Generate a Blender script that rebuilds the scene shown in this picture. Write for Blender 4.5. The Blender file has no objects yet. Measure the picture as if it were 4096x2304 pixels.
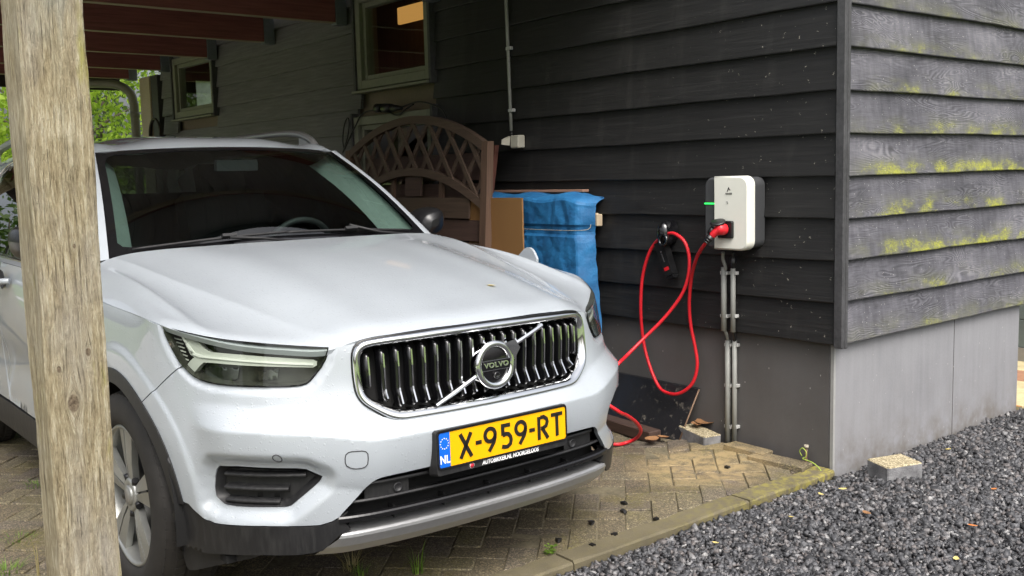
import bpy, bmesh, math, random
import numpy as np
from mathutils import Vector, Matrix
from mathutils.geometry import delaunay_2d_cdt

random.seed(7)
rng = np.random.default_rng(7)
sc = bpy.context.scene
COL = sc.collection
PI = math.pi

# ------------------------------------------------------------------ camera
# world: x = the way the car points, y = towards the barn wall, z up; origin on the
# ground under the middle of the car's front axle
CAM = np.array([3.406, -1.953, 1.39])
F_PX, PITCH, ROLL, YAW = 4011.86, 0.1112896, 0.0247565, math.radians(-51.24)


def _cam_axes():
    cp, sp = math.cos(PITCH), math.sin(PITCH)
    fwd = np.array([0, cp, -sp]); right = np.array([1.0, 0, 0]); down = np.array([0, -sp, -cp])
    c, s = math.cos(ROLL), math.sin(ROLL)
    r2 = c * right + s * down
    d2 = -s * right + c * down
    fw = np.array([math.cos(YAW), math.sin(YAW), 0]); lf = np.array([-math.sin(YAW), math.cos(YAW), 0])
    B = np.array([fw, lf, [0, 0, 1.0]])
    return B @ r2, B @ d2, B @ fwd


AX_R, AX_D, AX_F = _cam_axes()
cam_data = bpy.data.cameras.new('camera')
cam = bpy.data.objects.new('camera', cam_data)
COL.objects.link(cam)
cam_data.sensor_width = 36.0
cam_data.lens = 36.0 * F_PX / 4096.0
cam_data.clip_start = 0.05
cam_data.clip_end = 600.0
m = Matrix.Identity(4)
for i in range(3):
    m[i][0] = AX_R[i]; m[i][1] = -AX_D[i]; m[i][2] = -AX_F[i]; m[i][3] = CAM[i]
cam.matrix_world = m
sc.camera = cam

# ------------------------------------------------------------------ sky, sun, exposure
SUN_EL, SUN_AZ = math.radians(54), math.radians(-18)      # azimuth measured from +x towards +y
world = bpy.data.worlds.new('World')
sc.world = world
world.use_nodes = True
wn, wl = world.node_tree.nodes, world.node_tree.links
wn.clear()
sky = wn.new('ShaderNodeTexSky')
sky.sky_type = 'NISHITA'
sky.sun_disc = False
sky.sun_elevation = SUN_EL
sky.sun_rotation = math.radians(90) - SUN_AZ
sky.air_density = 1.0
sky.dust_density = 8.0
sky.ozone_density = 1.0
hsv = wn.new('ShaderNodeHueSaturation')
hsv.inputs['Saturation'].default_value = 0.40
bg = wn.new('ShaderNodeBackground')
bg.inputs['Strength'].default_value = 0.15
wo = wn.new('ShaderNodeOutputWorld')
wl.new(sky.outputs[0], hsv.inputs['Color'])
wl.new(hsv.outputs[0], bg.inputs['Color'])
wl.new(bg.outputs[0], wo.inputs['Surface'])
sun_data = bpy.data.lights.new('sun', 'SUN')
sun_data.energy = 0.9
sun_data.angle = math.radians(40)
sun_data.color = (1.0, 0.985, 0.965)
sun = bpy.data.objects.new('sun', sun_data)
COL.objects.link(sun)
sd = Vector((math.cos(SUN_EL) * math.cos(SUN_AZ), math.cos(SUN_EL) * math.sin(SUN_AZ), math.sin(SUN_EL)))
sun.rotation_euler = sd.to_track_quat('Z', 'Y').to_euler()
sun.location = (6, 3, 9)
sc.view_settings.view_transform = 'Standard'
sc.view_settings.look = 'None'
sc.view_settings.exposure = 0.85
sc.view_settings.gamma = 1.0
sc.render.engine = 'CYCLES'
sc.cycles.use_denoising = True
sc.cycles.max_bounces = 8
sc.cycles.transparent_max_bounces = 16
sc.cycles.sample_clamp_indirect = 6.0
sc.cycles.caustics_reflective = False
sc.cycles.caustics_refractive = False


# ------------------------------------------------------------------ photo pixel helpers (4096 x 2304)
def ray(px, py):
    d = AX_F + (px - 2048.0) / F_PX * AX_R + (py - 1152.0) / F_PX * AX_D
    return d / np.linalg.norm(d)


def on_x(px, py, X):
    d = ray(px, py); return CAM + d * (X - CAM[0]) / d[0]


def on_y(px, py, Y):
    d = ray(px, py); return CAM + d * (Y - CAM[1]) / d[1]


def on_z(px, py, Z):
    d = ray(px, py); return CAM + d * (Z - CAM[2]) / d[2]


def project(P):
    q = np.asarray(P, float) - CAM
    w = q @ AX_F
    return np.array([2048 + F_PX * (q @ AX_R) / w, 1152 + F_PX * (q @ AX_D) / w])


DS = 4096.0 / 2576.0


# ------------------------------------------------------------------ mesh helpers
class MB:
    """collects vertices and faces, builds one mesh object"""

    def __init__(self):
        self.v = []; self.f = []; self.fm = []; self.sm = []

    def add(self, verts, faces, mi=0, smooth=False):
        o = len(self.v)
        self.v.extend([tuple(map(float, p)) for p in verts])
        for f in faces:
            self.f.append(tuple(i + o for i in f)); self.fm.append(mi); self.sm.append(smooth)
        return self

    def box(self, c, size, rot=None, mi=0):
        hx, hy, hz = size[0] / 2, size[1] / 2, size[2] / 2
        vs = [Vector((sx * hx, sy * hy, sz * hz)) for sx in (-1, 1) for sy in (-1, 1) for sz in (-1, 1)]
        if rot is not None:
            vs = [rot @ v for v in vs]
        vs = [v + Vector(c) for v in vs]
        return self.add(vs, [(0, 1, 3, 2), (4, 6, 7, 5), (0, 4, 5, 1), (2, 3, 7, 6), (0, 2, 6, 4), (1, 5, 7, 3)], mi)

    def bbox(self, lo, hi, bev=0.0, mi=0):
        """box from corner to corner, with chamfered edges if bev > 0"""
        if bev <= 0:
            c = [(a + b) / 2 for a, b in zip(lo, hi)]
            return self.box(c, [b - a for a, b in zip(lo, hi)], None, mi)
        x0, y0, z0 = lo; x1, y1, z1 = hi; b = bev
        vs, idx = [], {}
        for ix in (0, 1):
            for iy in (0, 1):
                for iz in (0, 1):
                    X, Y, Z = (x0, x1)[ix], (y0, y1)[iy], (z0, z1)[iz]
                    dx, dy, dz = (b, -b)[ix], (b, -b)[iy], (b, -b)[iz]
                    for ax, p in enumerate(((X, Y + dy, Z + dz), (X + dx, Y, Z + dz), (X + dx, Y + dy, Z))):
                        idx[(ix, iy, iz, ax)] = len(vs); vs.append(p)
        fs = []
        for ax in range(3):
            o = [a for a in range(3) if a != ax]
            for s in (0, 1):
                q = []
                for u, v in ((0, 0), (1, 0), (1, 1), (0, 1)):
                    k = [0, 0, 0]; k[ax] = s; k[o[0]] = u; k[o[1]] = v
                    q.append(idx[(k[0], k[1], k[2], ax)])
                fs.append(tuple(q))
        for ax in range(3):           # edges along axis ax
            o = [a for a in range(3) if a != ax]
            for u in (0, 1):
                for v in (0, 1):
                    k0 = [0, 0, 0]; k0[o[0]] = u; k0[o[1]] = v
                    k1 = list(k0); k1[ax] = 1
                    fs.append((idx[(*k0, o[0])], idx[(*k1, o[0])], idx[(*k1, o[1])], idx[(*k0, o[1])]))
        for ix in (0, 1):
            for iy in (0, 1):
                for iz in (0, 1):
                    fs.append(tuple(idx[(ix, iy, iz, a)] for a in range(3)))
        return self.add(vs, fs, mi)

    def tube(self, pts, r, n=10, mi=0, caps=True, smooth=True):
        pts = [Vector(p) for p in pts]
        rs = r if hasattr(r, '__len__') else [r] * len(pts)
        vs, fs = [], []
        prev = None
        for i, p in enumerate(pts):
            t = (pts[min(i + 1, len(pts) - 1)] - pts[max(i - 1, 0)]).normalized()
            if prev is None:
                a = Vector((0, 0, 1)) if abs(t.z) < 0.9 else Vector((1, 0, 0))
                u = t.cross(a).normalized()
            else:
                u = (prev - t * prev.dot(t)).normalized()
            prev = u
            w = t.cross(u)
            for k in range(n):
                a = 2 * PI * k / n
                vs.append(p + (u * math.cos(a) + w * math.sin(a)) * rs[i])
        for i in range(len(pts) - 1):
            for k in range(n):
                fs.append((i * n + k, i * n + (k + 1) % n, (i + 1) * n + (k + 1) % n, (i + 1) * n + k))
        self.add(vs, fs, mi, smooth)
        if caps:
            o = len(self.v) - len(vs)
            self.f.append(tuple(o + k for k in range(n))[::-1]); self.fm.append(mi); self.sm.append(False)
            e = o + (len(pts) - 1) * n
            self.f.append(tuple(e + k for k in range(n))); self.fm.append(mi); self.sm.append(False)
        return self

    def prism(self, outline, vec, mi=0, smooth=False):
        """closed 3-d polygon swept along vec"""
        n = len(outline)
        a = [Vector(p) for p in outline]; b = [p + Vector(vec) for p in a]
        self.add(a + b, [tuple(range(n))[::-1], tuple(range(n, 2 * n))], mi)
        self.add(a + b, [(i, (i + 1) % n, n + (i + 1) % n, n + i) for i in range(n)], mi, smooth)
        return self

    def lathe(self, prof, c, axis, n=32, mi=0, smooth=True, close=False):
        """profile (radius, height along axis) turned about axis"""
        ax = Vector(axis).normalized()
        u = ax.cross(Vector((0, 0, 1)) if abs(ax.z) < 0.9 else Vector((1, 0, 0))).normalized()
        w = ax.cross(u)
        vs, fs = [], []
        m_ = len(prof)
        for r, h in prof:
            for k in range(n):
                a = 2 * PI * k / n
                vs.append(Vector(c) + ax * h + (u * math.cos(a) + w * math.sin(a)) * r)
        for i in range(m_ if close else m_ - 1):
            j = (i + 1) % m_
            for k in range(n):
                fs.append((i * n + k, j * n + k, j * n + (k + 1) % n, i * n + (k + 1) % n))
        return self.add(vs, fs, mi, smooth)

    def grid(self, P, mi=0, smooth=True, flip=False):
        """P: (a, b, 3) array"""
        a, b = P.shape[:2]
        fs = []
        for i in range(a - 1):
            for j in range(b - 1):
                q = (i * b + j, i * b + j + 1, (i + 1) * b + j + 1, (i + 1) * b + j)
                fs.append(q[::-1] if flip else q)
        return self.add(P.reshape(-1, 3), fs, mi, smooth)

    def mesh(self, name):
        me = bpy.data.meshes.new(name)
        me.from_pydata(self.v, [], self.f)
        if any(self.fm):
            me.polygons.foreach_set('material_index', self.fm)
        me.polygons.foreach_set('use_smooth', self.sm)
        me.update()
        return me

    def build(self, name, mats, parent=None, recalc=True):
        me = self.mesh(name)
        if recalc:
            bm = bmesh.new(); bm.from_mesh(me)
            bmesh.ops.recalc_face_normals(bm, faces=bm.faces)
            bm.to_mesh(me); bm.free()
        return link(name, me, mats, parent)


def link(name, me, mats, parent=None):
    for mt in (mats if isinstance(mats, (list, tuple)) else [mats]):
        me.materials.append(mt)
    o = bpy.data.objects.new(name, me)
    COL.objects.link(o)
    if parent is not None:
        o.parent = parent
        o.matrix_parent_inverse = parent_matrix(parent).inverted()
    return o


def parent_matrix(o):
    mt = Matrix.Translation(o.location)
    if o.parent is not None:
        mt = parent_matrix(o.parent) @ o.matrix_parent_inverse @ mt
    return mt


def thing(name, label, cat, loc=(0, 0, 0), group=None):
    o = bpy.data.objects.new(name, None)
    COL.objects.link(o)
    o.location = loc
    o.empty_display_size = 0.1
    return tag(o, label, cat, group)


def tag(o, label=None, cat=None, group=None, kind=None):
    if label: o['label'] = label
    if cat: o['category'] = cat
    if group: o['group'] = group
    if kind: o['kind'] = kind
    return o


def catmull(pts, n=8, closed=False):
    P = [np.array(p, float) for p in pts]
    out = []
    N = len(P)
    rngk = range(N if closed else N - 1)
    for i in rngk:
        p0 = P[(i - 1) % N] if closed or i > 0 else 2 * P[0] - P[1]
        p1 = P[i]; p2 = P[(i + 1) % N]
        p3 = P[(i + 2) % N] if closed or i + 2 < N else 2 * P[-1] - P[-2]
        for k in range(n):
            t = k / n
            out.append(0.5 * ((2 * p1) + (-p0 + p2) * t + (2 * p0 - 5 * p1 + 4 * p2 - p3) * t * t + (-p0 + 3 * p1 - 3 * p2 + p3) * t ** 3))
    if not closed:
        out.append(P[-1])
    return out


def text_mesh(txt, size, extrude=0.0, bold=0.0, align='CENTER', shear=0.0, spacing=1.0):
    cu = bpy.data.curves.new('lettering', 'FONT')
    cu.body = txt; cu.size = size; cu.extrude = extrude; cu.offset = bold
    cu.align_x = align; cu.align_y = 'CENTER'; cu.shear = shear; cu.space_character = spacing
    cu.resolution_u = 4
    ob = bpy.data.objects.new('lettering', cu)
    COL.objects.link(ob)
    dg = bpy.context.evaluated_depsgraph_get()
    me = bpy.data.meshes.new_from_object(ob.evaluated_get(dg))
    bpy.data.objects.remove(ob)
    bpy.data.curves.remove(cu)
    return me


def place_text(me, origin, right, up, sx=1.0, sy=1.0):
    """lay text mesh on a plane; right/up are unit vectors"""
    r, u = Vector(right).normalized(), Vector(up).normalized()
    nrm = r.cross(u)
    for v in me.vertices:
        x, y, z = v.co
        v.co = Vector(origin) + r * (x * sx) + u * (y * sy) + nrm * z
    me.update()
    return me


# ------------------------------------------------------------------ material helpers
class NT:
    def __init__(self, name):
        self.m = bpy.data.materials.new(name)
        self.m.use_nodes = True
        self.t = self.m.node_tree
        self.n, self.l = self.t.nodes, self.t.links
        self.n.clear()
        self.out = self.n.new('ShaderNodeOutputMaterial')
        self._pos = None

    def node(self, typ, **kw):
        nd = self.n.new(typ)
        ins = kw.pop('ins', {})
        for k, v in kw.items():
            setattr(nd, k, v)
        for k, v in ins.items():
            self.set(nd.inputs[k], v)
        return nd

    def set(self, sock, v):
        if isinstance(v, bpy.types.NodeSocket):
            self.l.new(v, sock)
        elif isinstance(v, (tuple, list)) and len(v) == 3 and sock.type == 'RGBA':
            sock.default_value = (*v, 1)
        else:
            sock.default_value = v

    def pos(self):
        if self._pos is None:
            self._pos = self.node('ShaderNodeNewGeometry').outputs['Position']
        return self._pos

    def objpos(self):
        return self.node('ShaderNodeTexCoord').outputs['Object']

    def rnd(self):
        return self.node('ShaderNodeObjectInfo').outputs['Random']

    def scaled(self, vec, s, off=None):
        nd = self.node('ShaderNodeMapping')
        self.l.new(vec, nd.inputs['Vector'])
        nd.inputs['Scale'].default_value = s if hasattr(s, '__len__') else (s, s, s)
        if off is not None:
            self.set(nd.inputs['Location'], off)
        return nd.outputs[0]

    def noise(self, vec, scale, detail=4, rough=0.55, dist=0.0):
        nd = self.node('ShaderNodeTexNoise', ins={'Scale': scale, 'Detail': detail, 'Roughness': rough, 'Distortion': dist})
        self.l.new(vec, nd.inputs['Vector'])
        return nd.outputs['Fac']

    def vor(self, vec, scale, feature='F1', out='Distance', rnd=1.0):
        nd = self.node('ShaderNodeTexVoronoi', feature=feature, ins={'Scale': scale, 'Randomness': rnd})
        self.l.new(vec, nd.inputs['Vector'])
        return nd.outputs[out]

    def ramp(self, fac, stops, interp='LINEAR'):
        nd = self.node('ShaderNodeValToRGB')
        nd.color_ramp.interpolation = interp
        el = nd.color_ramp.elements
        while len(el) < len(stops):
            el.new(0.5)
        for e, (p, c) in zip(el, stops):
            e.position = p
            e.color = (*c, 1) if hasattr(c, '__len__') else (c, c, c, 1)
        self.l.new(fac, nd.inputs['Fac'])
        return nd.outputs['Color']

    def mix(self, fac, a, b, mode='MIX'):
        nd = self.node('ShaderNodeMix', data_type='RGBA', blend_type=mode)
        self.set(nd.inputs[0], fac)
        # sockets named A/B are repeated per data type: address the colour ones
        for s in nd.inputs:
            if s.type == 'RGBA' and s.name == 'A':
                self.set(s, a)
            if s.type == 'RGBA' and s.name == 'B':
                self.set(s, b)
        return [s for s in nd.outputs if s.type == 'RGBA'][0]

    def math(self, op, a, b=0.0, c=None, clamp=False):
        nd = self.node('ShaderNodeMath', operation=op, use_clamp=clamp)
        self.set(nd.inputs[0], a); self.set(nd.inputs[1], b)
        if c is not None:
            self.set(nd.inputs[2], c)
        return nd.outputs[0]

    def sep(self, vec):
        nd = self.node('ShaderNodeSeparateXYZ'); self.l.new(vec, nd.inputs[0]); return nd.outputs

    def comb(self, x, y, z):
        nd = self.node('ShaderNodeCombineXYZ')
        self.set(nd.inputs[0], x); self.set(nd.inputs[1], y); self.set(nd.inputs[2], z)
        return nd.outputs[0]

    def bump(self, h, strength=0.5, dist=0.01, normal=None):
        nd = self.node('ShaderNodeBump', ins={'Strength': strength, 'Distance': dist})
        self.l.new(h, nd.inputs['Height'])
        if normal is not None:
            self.l.new(normal, nd.inputs['Normal'])
        return nd.outputs[0]

    def pbr(self, color, rough=0.5, metal=0.0, normal=None, **extra):
        nd = self.node('ShaderNodeBsdfPrincipled')
        self.set(nd.inputs['Base Color'], color)
        self.set(nd.inputs['Roughness'], rough)
        self.set(nd.inputs['Metallic'], metal)
        for k, v in extra.items():
            self.set(nd.inputs[k.replace('_', ' ')], v)
        if normal is not None:
            self.l.new(normal, nd.inputs['Normal'])
        return nd.outputs[0]

    def done(self, shader):
        self.l.new(shader, self.out.inputs['Surface'])
        return self.m


def plain(name, color, rough=0.5, metal=0.0, noise=0.12, nscale=40, bump=0.0, **extra):
    """simple dirty-ish surface"""
    t = NT(name)
    p = t.pos()
    f = t.noise(p, nscale, 3)
    f2 = t.noise(p, nscale * 0.13, 2)
    lo = tuple(c * (1 - noise) for c in color); hi = tuple(min(1, c * (1 + noise)) for c in color)
    col = t.ramp(t.math('ADD', t.math('MULTIPLY', f, 0.5), t.math('MULTIPLY', f2, 0.5)), [(0.3, lo), (0.7, hi)])
    nrm = t.bump(f, bump, 0.004) if bump else None
    r = t.math('MULTIPLY_ADD', f2, 0.16, max(0.0, rough - 0.08))
    return t.done(t.pbr(col, r, metal, nrm, **extra))

# ================================================================== MATERIALS OF THE PLACE
XW, YW = 0.811, 1.997          # corner of the barn: wall facing +x at XW, wall facing -y at YW
PITCH_B = 0.1885               # exposed height of one weatherboard
Z_PL = 0.600                   # underside of the lowest board


def mat_black_boards():
    t = NT('black stained boards')
    p = t.pos()
    q = t.scaled(p, (3.0, 3.0, 60.0), t.comb(t.math('MULTIPLY', t.rnd(), 31.0), 0, 0))
    g = t.noise(q, 1.0, 5, 0.6, 0.6)
    st = t.noise(t.scaled(p, (9, 9, 1.6)), 1.0, 4, 0.6)
    col = t.ramp(g, [(0.25, (0.006, 0.006, 0.0063)), (0.55, (0.0105, 0.0103, 0.0102)), (0.8, (0.020, 0.0195, 0.019))])
    col = t.mix(t.ramp(st, [(0.55, 0.0), (0.8, 0.35)]), col, (0.055, 0.052, 0.048))
    # cobweb and droppings: sparse pale flecks, thicker towards the open corner
    x = t.sep(p)[0]
    sp = t.vor(t.scaled(t.mix(0.03, p, t.node('ShaderNodeTexNoise', ins={'Scale': 30.0}).outputs['Color'], 'ADD'), (1.0, 1.0, 0.38)), 34.0)
    near = t.math('MULTIPLY', t.ramp(t.math('MULTIPLY_ADD', x, 0.5, 0.55), [(0.25, 0.03), (0.95, 0.19)]), t.noise(p, 2.5, 3))
    fleck = t.math('LESS_THAN', sp, near)
    col = t.mix(t.math('MULTIPLY', fleck, 0.6), col, (0.42, 0.39, 0.33))
    old = t.math('MULTIPLY', t.ramp(t.math('MULTIPLY_ADD', x, -0.16, 0.0), [(0.30, 0.0), (0.62, 1.0)]), t.ramp(g, [(0.25, 0.7), (0.7, 1.0)]))  # far boards weathered grey, lifted further to stand in for light there
    col = t.mix(t.math('MULTIPLY', old, 0.85), col, t.ramp(g, [(0.2, (0.15, 0.148, 0.152)), (0.8, (0.255, 0.25, 0.256))]))
    h = t.math('ADD', t.math('MULTIPLY', g, 0.7), t.math('MULTIPLY', st, 0.3))
    return t.done(t.pbr(col, t.math('MULTIPLY_ADD', g, 0.25, 0.45), 0, t.bump(h, 0.7, 0.004)))


def mat_weathered_boards():
    t = NT('weathered grey boards')
    p = t.pos()
    off = t.comb(t.math('MULTIPLY', t.rnd(), 57.0), t.math('MULTIPLY', t.rnd(), 23.0), 0)
    # flat-sawn grain: contour lines of a stretched noise field
    base = t.noise(t.scaled(p, (1.0, 1.5, 7.5), off), 1.0, 2, 0.45, 0.5)
    rings = t.math('SINE', t.math('MULTIPLY', base, 210.0))
    rmask = t.ramp(t.noise(t.scaled(p, (2.0, 2.2, 9.0), off), 1.0, 2), [(0.40, 0.0), (0.62, 1.0)])
    rings = t.math('MULTIPLY', rings, rmask)
    fine = t.noise(t.scaled(p, (14, 14, 190), off), 1.0, 4, 0.65)
    vert = t.noise(t.scaled(p, (30, 30, 6)), 1.0, 4, 0.65)
    big = t.noise(t.scaled(p, (2.2, 2.2, 5.0), off), 1.0, 3)
    tone = t.math('ADD', t.math('MULTIPLY', big, 0.55), t.math('ADD', t.math('MULTIPLY', vert, 0.30), t.math('MULTIPLY', fine, 0.22)))
    tone = t.math('MULTIPLY_ADD', rings, 0.085, tone)
    col = t.ramp(tone, [(0.32, (0.032, 0.032, 0.039)), (0.47, (0.070, 0.069, 0.081)), (0.58, (0.108, 0.106, 0.122)), (0.72, (0.18, 0.177, 0.195))])
    # knots
    k = t.vor(t.scaled(p, (1.0, 3.1, 5.8), off), 1.0)
    col = t.mix(t.ramp(k, [(0.05, 0.75), (0.11, 0.0)]), col, (0.045, 0.045, 0.05))
    # algae creeping up from the lower edge of the boards
    zz = t.sep(p)[2]
    frac = t.math('FRACT', t.math('DIVIDE', t.math('SUBTRACT', zz, Z_PL), PITCH_B))
    low = t.ramp(frac, [(0.02, 1.0), (0.18, 0.75), (0.42, 0.22), (0.65, 0.0)])
    band = t.ramp(t.math('DIVIDE', zz, 2.6), [(0.22, 0.34), (0.33, 0.45), (0.40, 1.0), (0.50, 1.0), (0.58, 0.62), (0.70, 0.58), (0.84, 0.22), (1.0, 0.1)])
    blot = t.noise(t.scaled(p, (4.0, 4.4, 9.0), off), 1.0, 4, 0.6)
    yy = t.sep(p)[1]
    edge = t.ramp(t.math('SUBTRACT', yy, 2.0), [(0.05, 0.2), (0.40, 1.0)])
    a = t.math('MULTIPLY', t.math('MULTIPLY', low, band), t.math('MULTIPLY', t.ramp(blot, [(0.40, 0.0), (0.68, 1.0)]), edge))
    spk = t.ramp(t.noise(t.scaled(p, (70, 70, 150)), 1.0, 3, 0.7), [(0.34, 0.25), (0.52, 1.0)])
    a0_ = t.math('MULTIPLY', a, t.math('MULTIPLY_ADD', spk, 0.95, 0.40))
    col = t.mix(t.ramp(a0_, [(0.03, 0.0), (0.70, 0.62)]), col, (0.150, 0.158, 0.050))
    a1_ = t.math('MULTIPLY', a0_, t.math('MULTIPLY_ADD', t.noise(p, 34, 4, 0.75), 1.6, 0.25))
    col = t.mix(t.ramp(a1_, [(0.26, 0.0), (0.95, 0.88)]), col, t.ramp(t.noise(p, 60, 2), [(0.3, (0.26, 0.28, 0.025)), (0.7, (0.46, 0.46, 0.035))]))
    haze_g = t.math('MULTIPLY', t.math('MULTIPLY', low, 0.16), t.ramp(blot, [(0.3, 0.0), (0.6, 1.0)]))
    col = t.mix(haze_g, col, (0.17, 0.175, 0.07))
    wh = t.math('LESS_THAN', t.vor(p, 38.0), 0.085)
    col = t.mix(t.math('MULTIPLY', wh, 0.6), col, (0.55, 0.54, 0.5))
    h = t.math('ADD', t.math('MULTIPLY', rings, 0.30), t.math('MULTIPLY', fine, 0.8))
    return t.done(t.pbr(col, 0.72, 0, t.bump(h, 0.7, 0.0028)))


def mat_plinth():
    t = NT('grey fibre cement')
    p = t.pos()
    st = t.noise(t.scaled(p, (22, 22, 1.7)), 1.0, 4, 0.6)
    big = t.noise(p, 3.0, 4, 0.6)
    fine = t.noise(p, 90, 3)
    tone = t.math('ADD', t.math('MULTIPLY', st, 0.4), t.math('ADD', t.math('MULTIPLY', big, 0.4), t.math('MULTIPLY', fine, 0.2)))
    col = t.ramp(tone, [(0.3, (0.195, 0.196, 0.208)), (0.5, (0.24, 0.241, 0.254)), (0.7, (0.275, 0.276, 0.290))])
    z = t.sep(p)[2]
    dirt = t.math('MULTIPLY', t.ramp(z, [(0.0, 0.8), (0.16, 0.15), (0.45, 0.0)]), t.ramp(t.noise(p, 9, 4, 0.65), [(0.35, 0.0), (0.7, 1.0)]))
    col = t.mix(dirt, col, (0.115, 0.095, 0.07))
    # the face turned to -y is a darker, uneven brown
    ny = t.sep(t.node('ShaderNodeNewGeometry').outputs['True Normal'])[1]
    face_tone = t.math('MULTIPLY', t.math('LESS_THAN', ny, -0.5), t.ramp(big, [(0.3, 0.80), (0.7, 0.97)]))
    col = t.mix(face_tone, col, (0.080, 0.074, 0.070))
    sc_ = t.math('LESS_THAN', t.vor(t.scaled(p, (1, 1, 0.5)), 24.0), 0.055)
    col = t.mix(t.math('MULTIPLY', sc_, 0.5), col, (0.55, 0.53, 0.5))
    return t.done(t.pbr(col, 0.72, 0, t.bump(t.math('ADD', fine, st), 0.25, 0.002)))


def mat_post():
    t = NT('weathered post timber')
    p = t.pos()
    X, Y, Z = t.sep(p)
    # knots bend the grain: push the across coordinate away from each knot centre
    q = p
    acr = t.math('ADD', t.math('MULTIPLY', Y, 1.0), t.math('MULTIPLY', X, 0.7))
    disp = None
    kn = []
    for (ky, kz, r) in KNOTS:
        dy = t.math('SUBTRACT', Y, ky); dz = t.math('SUBTRACT', Z, kz)
        d2 = t.math('ADD', t.math('POWER', t.math('DIVIDE', dy, r), 2.0), t.math('POWER', t.math('DIVIDE', dz, r * 1.7), 2.0))
        w = t.math('DIVIDE', 1.0, t.math('ADD', d2, 0.6))
        s = t.math('MULTIPLY', t.math('MULTIPLY', t.math('SIGN', dy), w), -r * 0.9)
        disp = s if disp is None else t.math('ADD', disp, s)
        kn.append(t.ramp(d2, [(0.0, 1.0), (0.28, 0.85), (0.42, 0.0)]))
    acr2 = t.math('ADD', acr, disp)
    v = t.comb(acr2, 0.0, t.math('MULTIPLY', Z, 0.035))
    wav = t.noise(t.comb(0.0, X, t.math('MULTIPLY', Z, 1.0)), 3.0, 3)
    v2 = t.comb(t.math('MULTIPLY_ADD', wav, 0.022, acr2), 0.0, t.math('MULTIPLY', Z, 0.10))
    g1 = t.noise(v2, 75, 4, 0.65)
    g2 = t.noise(v2, 260, 5, 0.75)
    cr = t.noise(t.comb(t.math('MULTIPLY', acr2, 3.0), 0.0, t.math('MULTIPLY', Z, 0.09)), 60, 3, 0.6)
    tone = t.math('ADD', t.math('MULTIPLY', g1, 0.62), t.math('MULTIPLY', g2, 0.62))
    tone = t.math('SUBTRACT', tone, 0.10)
    col = t.ramp(tone, [(0.32, (0.085, 0.064, 0.036)), (0.43, (0.245, 0.197, 0.117)), (0.54, (0.385, 0.325, 0.207)), (0.67, (0.60, 0.54, 0.40))])
    big = t.noise(t.scaled(p, (3, 9, 2.4)), 1.0, 4, 0.6)
    col = t.mix(t.ramp(big, [(0.46, 0.0), (0.72, 0.6)]), col, (0.34, 0.32, 0.29))
    blu = t.noise(t.scaled(p, (5, 12, 3.0), (7, 3, 1)), 1.0, 4, 0.6)
    col = t.mix(t.math('MULTIPLY', t.ramp(blu, [(0.52, 0.0), (0.70, 0.55)]), t.ramp(t.math('DIVIDE', Z, 2.2), [(0.55, 0.05), (0.9, 1.0)])), col, (0.26, 0.29, 0.26))
    grn = t.noise(t.scaled(p, (11, 22, 4.0), (2, 9, 5)), 1.0, 4, 0.65)
    col = t.mix(t.ramp(grn, [(0.60, 0.0), (0.76, 0.75)]), col, (0.33, 0.31, 0.075))
    dark = t.ramp(cr, [(0.30, 0.65), (0.40, 0.0)])
    col = t.mix(dark, col, (0.075, 0.055, 0.035))
    for kf in kn:
        ringk = t.ramp(t.noise(p, 160, 3, 0.6), [(0.3, (0.10, 0.07, 0.045)), (0.7, (0.30, 0.235, 0.16))])
        col = t.mix(kf, col, ringk)
    h = t.math('ADD', t.math('MULTIPLY', g2, 0.9), t.math('MULTIPLY', g1, 0.8))
    h = t.math('SUBTRACT', h, t.math('MULTIPLY', dark, 0.6))
    n = t.bump(h, 1.0, 0.010)
    rough_patch = t.noise(t.scaled(p, (60, 60, 34)), 1.0, 3, 0.7)
    n = t.bump(rough_patch, 0.45, 0.006, n)
    return t.done(t.pbr(col, 0.85, 0, n, Specular_IOR_Level=0.25))


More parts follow.
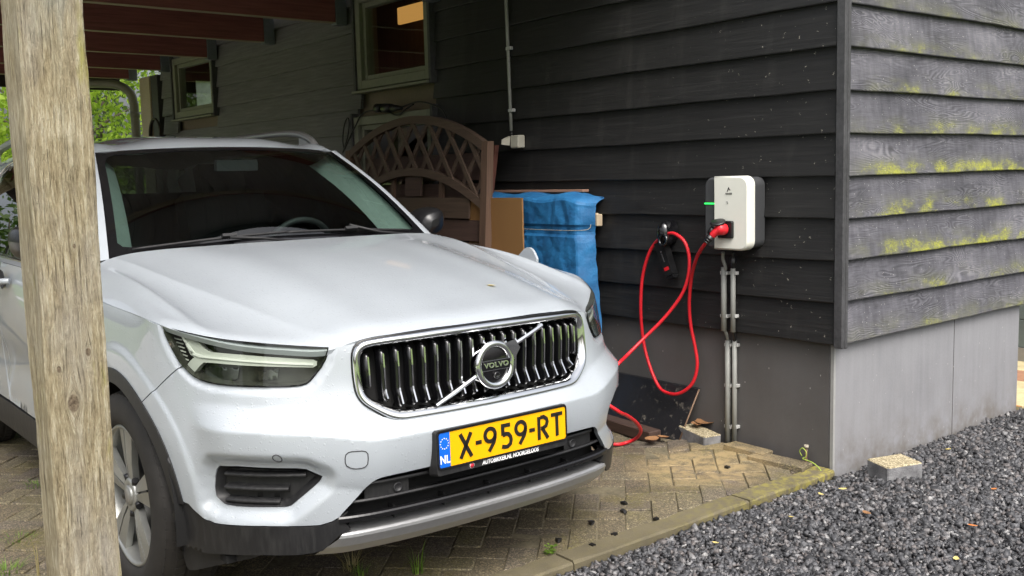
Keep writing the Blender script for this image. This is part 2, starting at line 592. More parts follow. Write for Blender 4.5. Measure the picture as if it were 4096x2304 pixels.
def mat_pavers():
    t = NT('washed concrete pavers')
    p = t.pos()
    agg = t.vor(p, 210, out='Color')
    ag = t.sep(agg)[0]
    d = t.vor(p, 210)
    r = t.rnd()
    lp = t.node('ShaderNodeAttribute', attribute_name='tone').outputs['Fac']
    rr = t.math('FRACT', t.math('ADD', t.math('MULTIPLY', r, 7.31), lp))
    base = t.ramp(rr, [(0.0, (0.150, 0.122, 0.086)), (0.35, (0.185, 0.152, 0.100)), (0.7, (0.205, 0.176, 0.112)), (1.0, (0.155, 0.128, 0.106))])
    spk = t.ramp(ag, [(0.0, (0.35, 0.35, 0.35)), (0.55, (0.8, 0.8, 0.8)), (0.80, (1.5, 1.45, 1.3)), (1.0, (3.4, 3.1, 2.4))], 'CONSTANT')
    col = t.mix(0.80, base, spk, 'MULTIPLY')
    moss = t.noise(p, 3.1, 4, 0.6)
    mf = t.noise(p, 70, 3, 0.7)
    mm = t.math('MULTIPLY', t.ramp(moss, [(0.47, 0.0), (0.66, 0.75)]), t.ramp(mf, [(0.4, 0.0), (0.62, 1.0)]))
    col = t.mix(mm, col, (0.13, 0.115, 0.022))
    wet = t.noise(p, 1.7, 3)
    # fine sand blown in against the wall
    X, Y, Z = t.sep(p)
    dx = t.math('DIVIDE', t.math('SUBTRACT', X, 0.36), 0.36); dy = t.math('DIVIDE', t.math('SUBTRACT', Y, 1.62), 0.42)
    sd_ = t.math('ADD', t.math('POWER', dx, 2.0), t.math('POWER', dy, 2.0))
    sand = t.math('MULTIPLY', t.ramp(sd_, [(0.15, 0.9), (1.3, 0.0)]), t.ramp(t.noise(p, 16, 4, 0.65), [(0.35, 0.1), (0.6, 1.0)]))
    col = t.mix(sand, col, (0.36, 0.27, 0.135))
    h = t.math('ADD', t.math('MULTIPLY', d, -1.0), t.math('MULTIPLY', t.noise(p, 300, 3), 0.4))
    return t.done(t.pbr(col, t.math('MULTIPLY_ADD', wet, 0.3, 0.55), 0, t.bump(h, 0.55, 0.004)))


def mat_kerb():
    t = NT('mossy kerb concrete')
    p = t.pos()
    f = t.noise(p, 240, 3, 0.6); b = t.noise(p, 5, 4, 0.6); mo = t.noise(p, 26, 4, 0.7)
    col = t.ramp(t.math('ADD', t.math('MULTIPLY', f, 0.5), t.math('MULTIPLY', b, 0.5)), [(0.3, (0.070, 0.060, 0.036)), (0.7, (0.165, 0.140, 0.085))])
    X, Y, Z = t.sep(p)
    yel = t.math('MULTIPLY', t.ramp(t.math('DIVIDE', Y, 2.0), [(0.25, 0.25), (0.6, 0.55), (0.95, 1.0)]), t.ramp(mo, [(0.42, 0.0), (0.62, 1.0)]))
    col = t.mix(t.math('MULTIPLY', yel, 0.75), col, t.ramp(t.math('DIVIDE', Y, 2.0), [(0.4, (0.15, 0.125, 0.045)), (0.9, (0.32, 0.28, 0.045))]))
    return t.done(t.pbr(col, 0.8, 0, t.bump(t.math('ADD', f, mo), 0.5, 0.004)))


def mat_gravel():
    t = NT('wet basalt chippings')
    p = t.pos()
    a = t.node('ShaderNodeAttribute', attribute_name='tone').outputs['Fac']
    n = t.noise(p, 190, 3, 0.7)
    col = t.ramp(a, [(0.0, (0.020, 0.020, 0.022)), (0.35, (0.048, 0.049, 0.053)), (0.65, (0.095, 0.096, 0.103)), (0.82, (0.115, 0.102, 0.098)), (0.95, (0.17, 0.168, 0.172)), (1.0, (0.30, 0.295, 0.29))])
    col = t.mix(0.5, col, t.ramp(n, [(0.3, 0.45), (0.7, 1.5)]), 'MULTIPLY')
    return t.done(t.pbr(col, t.math('MULTIPLY_ADD', n, 0.4, 0.34), 0, t.bump(n, 0.4, 0.003)))


def mat_wood(name, dark, light, axis=0, bump=0.5, rough=0.7, scale=1.0):
    t = NT(name)
    p = t.pos()
    s = [60 * scale] * 3; s[axis] = 3.0 * scale
    off = t.comb(t.math('MULTIPLY', t.rnd(), 17.0), t.math('MULTIPLY', t.rnd(), 29.0), t.math('MULTIPLY', t.rnd(), 11.0))
    g = t.noise(t.scaled(p, s, off), 1.0, 4, 0.6, 0.4)
    b = t.noise(t.scaled(p, [c * 0.12 for c in s], off), 1.0, 3)
    col = t.ramp(t.math('ADD', t.math('MULTIPLY', g, 0.6), t.math('MULTIPLY', b, 0.4)), [(0.3, dark), (0.7, light)])
    return t.done(t.pbr(col, rough, 0, t.bump(g, bump, 0.002)))


def mat_window_glass():
    t = NT('window glass')
    bf = t.node('ShaderNodeNewGeometry').outputs['Backfacing']
    fr = t.node('ShaderNodeFresnel', ins={'IOR': t.math('MULTIPLY_ADD', bf, 1 / 1.65 - 1.65, 1.65)})
    tr = t.node('ShaderNodeBsdfTransparent', ins={'Color': (0.86, 0.90, 0.86)})
    gl = t.node('ShaderNodeBsdfGlossy', ins={'Roughness': 0.015})
    f = t.math('MULTIPLY_ADD', fr.outputs[0], 1.35, 0.02, clamp=True)
    mx = t.node('ShaderNodeMixShader')
    t.l.new(f, mx.inputs[0]); t.l.new(tr.outputs[0], mx.inputs[1]); t.l.new(gl.outputs[0], mx.inputs[2])
    return t.done(mx.outputs[0])


def mat_frosted():
    t = NT('frosted glass')
    n = t.noise(t.pos(), 18, 4, 0.7)
    c = t.ramp(n, [(0.3, 0.75), (0.7, 0.95)])
    tr = t.node('ShaderNodeBsdfTranslucent'); t.l.new(c, tr.inputs['Color'])
    df = t.node('ShaderNodeBsdfDiffuse', ins={'Color': (0.8, 0.8, 0.8)})
    mx = t.node('ShaderNodeMixShader', ins={0: 0.1})
    t.l.new(tr.outputs[0], mx.inputs[1]); t.l.new(df.outputs[0], mx.inputs[2])
    return t.done(mx.outputs[0])


def mat_leaf(name, c1, c2, trans=0.5):
    t = NT(name)
    a = t.node('ShaderNodeAttribute', attribute_name='tone').outputs['Fac']
    col = t.ramp(a, [(0.0, c1), (1.0, c2)])
    pb = t.pbr(col, 0.55)
    tr = t.node('ShaderNodeBsdfTranslucent'); t.l.new(col, tr.inputs['Color'])
    mx = t.node('ShaderNodeMixShader', ins={0: trans})
    t.l.new(pb, mx.inputs[1]); t.l.new(tr.outputs[0], mx.inputs[2])
    return t.done(mx.outputs[0])


def emission(name, color, strength):
    t = NT(name)
    e = t.node('ShaderNodeEmission', ins={'Color': color, 'Strength': strength})
    return t.done(e.outputs[0])


# post position first: its knots drive its material
POST_C, POST_S = (0.90, -1.303), 0.141
_face_x = POST_C[0] + POST_S / 2
KNOTS = []
for (kx, ky, r) in ((294, 1613, 0.021), (353, 1408, 0.010), (298, 985, 0.0055), (236, 1478, 0.008)):
    k = on_x(kx, ky, _face_x)
    KNOTS.append((k[1], k[2], r))

M = {}
M['black'] = mat_black_boards()
M['grey'] = mat_weathered_boards()
M['trim'] = plain('dark painted corner trim', (0.05, 0.05, 0.053), 0.6, 0, 0.4, 60, 0.3)
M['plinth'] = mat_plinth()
M['post'] = mat_post()
M['paver'] = mat_pavers()
M['kerb'] = mat_kerb()
M['gravel'] = mat_gravel()
M['sand'] = plain('sand and moss in joints', (0.135, 0.115, 0.072), 0.9, 0, 0.6, 60, 0.5)
def mat_joist():
    t = NT('red brown stained joists')
    p = t.pos()
    g = t.noise(t.scaled(p, (60, 3, 60)), 1.0, 4, 0.6, 0.4)
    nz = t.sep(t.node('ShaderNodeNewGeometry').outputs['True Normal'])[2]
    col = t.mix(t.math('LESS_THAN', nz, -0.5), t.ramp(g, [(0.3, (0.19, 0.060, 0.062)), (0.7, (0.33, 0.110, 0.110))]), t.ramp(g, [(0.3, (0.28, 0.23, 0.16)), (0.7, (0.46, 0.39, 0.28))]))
    return t.done(t.pbr(col, 0.6, 0, t.bump(g, 0.4, 0.002)))


M['joist'] = mat_joist()
M['fascia'] = mat_wood('dark fascia', (0.016, 0.011, 0.010), (0.035, 0.022, 0.018), axis=1)
M['deck'] = mat_wood('grey roof boarding', (0.29, 0.275, 0.26), (0.42, 0.40, 0.38), axis=0)
M['hanger'] = plain('galvanised joist hanger', (0.20, 0.22, 0.24), 0.5, 0.6)
M['frame'] = plain('grey green window paint', (0.21, 0.215, 0.165), 0.55, 0, 0.15, 30)
M['glass'] = mat_window_glass()
M['frost'] = mat_frosted()
M['room'] = mat_wood('bare brown interior boards', (0.10, 0.062, 0.036), (0.19, 0.118, 0.07), axis=2)
M['roomw'] = plain('dim plaster', (0.20, 0.16, 0.12), 0.9)
M['warm'] = emission('warm lamplit glow', (1.0, 0.50, 0.13), 0.32)
M['zinc'] = plain('olive grey drainpipe', (0.22, 0.215, 0.17), 0.45)
M['cream'] = plain('cream coloured board', (0.50, 0.42, 0.31), 0.6)
M['lawn'] = NT('lawn')
_t = M['lawn']
_n = _t.noise(_t.pos(), 60, 4, 0.7); _b = _t.noise(_t.pos(), 0.7, 3)
M['lawn'] = _t.done(_t.pbr(_t.ramp(_t.math('ADD', _t.math('MULTIPLY', _n, 0.6), _t.math('MULTIPLY', _b, 0.4)), [(0.3, (0.07, 0.11, 0.022)), (0.7, (0.17, 0.25, 0.05))]), 0.8, 0, _t.bump(_n, 0.8, 0.03)))

# ================================================================== GROUND
g = MB().add([(-300, -300, -0.06), (300, -300, -0.06), (300, 300, -0.06), (-300, 300, -0.06)], [(0, 1, 2, 3)]).build('ground', M['lawn'])
tag(g, 'green lawn around the carport and barn', None, None, 'structure')
del g['label']
bed = MB().bbox((-9.2, -3.4, -0.055), (0.727, 1.99, -0.0045)).build('paving', M['sand'])
tag(bed, None, None, None, 'structure')

yd = MB().add([(-14, -12.0, -0.045), (0.834, -12.0, -0.045), (0.834, -3.41, -0.045), (-14, -3.41, -0.045)], [(0, 1, 2, 3)]).build('bounce_yard', plain('pale concrete yard', (0.40, 0.385, 0.36), 0.85, 0, 0.2, 8))  # unseen pale ground, added to bounce neutral light under the carport
yd['kind'] = 'structure'
# gravel drive: bed sheet + loose stones
gb = MB().add([(0.835, -3.5, -0.026), (7.5, -3.5, -0.026), (7.5, 8.0, -0.026), (0.835, 8.0, -0.026)], [(0, 1, 2, 3)]).build('gravel_drive', plain('gravel bed', (0.058, 0.058, 0.062), 0.8, 0, 0.6, 160, 0.8))
gb['kind'] = 'structure'


def gravel_stones(n_view, n_rest):
    pts = []
    # thick where the picture shows the drive, thinner around it
    a = rng.random((n_view * 3, 2)) * np.array([1.95, 4.9]) + np.array([0.845, -0.7])
    keep = (a[:, 0] < 2.35)
    a = a[keep][:n_view]
    b = rng.random((n_rest, 2)) * np.array([4.2, 9.5]) + np.array([0.845, -3.3])
    inside = (b[:, 0] < 2.8) & (b[:, 1] > -0.7) & (b[:, 1] < 4.2)
    b = b[~inside]
    P = np.vstack([a, b])
    # nothing inside the barn footprint or under the loose paver
    P = P[~((P[:, 1] > 1.99) & (P[:, 0] < 0.835))]
    n = len(P)
    size = rng.gamma(8.0, 0.0074 / 8.0, n).clip(0.0038, 0.013)
    cube = np.array([(x, y, z) for x in (-1, 1) for y in (-1, 1) for z in (-1, 1)], float)
    V = cube[None] * (1 + 0.34 * rng.standard_normal((n, 8, 3)))
    V *= (size[:, None] * np.array([1.0, 0.78, 0.56])[None] * (1 + 0.22 * rng.standard_normal((n, 3))))[:, None, :]
    ax = rng.standard_normal((n, 3)); ax /= np.linalg.norm(ax, axis=1, keepdims=True)
    th = rng.random(n) * 6.283
    K = np.zeros((n, 3, 3))
    K[:, 0, 1] = -ax[:, 2]; K[:, 0, 2] = ax[:, 1]; K[:, 1, 0] = ax[:, 2]; K[:, 1, 2] = -ax[:, 0]; K[:, 2, 0] = -ax[:, 1]; K[:, 2, 1] = ax[:, 0]
    Rm = np.eye(3)[None] + np.sin(th)[:, None, None] * K + (1 - np.cos(th))[:, None, None] * (K @ K)
    V = np.einsum('nij,nkj->nki', Rm, V)
    und = 0.010 * np.sin(P[:, 0] * 5.1 + 1.0) * np.sin(P[:, 1] * 4.3) + 0.006 * np.sin(P[:, 0] * 13 + P[:, 1] * 9)
    edge = np.clip((P[:, 0] - 0.83) / 0.14, 0, 1)
    z = -0.020 + und * edge + rng.random(n) * 0.014 - (1 - edge) * 0.010
    z += np.clip((P[:, 1] - 2.2), 0, 2.0) * 0.008
    V += np.stack([P[:, 0], P[:, 1], z], 1)[:, None, :]
    quads = np.array([(0, 1, 3, 2), (4, 6, 7, 5), (0, 4, 5, 1), (2, 3, 7, 6), (0, 2, 6, 4), (1, 5, 7, 3)])
    tris = np.concatenate([quads[:, [0, 1, 2]], quads[:, [0, 2, 3]]])
    F = (tris[None] + (np.arange(n) * 8)[:, None, None]).reshape(-1, 3)
    me = bpy.data.meshes.new('gravel_stones')
    me.vertices.add(n * 8); me.vertices.foreach_set('co', V.reshape(-1).astype(np.float32))
    me.loops.add(len(F) * 3); me.loops.foreach_set('vertex_index', F.reshape(-1).astype(np.int32))
    me.polygons.add(len(F)); me.polygons.foreach_set('loop_start', (np.arange(len(F)) * 3).astype(np.int32))
    me.update(calc_edges=True)
    at = me.attributes.new('tone', 'FLOAT', 'FACE')
    at.data.foreach_set('value', np.repeat(rng.random(n), 12).astype(np.float32))
    o = link('gravel', me, M['gravel'])
    tag(o, 'loose dark grey basalt gravel beside the barn', 'gravel', None, 'stuff')
    return o


gravel_stones(62000, 62000)

# kerb: concrete edging strips laid end to end
kerb = thing('kerb', 'mossy concrete edging strip between brick paving and dark gravel', 'kerb', (0.78, 0.3, 0))
yk = 1.985
for L_ in (0.62, 1.0, 1.0, 1.0, 1.0):
    b = MB()
    ny = 12
    P = []
    for j in range(ny + 1):
        y = yk - L_ * j / ny + (0.003 if j == ny else 0) - (0.003 if j == 0 else 0)
        w = rng.standard_normal(4) * 0.0018
        P.append([(0.728, y, -0.14), (0.728 + w[0], y, 0.004), (0.734 + w[1], y, 0.012 + w[2]), (0.826 + w[3], y, 0.010 + w[2]), (0.833, y, 0.002), (0.833, y, -0.14)])
    P = np.array(P)
    b.grid(P, smooth=False)
    b.add(P[0], [(0, 1, 2, 3, 4, 5)]); b.add(P[-1], [(5, 4, 3, 2, 1, 0)])
    b.build('kerb_stone', M['kerb'], kerb)
    yk -= L_


# ------------------------------------------------------------------ brick paving (45 degree herringbone)
def heave(x, y):
    """frost and roots have lifted the paving by the wall"""
    h = 0.030 * math.exp(-(((x - 0.42) / 0.22) ** 2 + ((y - 1.90) / 0.16) ** 2))
    h += 0.020 * math.exp(-(((x - 0.12) / 0.16) ** 2 + ((y - 1.86) / 0.13) ** 2))
    h += 0.012 * math.exp(-(((x - 0.62) / 0.2) ** 2 + ((y - 1.2) / 0.3) ** 2))
    return h


def clip_poly(poly, nx, ny_, c):
    """keep the part with nx*x + ny*y <= c"""
    out = []
    for i in range(len(poly)):
        a, b = poly[i], poly[(i + 1) % len(poly)]
        da, db = nx * a[0] + ny_ * a[1] - c, nx * b[0] + ny_ * b[1] - c
        if da <= 0: out.append(a)
        if da * db < 0:
            t_ = da / (da - db)
            out.append((a[0] + (b[0] - a[0]) * t_, a[1] + (b[1] - a[1]) * t_))
    return out


def brick_mb(poly, ztop, tilt, thick=0.08, bev=0.004):
    n = len(poly)
    cx = sum(p[0] for p in poly) / n; cy = sum(p[1] for p in poly) / n
    ins = []
    for (x, y) in poly:
        d = math.hypot(x - cx, y - cy) or 1
        ins.append((x - (x - cx) / d * bev * 1.4, y - (y - cy) / d * bev * 1.4))
    zf = lambda x, y: ztop + tilt[0] * (x - cx) + tilt[1] * (y - cy)
    vs = [(x, y, zf(x, y) - thick) for x, y in poly] + [(x, y, zf(x, y) - bev) for x, y in poly] + [(x, y, zf(x, y)) for x, y in ins]
    fs = [tuple(range(2 * n, 3 * n)), tuple(range(n))[::-1]]
    for i in range(n):
        j = (i + 1) % n
        fs += [(i, j, n + j, n + i), (n + i, n + j, 2 * n + j, 2 * n + i)]
    return vs, fs


W_ = 0.1085
gap = 0.0024
c45 = math.sqrt(0.5)
bricks = []
for i in range(-75, 76):
    for j in range(-75, 76):
        c = (i - j) % 4
        if c == 0:
            r_ = (i, j, i + 2, j + 1)
        elif c == 3:
            r_ = (i, j, i + 1, j + 2)
        else:
            continue
        a0, b0, a1, b1 = [k * W_ for k in r_]
        a0 += gap; b0 += gap; a1 -= gap; b1 -= gap
        # a runs along (1,1)/sqrt2, b along (-1,1)/sqrt2
        poly = [((a - b) * c45 - 2.6, (a + b) * c45 + 0.07) for a, b in ((a0, b0), (a1, b0), (a1, b1), (a0, b1))]
        cx = sum(p[0] for p in poly) / 4; cy = sum(p[1] for p in poly) / 4
        if cx < -9.1 or cx > 0.9 or cy < -3.3 or cy > 2.1:
            continue
        full = len(poly)
        q = clip_poly(poly, 1, 0, 0.724)
        if len(q) > 2: q = clip_poly(q, 0, 1, 1.955)
        if len(q) < 3: continue
        ar = 0.5 * abs(sum(q[k][0] * q[(k + 1) % len(q)][1] - q[(k + 1) % len(q)][0] * q[k][1] for k in range(len(q))))
        if ar < 0.0022: continue
        px = project((cx, cy, 0.0))
        vis = -150 < px[0] < 4250 and 600 < px[1] < 2450 and (np.array([cx, cy, 0]) - CAM) @ AX_F > 0
        under = -3.3 < cx < 0.35 and -0.72 < cy < 1.35
        bricks.append((0 if (vis and not under) else (1 if vis else 2), math.hypot(cx - CAM[0], cy - CAM[1]), q, cx, cy))
bricks.sort(key=lambda b: (b[0], b[1]))
rest = MB(); rest_tone = []
for k, (_, _, q, cx, cy) in enumerate(bricks):
    zt = 0.0 + heave(cx, cy) + random.gauss(0, 0.0022)
    e = 0.02
    gx = (heave(cx + e, cy) - heave(cx - e, cy)) / (2 * e); gy = (heave(cx, cy + e) - heave(cx, cy - e)) / (2 * e)
    tl = (gx + random.gauss(0, 0.010), gy + random.gauss(0, 0.010))
    vs, fs = brick_mb(q, zt, tl)
    if k < 300:
        MB().add(vs, fs).build('brick', M['paver'], bed, recalc=False)
    else:
        rest.add(vs, fs); rest_tone += [random.random()] * len(fs)
ro = rest.build('brick_field', M['paver'], bed, recalc=False)
at = ro.data.attributes.new('tone', 'FLOAT', 'FACE')
at.data.foreach_set('value', np.array(rest_tone, np.float32))
ro['kind'] = 'stuff'

hs_ = []
for i in range(24):
    x = -0.35 + 1.072 * i / 23
    hs_.append([(x, 1.0 + 0.952 * j / 23, heave(x, 1.0 + 0.952 * j / 23) - 0.0055 if 0 < i < 23 and 0 < j < 23 else -0.02) for j in range(24)])
MB().grid(np.array(hs_)).build('joint_sand', M['sand'], bed)

# ================================================================== BARN
barn = thing('barn', 'long barn of black weatherboards on a grey plinth beside the carport', 'barn', (-3.5, 3.5, 0))
BX0, BY1 = -7.38, 3.82          # far end, end of the short side
WIN = {'big': (-3.22, -2.26, 2.055, 2.74), 'low': (-3.30, -2.26, 1.22, 1.855), 'small': (-6.92, -5.90, 2.06, 2.66)}
TOPZ = 3.0


def board(along, a0, a1, k, mat, jitter=0.0018):
    """one lapped board; along 'x' faces -y, along 'y' faces +x"""
    z0 = Z_PL + PITCH_B * k
    n = max(2, int((a1 - a0) / 0.10))
    sec = [(0.018, 0.0), (0.040, 0.0), (0.0415, 0.004), (0.014, 0.205), (-0.006, 0.205)]
    P = []
    ph = random.random() * 20
    for i in range(n + 1):
        a = a0 + (a1 - a0) * i / n
        wz = jitter * (math.sin(a * 2.3 + ph) + 0.7 * math.sin(a * 5.9 + ph * 2) + random.gauss(0, 0.35))
        wo = 0.0016 * math.sin(a * 1.7 + ph * 3)
        row = []
        for (o, dz) in sec:
            zz = z0 + dz + (wz if dz < 0.02 else 0)
            oo = o + (wo if dz < 0.02 else 0)
            row.append((a, YW - oo, zz) if along == 'x' else (XW + oo, a, zz))
        P.append(row)
    P = np.array(P)
    b = MB()
    b.grid(np.concatenate([P, P[:, :1]], 1), smooth=False)
    b.add(P[0], [(0, 1, 2, 3, 4)]); b.add(P[-1], [(4, 3, 2, 1, 0)])
    return b.build('weatherboard', mat, barn)


NB = 13
for k in range(NB):
    z0, z1 = Z_PL + PITCH_B * k, Z_PL + PITCH_B * (k + 1)
    cuts = [(BX0 + 0.05, 0.835)]
    for (w0, w1, wz0, wz1) in WIN.values():
        if z0 < wz1 - 0.03 and z1 > wz0 + 0.03:
            new = []
            for (a, b) in cuts:
                if w1 <= a or w0 >= b: new.append((a, b)); continue
                if w0 - 0.0 > a: new.append((a, w0 - 0.0))
                if w1 + 0.0 < b: new.append((w1 + 0.0, b))
            cuts = new
    fin = []
    for (a, b) in cuts:
        if b - a > 4.4:
            mdl = {6: -4.62, 8: -3.52, 5: -4.0}.get(k, a + (b - a) * random.choice((0.42, 0.55, 0.62)))
            if not a + 0.5 < mdl < b - 0.5: mdl = (a + b) / 2
            fin += [(a, mdl - 0.002), (mdl + 0.002, b)]
        else:
            fin.append((a, b))
    for (a, b) in fin:
        if b - a > 0.08: board('x', a, b, k, M['black'])
    board('y', YW + 0.001, BY1 + 0.02, k, M['grey'])
# corner trim: two planks meeting at the corner, running down to the plinth
MB().bbox((0.837, YW - 0.044, 0.585), (0.8805, YW - 0.0195, TOPZ), 0.003).build('corner_plank', M['trim'], barn)
MB().bbox((0.853, YW - 0.0185, 0.583), (0.8825, YW - 0.0005, TOPZ), 0.003).build('corner_plank', M['trim'], barn)
# plinth panels
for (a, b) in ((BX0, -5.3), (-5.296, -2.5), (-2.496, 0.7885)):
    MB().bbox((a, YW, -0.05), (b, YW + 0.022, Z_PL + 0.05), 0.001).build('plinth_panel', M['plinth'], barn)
for (a, b) in ((YW + 0.001, 3.085), (3.090, BY1)):
    MB().bbox((XW - 0.022, a, -0.05), (XW, b, Z_PL + 0.05), 0.001).build('plinth_panel', M['plinth'], barn)
# thin metal angle on the plinth corner
MB().bbox((XW - 0.0135, YW - 0.0025, -0.03), (XW + 0.0022, YW - 0.0003, Z_PL)).bbox((XW + 0.0003, YW - 0.0025, -0.03), (XW + 0.0026, YW + 0.013, Z_PL)).build('corner_angle', plain('plinth corner strip', (0.30, 0.30, 0.29), 0.6), barn)

# wall core with window openings, far walls and roof void
core = MB()
y0, y1 = YW + 0.024, YW + 0.10
xs = sorted({BX0, XW - 0.024} | {w[0] + 0.05 for w in WIN.values()} | {w[1] - 0.05 for w in WIN.values()})
zs = sorted({0.0, TOPZ} | {w[2] + 0.05 for w in WIN.values()} | {w[3] - 0.05 for w in WIN.values()})
for i in range(len(xs) - 1):
    for j in range(len(zs) - 1):
        mx_, mz_ = (xs[i] + xs[i + 1]) / 2, (zs[j] + zs[j + 1]) / 2
        if any(w[0] + 0.05 < mx_ < w[1] - 0.05 and w[2] + 0.05 < mz_ < w[3] - 0.05 for w in WIN.values()):
            continue
        core.bbox((xs[i], y0, zs[j]), (xs[i + 1], y1, zs[j + 1]))
core.bbox((XW - 0.10, y1, 0), (XW - 0.024, BY1, TOPZ))                    # short wall
core.bbox((BX0, BY1 - 0.08, 0), (XW - 0.10, BY1, TOPZ))                   # back wall
ew = (2.33, 2.95, 2.08, 2.50)                                             # end wall with a frosted window
core.bbox((BX0, y1, 0), (BX0 + 0.08, ew[0], TOPZ)).bbox((BX0, ew[1], 0), (BX0 + 0.08, BY1 - 0.08, TOPZ))
core.bbox((BX0, ew[0], 0), (BX0 + 0.08, ew[1], ew[2])).bbox((BX0, ew[0], ew[3]), (BX0 + 0.08, ew[1], TOPZ))
core.build('wall_core', M['roomw'], barn)
MB().bbox((BX0 + 0.03, ew[0], ew[2]), (BX0 + 0.036, ew[1], ew[3])).build('end_window_pane', M['frost'], barn)
MB().bbox((BX0 + 0.08, y1, 0.0), (XW - 0.10, BY1 - 0.08, 0.03)).build('barn_floor', M['roomw'], barn)
roof = MB()
roof.prism([(BX0 - 0.25, YW - 0.03, TOPZ), (BX0 - 0.25, BY1 + 0.25, TOPZ), (BX0 - 0.25, (YW + BY1) / 2 + 0.05, TOPZ + 1.25)], (XW - BX0 + 0.45, 0, 0))
roof.build('barn_roof', plain('dark roof tiles', (0.07, 0.055, 0.05), 0.7), barn)
# interior seen through the upper window: studs, shelf, lamp-lit board
for xx in (-3.05, -2.72, -2.18):
    MB().bbox((xx, 2.62, 0.03), (xx + 0.07, 2.70, TOPZ)).build('interior_stud', M['room'], barn)
MB().bbox((-4.6, 2.60, 2.28), (-1.6, 2.66, 2.42)).build('interior_rail', M['room'], barn)
MB().bbox((-4.6, 2.75, 0.05), (-1.4, 2.79, TOPZ - 0.02)).build('interior_boarding', M['room'], barn)
_c0, _c1 = on_y(1000 * DS, 62 * DS, 2.50), on_y(1125 * DS, 12 * DS, 2.50)
MB().bbox((_c0[0], 2.50, _c0[2] - 0.0), (_c1[0], 2.53, _c0[2] + 0.13), 0.004).build('lamplit_board', M['warm'], barn)  # lamp-lit wood board; the lamplight on it is put in as glow


def window(name, w, mull=False):
    x0, x1, z0, z1 = w
    f = 0.062
    yo, yi = YW - 0.060, YW + 0.06
    MBs = [((x0, yo, z0), (x0 + f, yi, z1)), ((x1 - f, yo, z0), (x1, yi, z1)), ((x0 + f + .0005, yo, z1 - f), (x1 - f - .0005, yi, z1)), ((x0 + f + .0005, yo, z0), (x1 - f - .0005, yi, z0 + f))]
    fr = MB()
    for lo, hi in MBs: fr.bbox(lo, hi, 0.003)
    fo = fr.build('window_frame', M['frame'], barn)
    s = 0.035
    a0, a1, b0, b1 = x0 + f + .001, x1 - f - .001, z0 + f + .001, z1 - f - .001
    sash = MB()
    for lo, hi in (((a0, yo + 0.03, b0), (a0 + s, yi - 0.02, b1)), ((a1 - s, yo + 0.03, b0), (a1, yi - 0.02, b1)), ((a0 + s, yo + 0.032, b1 - s), (a1 - s, yi - 0.02, b1)), ((a0 + s, yo + 0.032, b0), (a1 - s, yi - 0.02, b0 + s))):
        sash.bbox(lo, hi, 0.002)
    sash.build('sash', M['frame'], fo)
    MB().add([(a0 + s - .004, yo + 0.055, b0 + s - .004), (a1 - s + .004, yo + 0.055, b0 + s - .004), (a1 - s + .004, yo + 0.055, b1 - s + .004), (a0 + s - .004, yo + 0.055, b1 - s + .004)], [(0, 1, 2, 3)]).build('pane', M['glass'], fo, recalc=False)
    # dark edge boards either side, sill below
    for c0, c1 in ((x0 - 0.028, x0 - 0.001), (x1 + 0.001, x1 + 0.028)):
        MB().bbox((c0, YW - 0.075, z0 - 0.03), (c1, YW + 0.01, z1 + 0.03), 0.002).build('window_casing', M['trim'], fo)
    sill = MB()
    sill.prism([(x0 - 0.03, YW - 0.095, z0 - 0.030), (x0 - 0.03, YW - 0.095, z0 - 0.012), (x0 - 0.03, YW - 0.01, z0 - 0.001), (x0 - 0.03, YW - 0.01, z0 - 0.030)], (x1 - x0 + 0.03, 0, 0))
    sill.build('sill', M['frame'], fo)


for nm in ('big', 'low', 'small'):
    window(nm, WIN[nm])

# far end of the barn: cream end board, drainpipe
MB().bbox((-7.595, 1.945, 0), (-7.40, 2.3, 2.556), 0.003).build('end_pillar', M['trim'], barn)
endb = MB().bbox((-7.90, 1.93, 0), (-7.60, 1.99, 2.556), 0.003).build('end_board', M['cream'], barn)
pipe = [(-8.40, 1.40, 2.52), (-8.25, 1.56, 2.52), (-8.10, 1.74, 2.50), (-8.04, 1.85, 2.43), (-8.02, 1.89, 2.32), (-8.02, 1.90, 2.0), (-8.02, 1.90, 0.02)]
dp = thing('drainpipe', 'olive grey drainpipe bending down at the far end of the carport', 'drainpipe', (-8.02, 1.90, 0))
MB().tube(catmull(pipe, 6), 0.048, 14).build('pipe', M['zinc'], dp)
MB().tube([(-8.02, 1.90, 2.14), (-8.02, 1.90, 2.20)], 0.053, 14).build('pipe_collar', M['zinc'], dp)

# ================================================================== CARPORT
ROOF_X1 = -0.40
carport = thing('carport', 'timber carport with red brown joists and a weathered square post', 'carport', (POST_C[0], POST_C[1], 0))


def post(cx, cy, name='post', nz=60):
    s = POST_S / 2; r = 0.006
    P = []
    z0, z1 = -0.05, 2.44
    for k in range(nz + 1):
        z = z0 + (z1 - z0) * k / nz
        row = []
        for (sx, sy) in ((1, -1), (1, 1), (-1, 1), (-1, -1)):
            for (dx, dy) in (((-r, 0), (0, r)) if (sx, sy) == (1, -1) else ((0, -r), (-r, 0)) if (sx, sy) == (1, 1) else ((r, 0), (0, -r)) if (sx, sy) == (-1, 1) else ((0, r), (r, 0))):
                w = 0.0022 * math.sin(z * 3.1 + sx * 2 + sy) + 0.0012 * math.sin(z * 11.0 + sx + 3 * sy) + random.gauss(0, 0.0005)
                row.append((cx + sx * s + dx + w * sx, cy + sy * s + dy + w * sy, z))
        P.append(row)
    P = np.array(P)
    b = MB(); b.grid(np.concatenate([P, P[:, :1]], 1), smooth=False)
    b.add(P[0], [tuple(range(8))[::-1]]); b.add(P[-1], [tuple(range(8))])
    return b.build(name, M['post'], carport)


